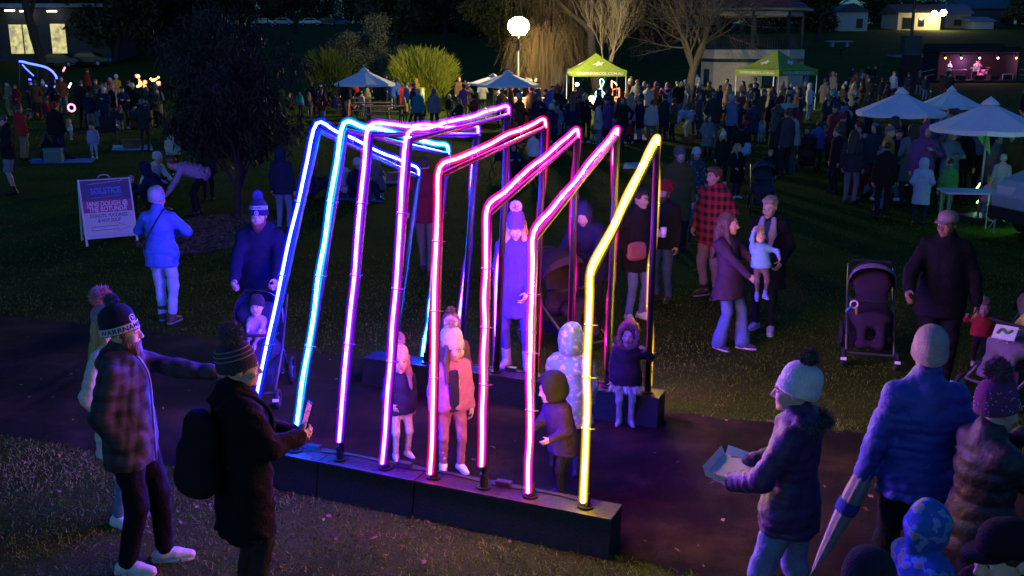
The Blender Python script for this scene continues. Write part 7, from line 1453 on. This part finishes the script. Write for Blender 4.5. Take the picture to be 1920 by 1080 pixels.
p = ground(792, 208); r_ = empty('yellow_bollard', p, 0, 'yellow-green padded post beside the red bin', 'post'); MB().tube([(0, 0, 0), (0, 0, 1.15), (0, 0, 1.2)], [.14, .14, .08], 12).build('post', PLASTIC, r_, True, (.35, .42, .05)); MB().lathe([(.145, .8), (.15, .82), (.15, .95), (.145, .97)], (0, 0, 0), 12).build('band', PLASTIC, r_, True, (.5, .5, .45))
# food stall under the lamp parasol
p = at(985, 190, 42.6); p.z = 0; r_ = empty('food_stall', p, 0, 'food stall with glowing orange-red counter under the lamp parasol', 'stall'); MB().box((0, 0, .4), (1.5, .6, .8)).build('counter', PAINT, r_, False, (.3, .04, .02))
for i in range(4): MB().box((-.54+i*.36, -.02, .98), (.34, .5, .3)).build('heated_case', emit('case_glow_%d' % (i % 2), ((1, .22, .05), (1, .4, .08))[i % 2], 1.0), r_)
MB().box((0, 0, 1.17), (1.6, .62, .05)).build('hood', PAINT, r_, False, (.3, .3, .3)); lamp('stall_light', (0, -.55, 1.25), 25, (1, .4, .12), .2, r_)
# light sculptures on the left
BLUE_N = emit('blue_sculpture_tube', (.04, .07, 1), 7); ORG = [emit('orange_bulb', (1, .42, .08), 5), emit('red_bulb', (1, .08, .03), 5), emit('yellow_bulb', (1, .75, .15), 5)]
yy = 50; q0 = at(70, 190, yy); r_ = empty('blue_light_sculpture', (q0.x, yy, 0), 0, 'curving blue light-tube sculpture rising over the left crowd', 'light sculpture'); S_ = lambda u, v: at(u, v, yy)-Vector((q0.x, yy, 0))
MB().tube(bezier([S_(*q) for q in ((36, 115), (44, 116), (55, 119), (70, 122), (85, 126), (97, 133), (105, 143), (106, 148))], 5), .05, 8).build('upper_tube', BLUE_N, r_, True); MB().tube(bezier([S_(*q) for q in ((42, 121), (50, 130), (63, 142))], 5), .03, 8).build('inner_tube', BLUE_N, r_, True)
for q in ((56, 150), (57, 157), (20, 170), (86, 162), (104, 163)): MB().ball(S_(*q), .075, 8, 6).build('lamp_bead', BLUE_N, r_, True)
MB().tube([S_(28, 168), S_(34, 186)], .06, 8).build('low_tube', BLUE_N, r_, True); MB().tube([S_(36, 115), S_(37, 196)], .03, 6).tube([S_(106, 148), S_(106, 196)], .03, 6).tube([S_(70, 122), S_(70, 196)], .03, 6).build('frame', POLE, r_)
q0 = at(280, 190, yy); r_ = empty('orange_light_sculpture', (q0.x, yy, 0), 0, 'orange and red cluster-lit sculpture shaped like spread wings', 'light sculpture'); S_ = lambda u, v: at(u, v, yy)-Vector((q0.x, yy, 0)); rr_ = random.Random(5)
for i, q in enumerate([(256, 142), (259, 143), (261, 150), (263, 155), (262, 160), (269, 158), (272, 163), (274, 167), (277, 171), (280, 175), (283, 178), (283, 148), (286, 151), (289, 150), (293, 148), (297, 145), (297, 155), (298, 157), (293, 178), (292, 176), (258, 162), (272, 154)]): MB().ball(S_(*q), rr_.uniform(.05, .1), 8, 6).build('bulb', ORG[rr_.choice((0, 0, 1, 1, 2))], r_, True)
MB().tube(bezier([S_(*q) for q in ((256, 142), (263, 155), (272, 164), (283, 179), (290, 170), (293, 150), (298, 145))], 5), .02, 6).tube([S_(280, 176), S_(280, 196)], .04, 6).build('frame', POLE, r_); lamp('sculpture_light', S_(278, 160)+Vector((0, -.5, 0)), 40, (1, .35, .1), .3, r_)
for i, (u, v, y, c, lab) in enumerate(((134, 202, 38, (1, .1, .4), 'pink glowing ring toy in the left crowd'), (131, 160, 46, (.8, 1, 1), 'white glowing wand in the left crowd'), (120, 130, 50, (1, .1, .2), 'red glowing wand over the left crowd'), (1834, 350, 21, (.5, 1, .3), 'upright green glow stick near the child in pink'), (1838, 372, 20.5, (.5, 1, .3), 'lower green glow stick near the child in pink'))):
    r_ = empty('glow_toy', at(u, v, y), 0, lab, 'glow toy'); (MB().torus((0, 0, 0), .13, .03, (0, 1, 0), 16, 6) if i == 0 else MB().tube([(-.06, 0, -.1), (.06, 0, .1)], .035 if i < 3 else .018, 8)).build('glow_tube', emit('glow_toy_%d' % i, c, 8), r_, True); MB().tube([(-.1, 0, -.16), (-.06, 0, -.1)], .02, 6).build('grip', POLE, r_)
# prams and chairs in the crowd
for u, v, rz, c, lab in ((768, 214, 30, (.03, .08, .14), 'teal-trimmed pram beyond the walking child'), (1510, 322, 165, (.03, .03, .035), 'black pram pushed by the man in bright blue'), (1428, 398, -10, (.03, .03, .05), 'black pram with a child in the family group')): pram(lab, ground(u, v), rz, c, tuple(x*2 for x in c), tuple(x*1.4 for x in c), .95, refl=False)
one('toddler', 1436, 392, -5, 'teal', 'black', 'beanie', 'child in maroon beanie and patterned jacket by the black pram', 312, 1, 'maroon')
p = ground(1380, 360); r_ = empty('bundle', Vector((p.x, p.y-.35, .92)), 0, 'pale blue bundle carried by the long-haired woman', 'bundle'); s = SDF(); s.rc((-.12, 0, 0), (.12, 0, .06), .11, .09, .05); s.rc((.1, -.02, .08), (.12, -.02, .2), .08, .07, .04); s.wrinkle(.006, 40, 1); link('wrap', s.mesh('wrap', .016, FABRIC), r_, (.25, .45, .6))
def camp_chair(u, v, rz, label):
    p = ground(u, v); r = empty('camp_chair', p, R(rz), label, 'chair', 'camp chairs on the meadow')
    for s_ in (-1, 1):
        for a, b in (((s_*.26, -.25, 0), (s_*.26, .25, .42)), ((s_*.26, .25, 0), (s_*.26, -.25, .42)), ((s_*.26, .22, .3), (s_*.26, .32, .92))): MB().tube([a, b], .012, 5).build('leg', POLE, r)
        MB().box((s_*.27, 0, .6), (.06, .4, .02)).build('armrest', FABRIC, r, False, (.03, .03, .035))
    m = MB(); m.quad((-.25, -.25, .43), (.25, -.25, .43), (.25, .22, .38), (-.25, .22, .38)); m.build('seat', FABRIC, r, False, (.03, .03, .04)); m = MB(); m.quad((-.25, .22, .38), (.25, .22, .38), (.25, .32, .92), (-.25, .32, .92)); m.build('backrest', FABRIC, r, False, (.03, .03, .04))
camp_chair(1218, 256, 160, 'dark camp chair near the pale rug'); camp_chair(940, 326, 200, 'dark camp chair beside the seated child'); camp_chair(1250, 252, 190, 'dark camp chair left of the bending person'); camp_chair(205, 270, 20, 'dark folding chair behind the checked rug')
# trestle table, van with signs, A-board at the right edge
a = ground(1775, 432); r_ = empty('trestle_table', a+Vector((.35, 0, 0)), R(-8), 'white folding trestle table on the right lawn', 'table'); MB().box((0, 0, .73), (1.0, .62, .035)).build('table_top', PLASTIC, r_, False, (.62, .64, .68))
for s_ in (-1, 1):
    for q in (-1, 1): MB().tube([(s_*.42, q*.24, 0), (s_*.42, q*.24, .71)], .014, 6).build('leg', PAINT, r_, False, (.3, .3, .32))
    MB().tube([(s_*.42, -.24, .2), (s_*.42, .24, .2)], .011, 6).build('crossbar', PAINT, r_, False, (.3, .3, .32))
p = ground(2010, 452); r_ = empty('parked_van', p, R(16), 'pale van with dark bumper at the right edge', 'van'); pf = [(-1.0, .35), (-1.06, .75), (-.86, 1.02), (-.3, 1.2), (.35, 1.85), (3.4, 1.95), (3.5, .35)]
b_o = MB().hexa([(x, -.85, z) for x, z in pf], [(x, .85, z) for x, z in pf]).build('body', PAINT, r_, False, (.3, .42, .4)); MB().box((-1.04, 0, .45), (.12, 1.72, .22)).build('bumper', PLASTIC, r_, False, (.02, .02, .02)); m = MB(); m.quad((-.25, -.76, 1.24), (-.25, .76, 1.24), (.32, .72, 1.82), (.32, -.72, 1.82)); m.v = [(x-.01, y, z+.01) for x, y, z in m.v]; m.build('windscreen', GLASS_D, r_)
for s_ in (-1, 1):
    MB().box((-.99, s_*.6, .85), (.08, .34, .16)).build('headlight', PLASTIC, r_, False, (.6, .65, .65))
    for x in (-.2, 2.6): w = MB().tube([(x, s_*.7, .32), (x, s_*.9, .32)], .32, 18).build('wheel', MATS['tyre'], r_); MB().tube([(x, s_*.9, .32), (x, s_*.91, .32)], .18, 12).build('rim', PAINT, w, False, (.4, .4, .4))
    m = MB(); m.quad((.4, s_*.86, 1.25), (1.2, s_*.86, 1.25), (1.2, s_*.86, 1.75), (.55, s_*.86, 1.75)); m.build('side_window', GLASS_D, r_)
pv = at(1883, 386, 18.4); r_ = empty('price_board', pv, R(-14), 'small green and white board with a picture leaning by the van', 'sign'); r_.rotation_euler = (0, R(24), R(-14)); MB().box((0, 0, 0), (.3, .02, .5)).build('board', emit('green_glow_board', (.3, 1, .45), .35), r_); lamp('added_green_light', (-.05, -.35, .25), 9, (.25, 1, .4), .1, r_); MB().box((0, -.013, .03), (.2, .005, .26)).build('picture', PAINT, r_, False, (.2, .25, .06)); MB().box((0, -.013, -.17), (.22, .005, .06)).build('strip', PAINT, r_, False, (.6, .7, .6))  # green emission and point light added here to tint the van's surroundings
MB().tube([(0, .03, -.25), (-.0, .3, -.85)], .012, 5).build('prop', PAINT, r_, False, (.3, .3, .3))
pg = at(1842, 250, 19.6); r_ = empty('pennant', pg, 0, 'bright green cloth pennant hanging under the nearest parasol', 'flag'); m = MB(); m.hexa([(-.18, 0, .3), (.22, 0, .3), (.14, 0, -.05), (.2, 0, -.42), (-.06, 0, -.1)], [(-.18, .02, .3), (.22, .02, .3), (.14, .02, -.05), (.2, .02, -.42), (-.06, .02, -.1)]); m.build('cloth', CANVAS, r_, False, (.08, .7, .12)); MB().tube([(-.2, .01, .31), (.24, .01, .31)], .012, 5).build('rod', POLE, r_)
p = ground(1978, 520); r_ = empty('chalk_board', p, R(-30), 'blue-white sandwich board cut by the right edge', 'sign'); 
for s_ in (-1, 1): MB().hexa([(-.28, s_*.25, .08), (.28, s_*.25, .08), (.28, s_*.23, .08), (-.28, s_*.23, .08)], [(-.28, s_*.03, .85), (.28, s_*.03, .85), (.28, s_*.01, .85), (-.28, s_*.01, .85)]).build('panel', PAINT, r_, False, (.4, .5, .65)); MB().tube([(-.28, s_*.27, 0), (-.28, s_*.02, .87)], .014, 5).tube([(.28, s_*.27, 0), (.28, s_*.02, .87)], .014, 5).build('frame', PAINT, r_, False, (.6, .6, .62))
# picnic things beyond the blue arches
for i, (u, v, c, lab) in enumerate(((640, 362, 'white', 'person in white sitting beyond the sky-blue arch'), (672, 372, 'navy', 'person in navy sitting beyond the violet arch'), (704, 362, 'grey', 'person in grey sitting on the blue rug'), (588, 372, 'charcoal', 'person in charcoal sitting between the two blue arches'))): one('sit', u, v, (150, 40, -60, 100)[i], c, 'navy', ('hood', 'beanie', 'long', 'short')[i], lab, None, i, 'white')
for i, (u, v, c) in enumerate(((655, 366, (.6, .6, .62)), (690, 360, (.5, .3, .25)), (1290, 268, (.3, .08, .04)), (1318, 250, (.6, .6, .6)), (742, 338, (.5, .15, .1)))):
    p = ground(u, v); r_ = empty('lunch_box', p, i, ('white lunch box on the blue rug', 'terracotta lunch box on the blue rug', 'red-brown crate before the bending person', 'white lunch box right of the bending person', 'red tub on the white rug')[i], 'box'); MB().box((0, 0, .09), (.4, .28, .18)).build('tub', PLASTIC, r_, False, c); MB().box((0, 0, .195), (.42, .3, .025)).build('lid', PLASTIC, r_, False, tuple(x*.8 for x in c))
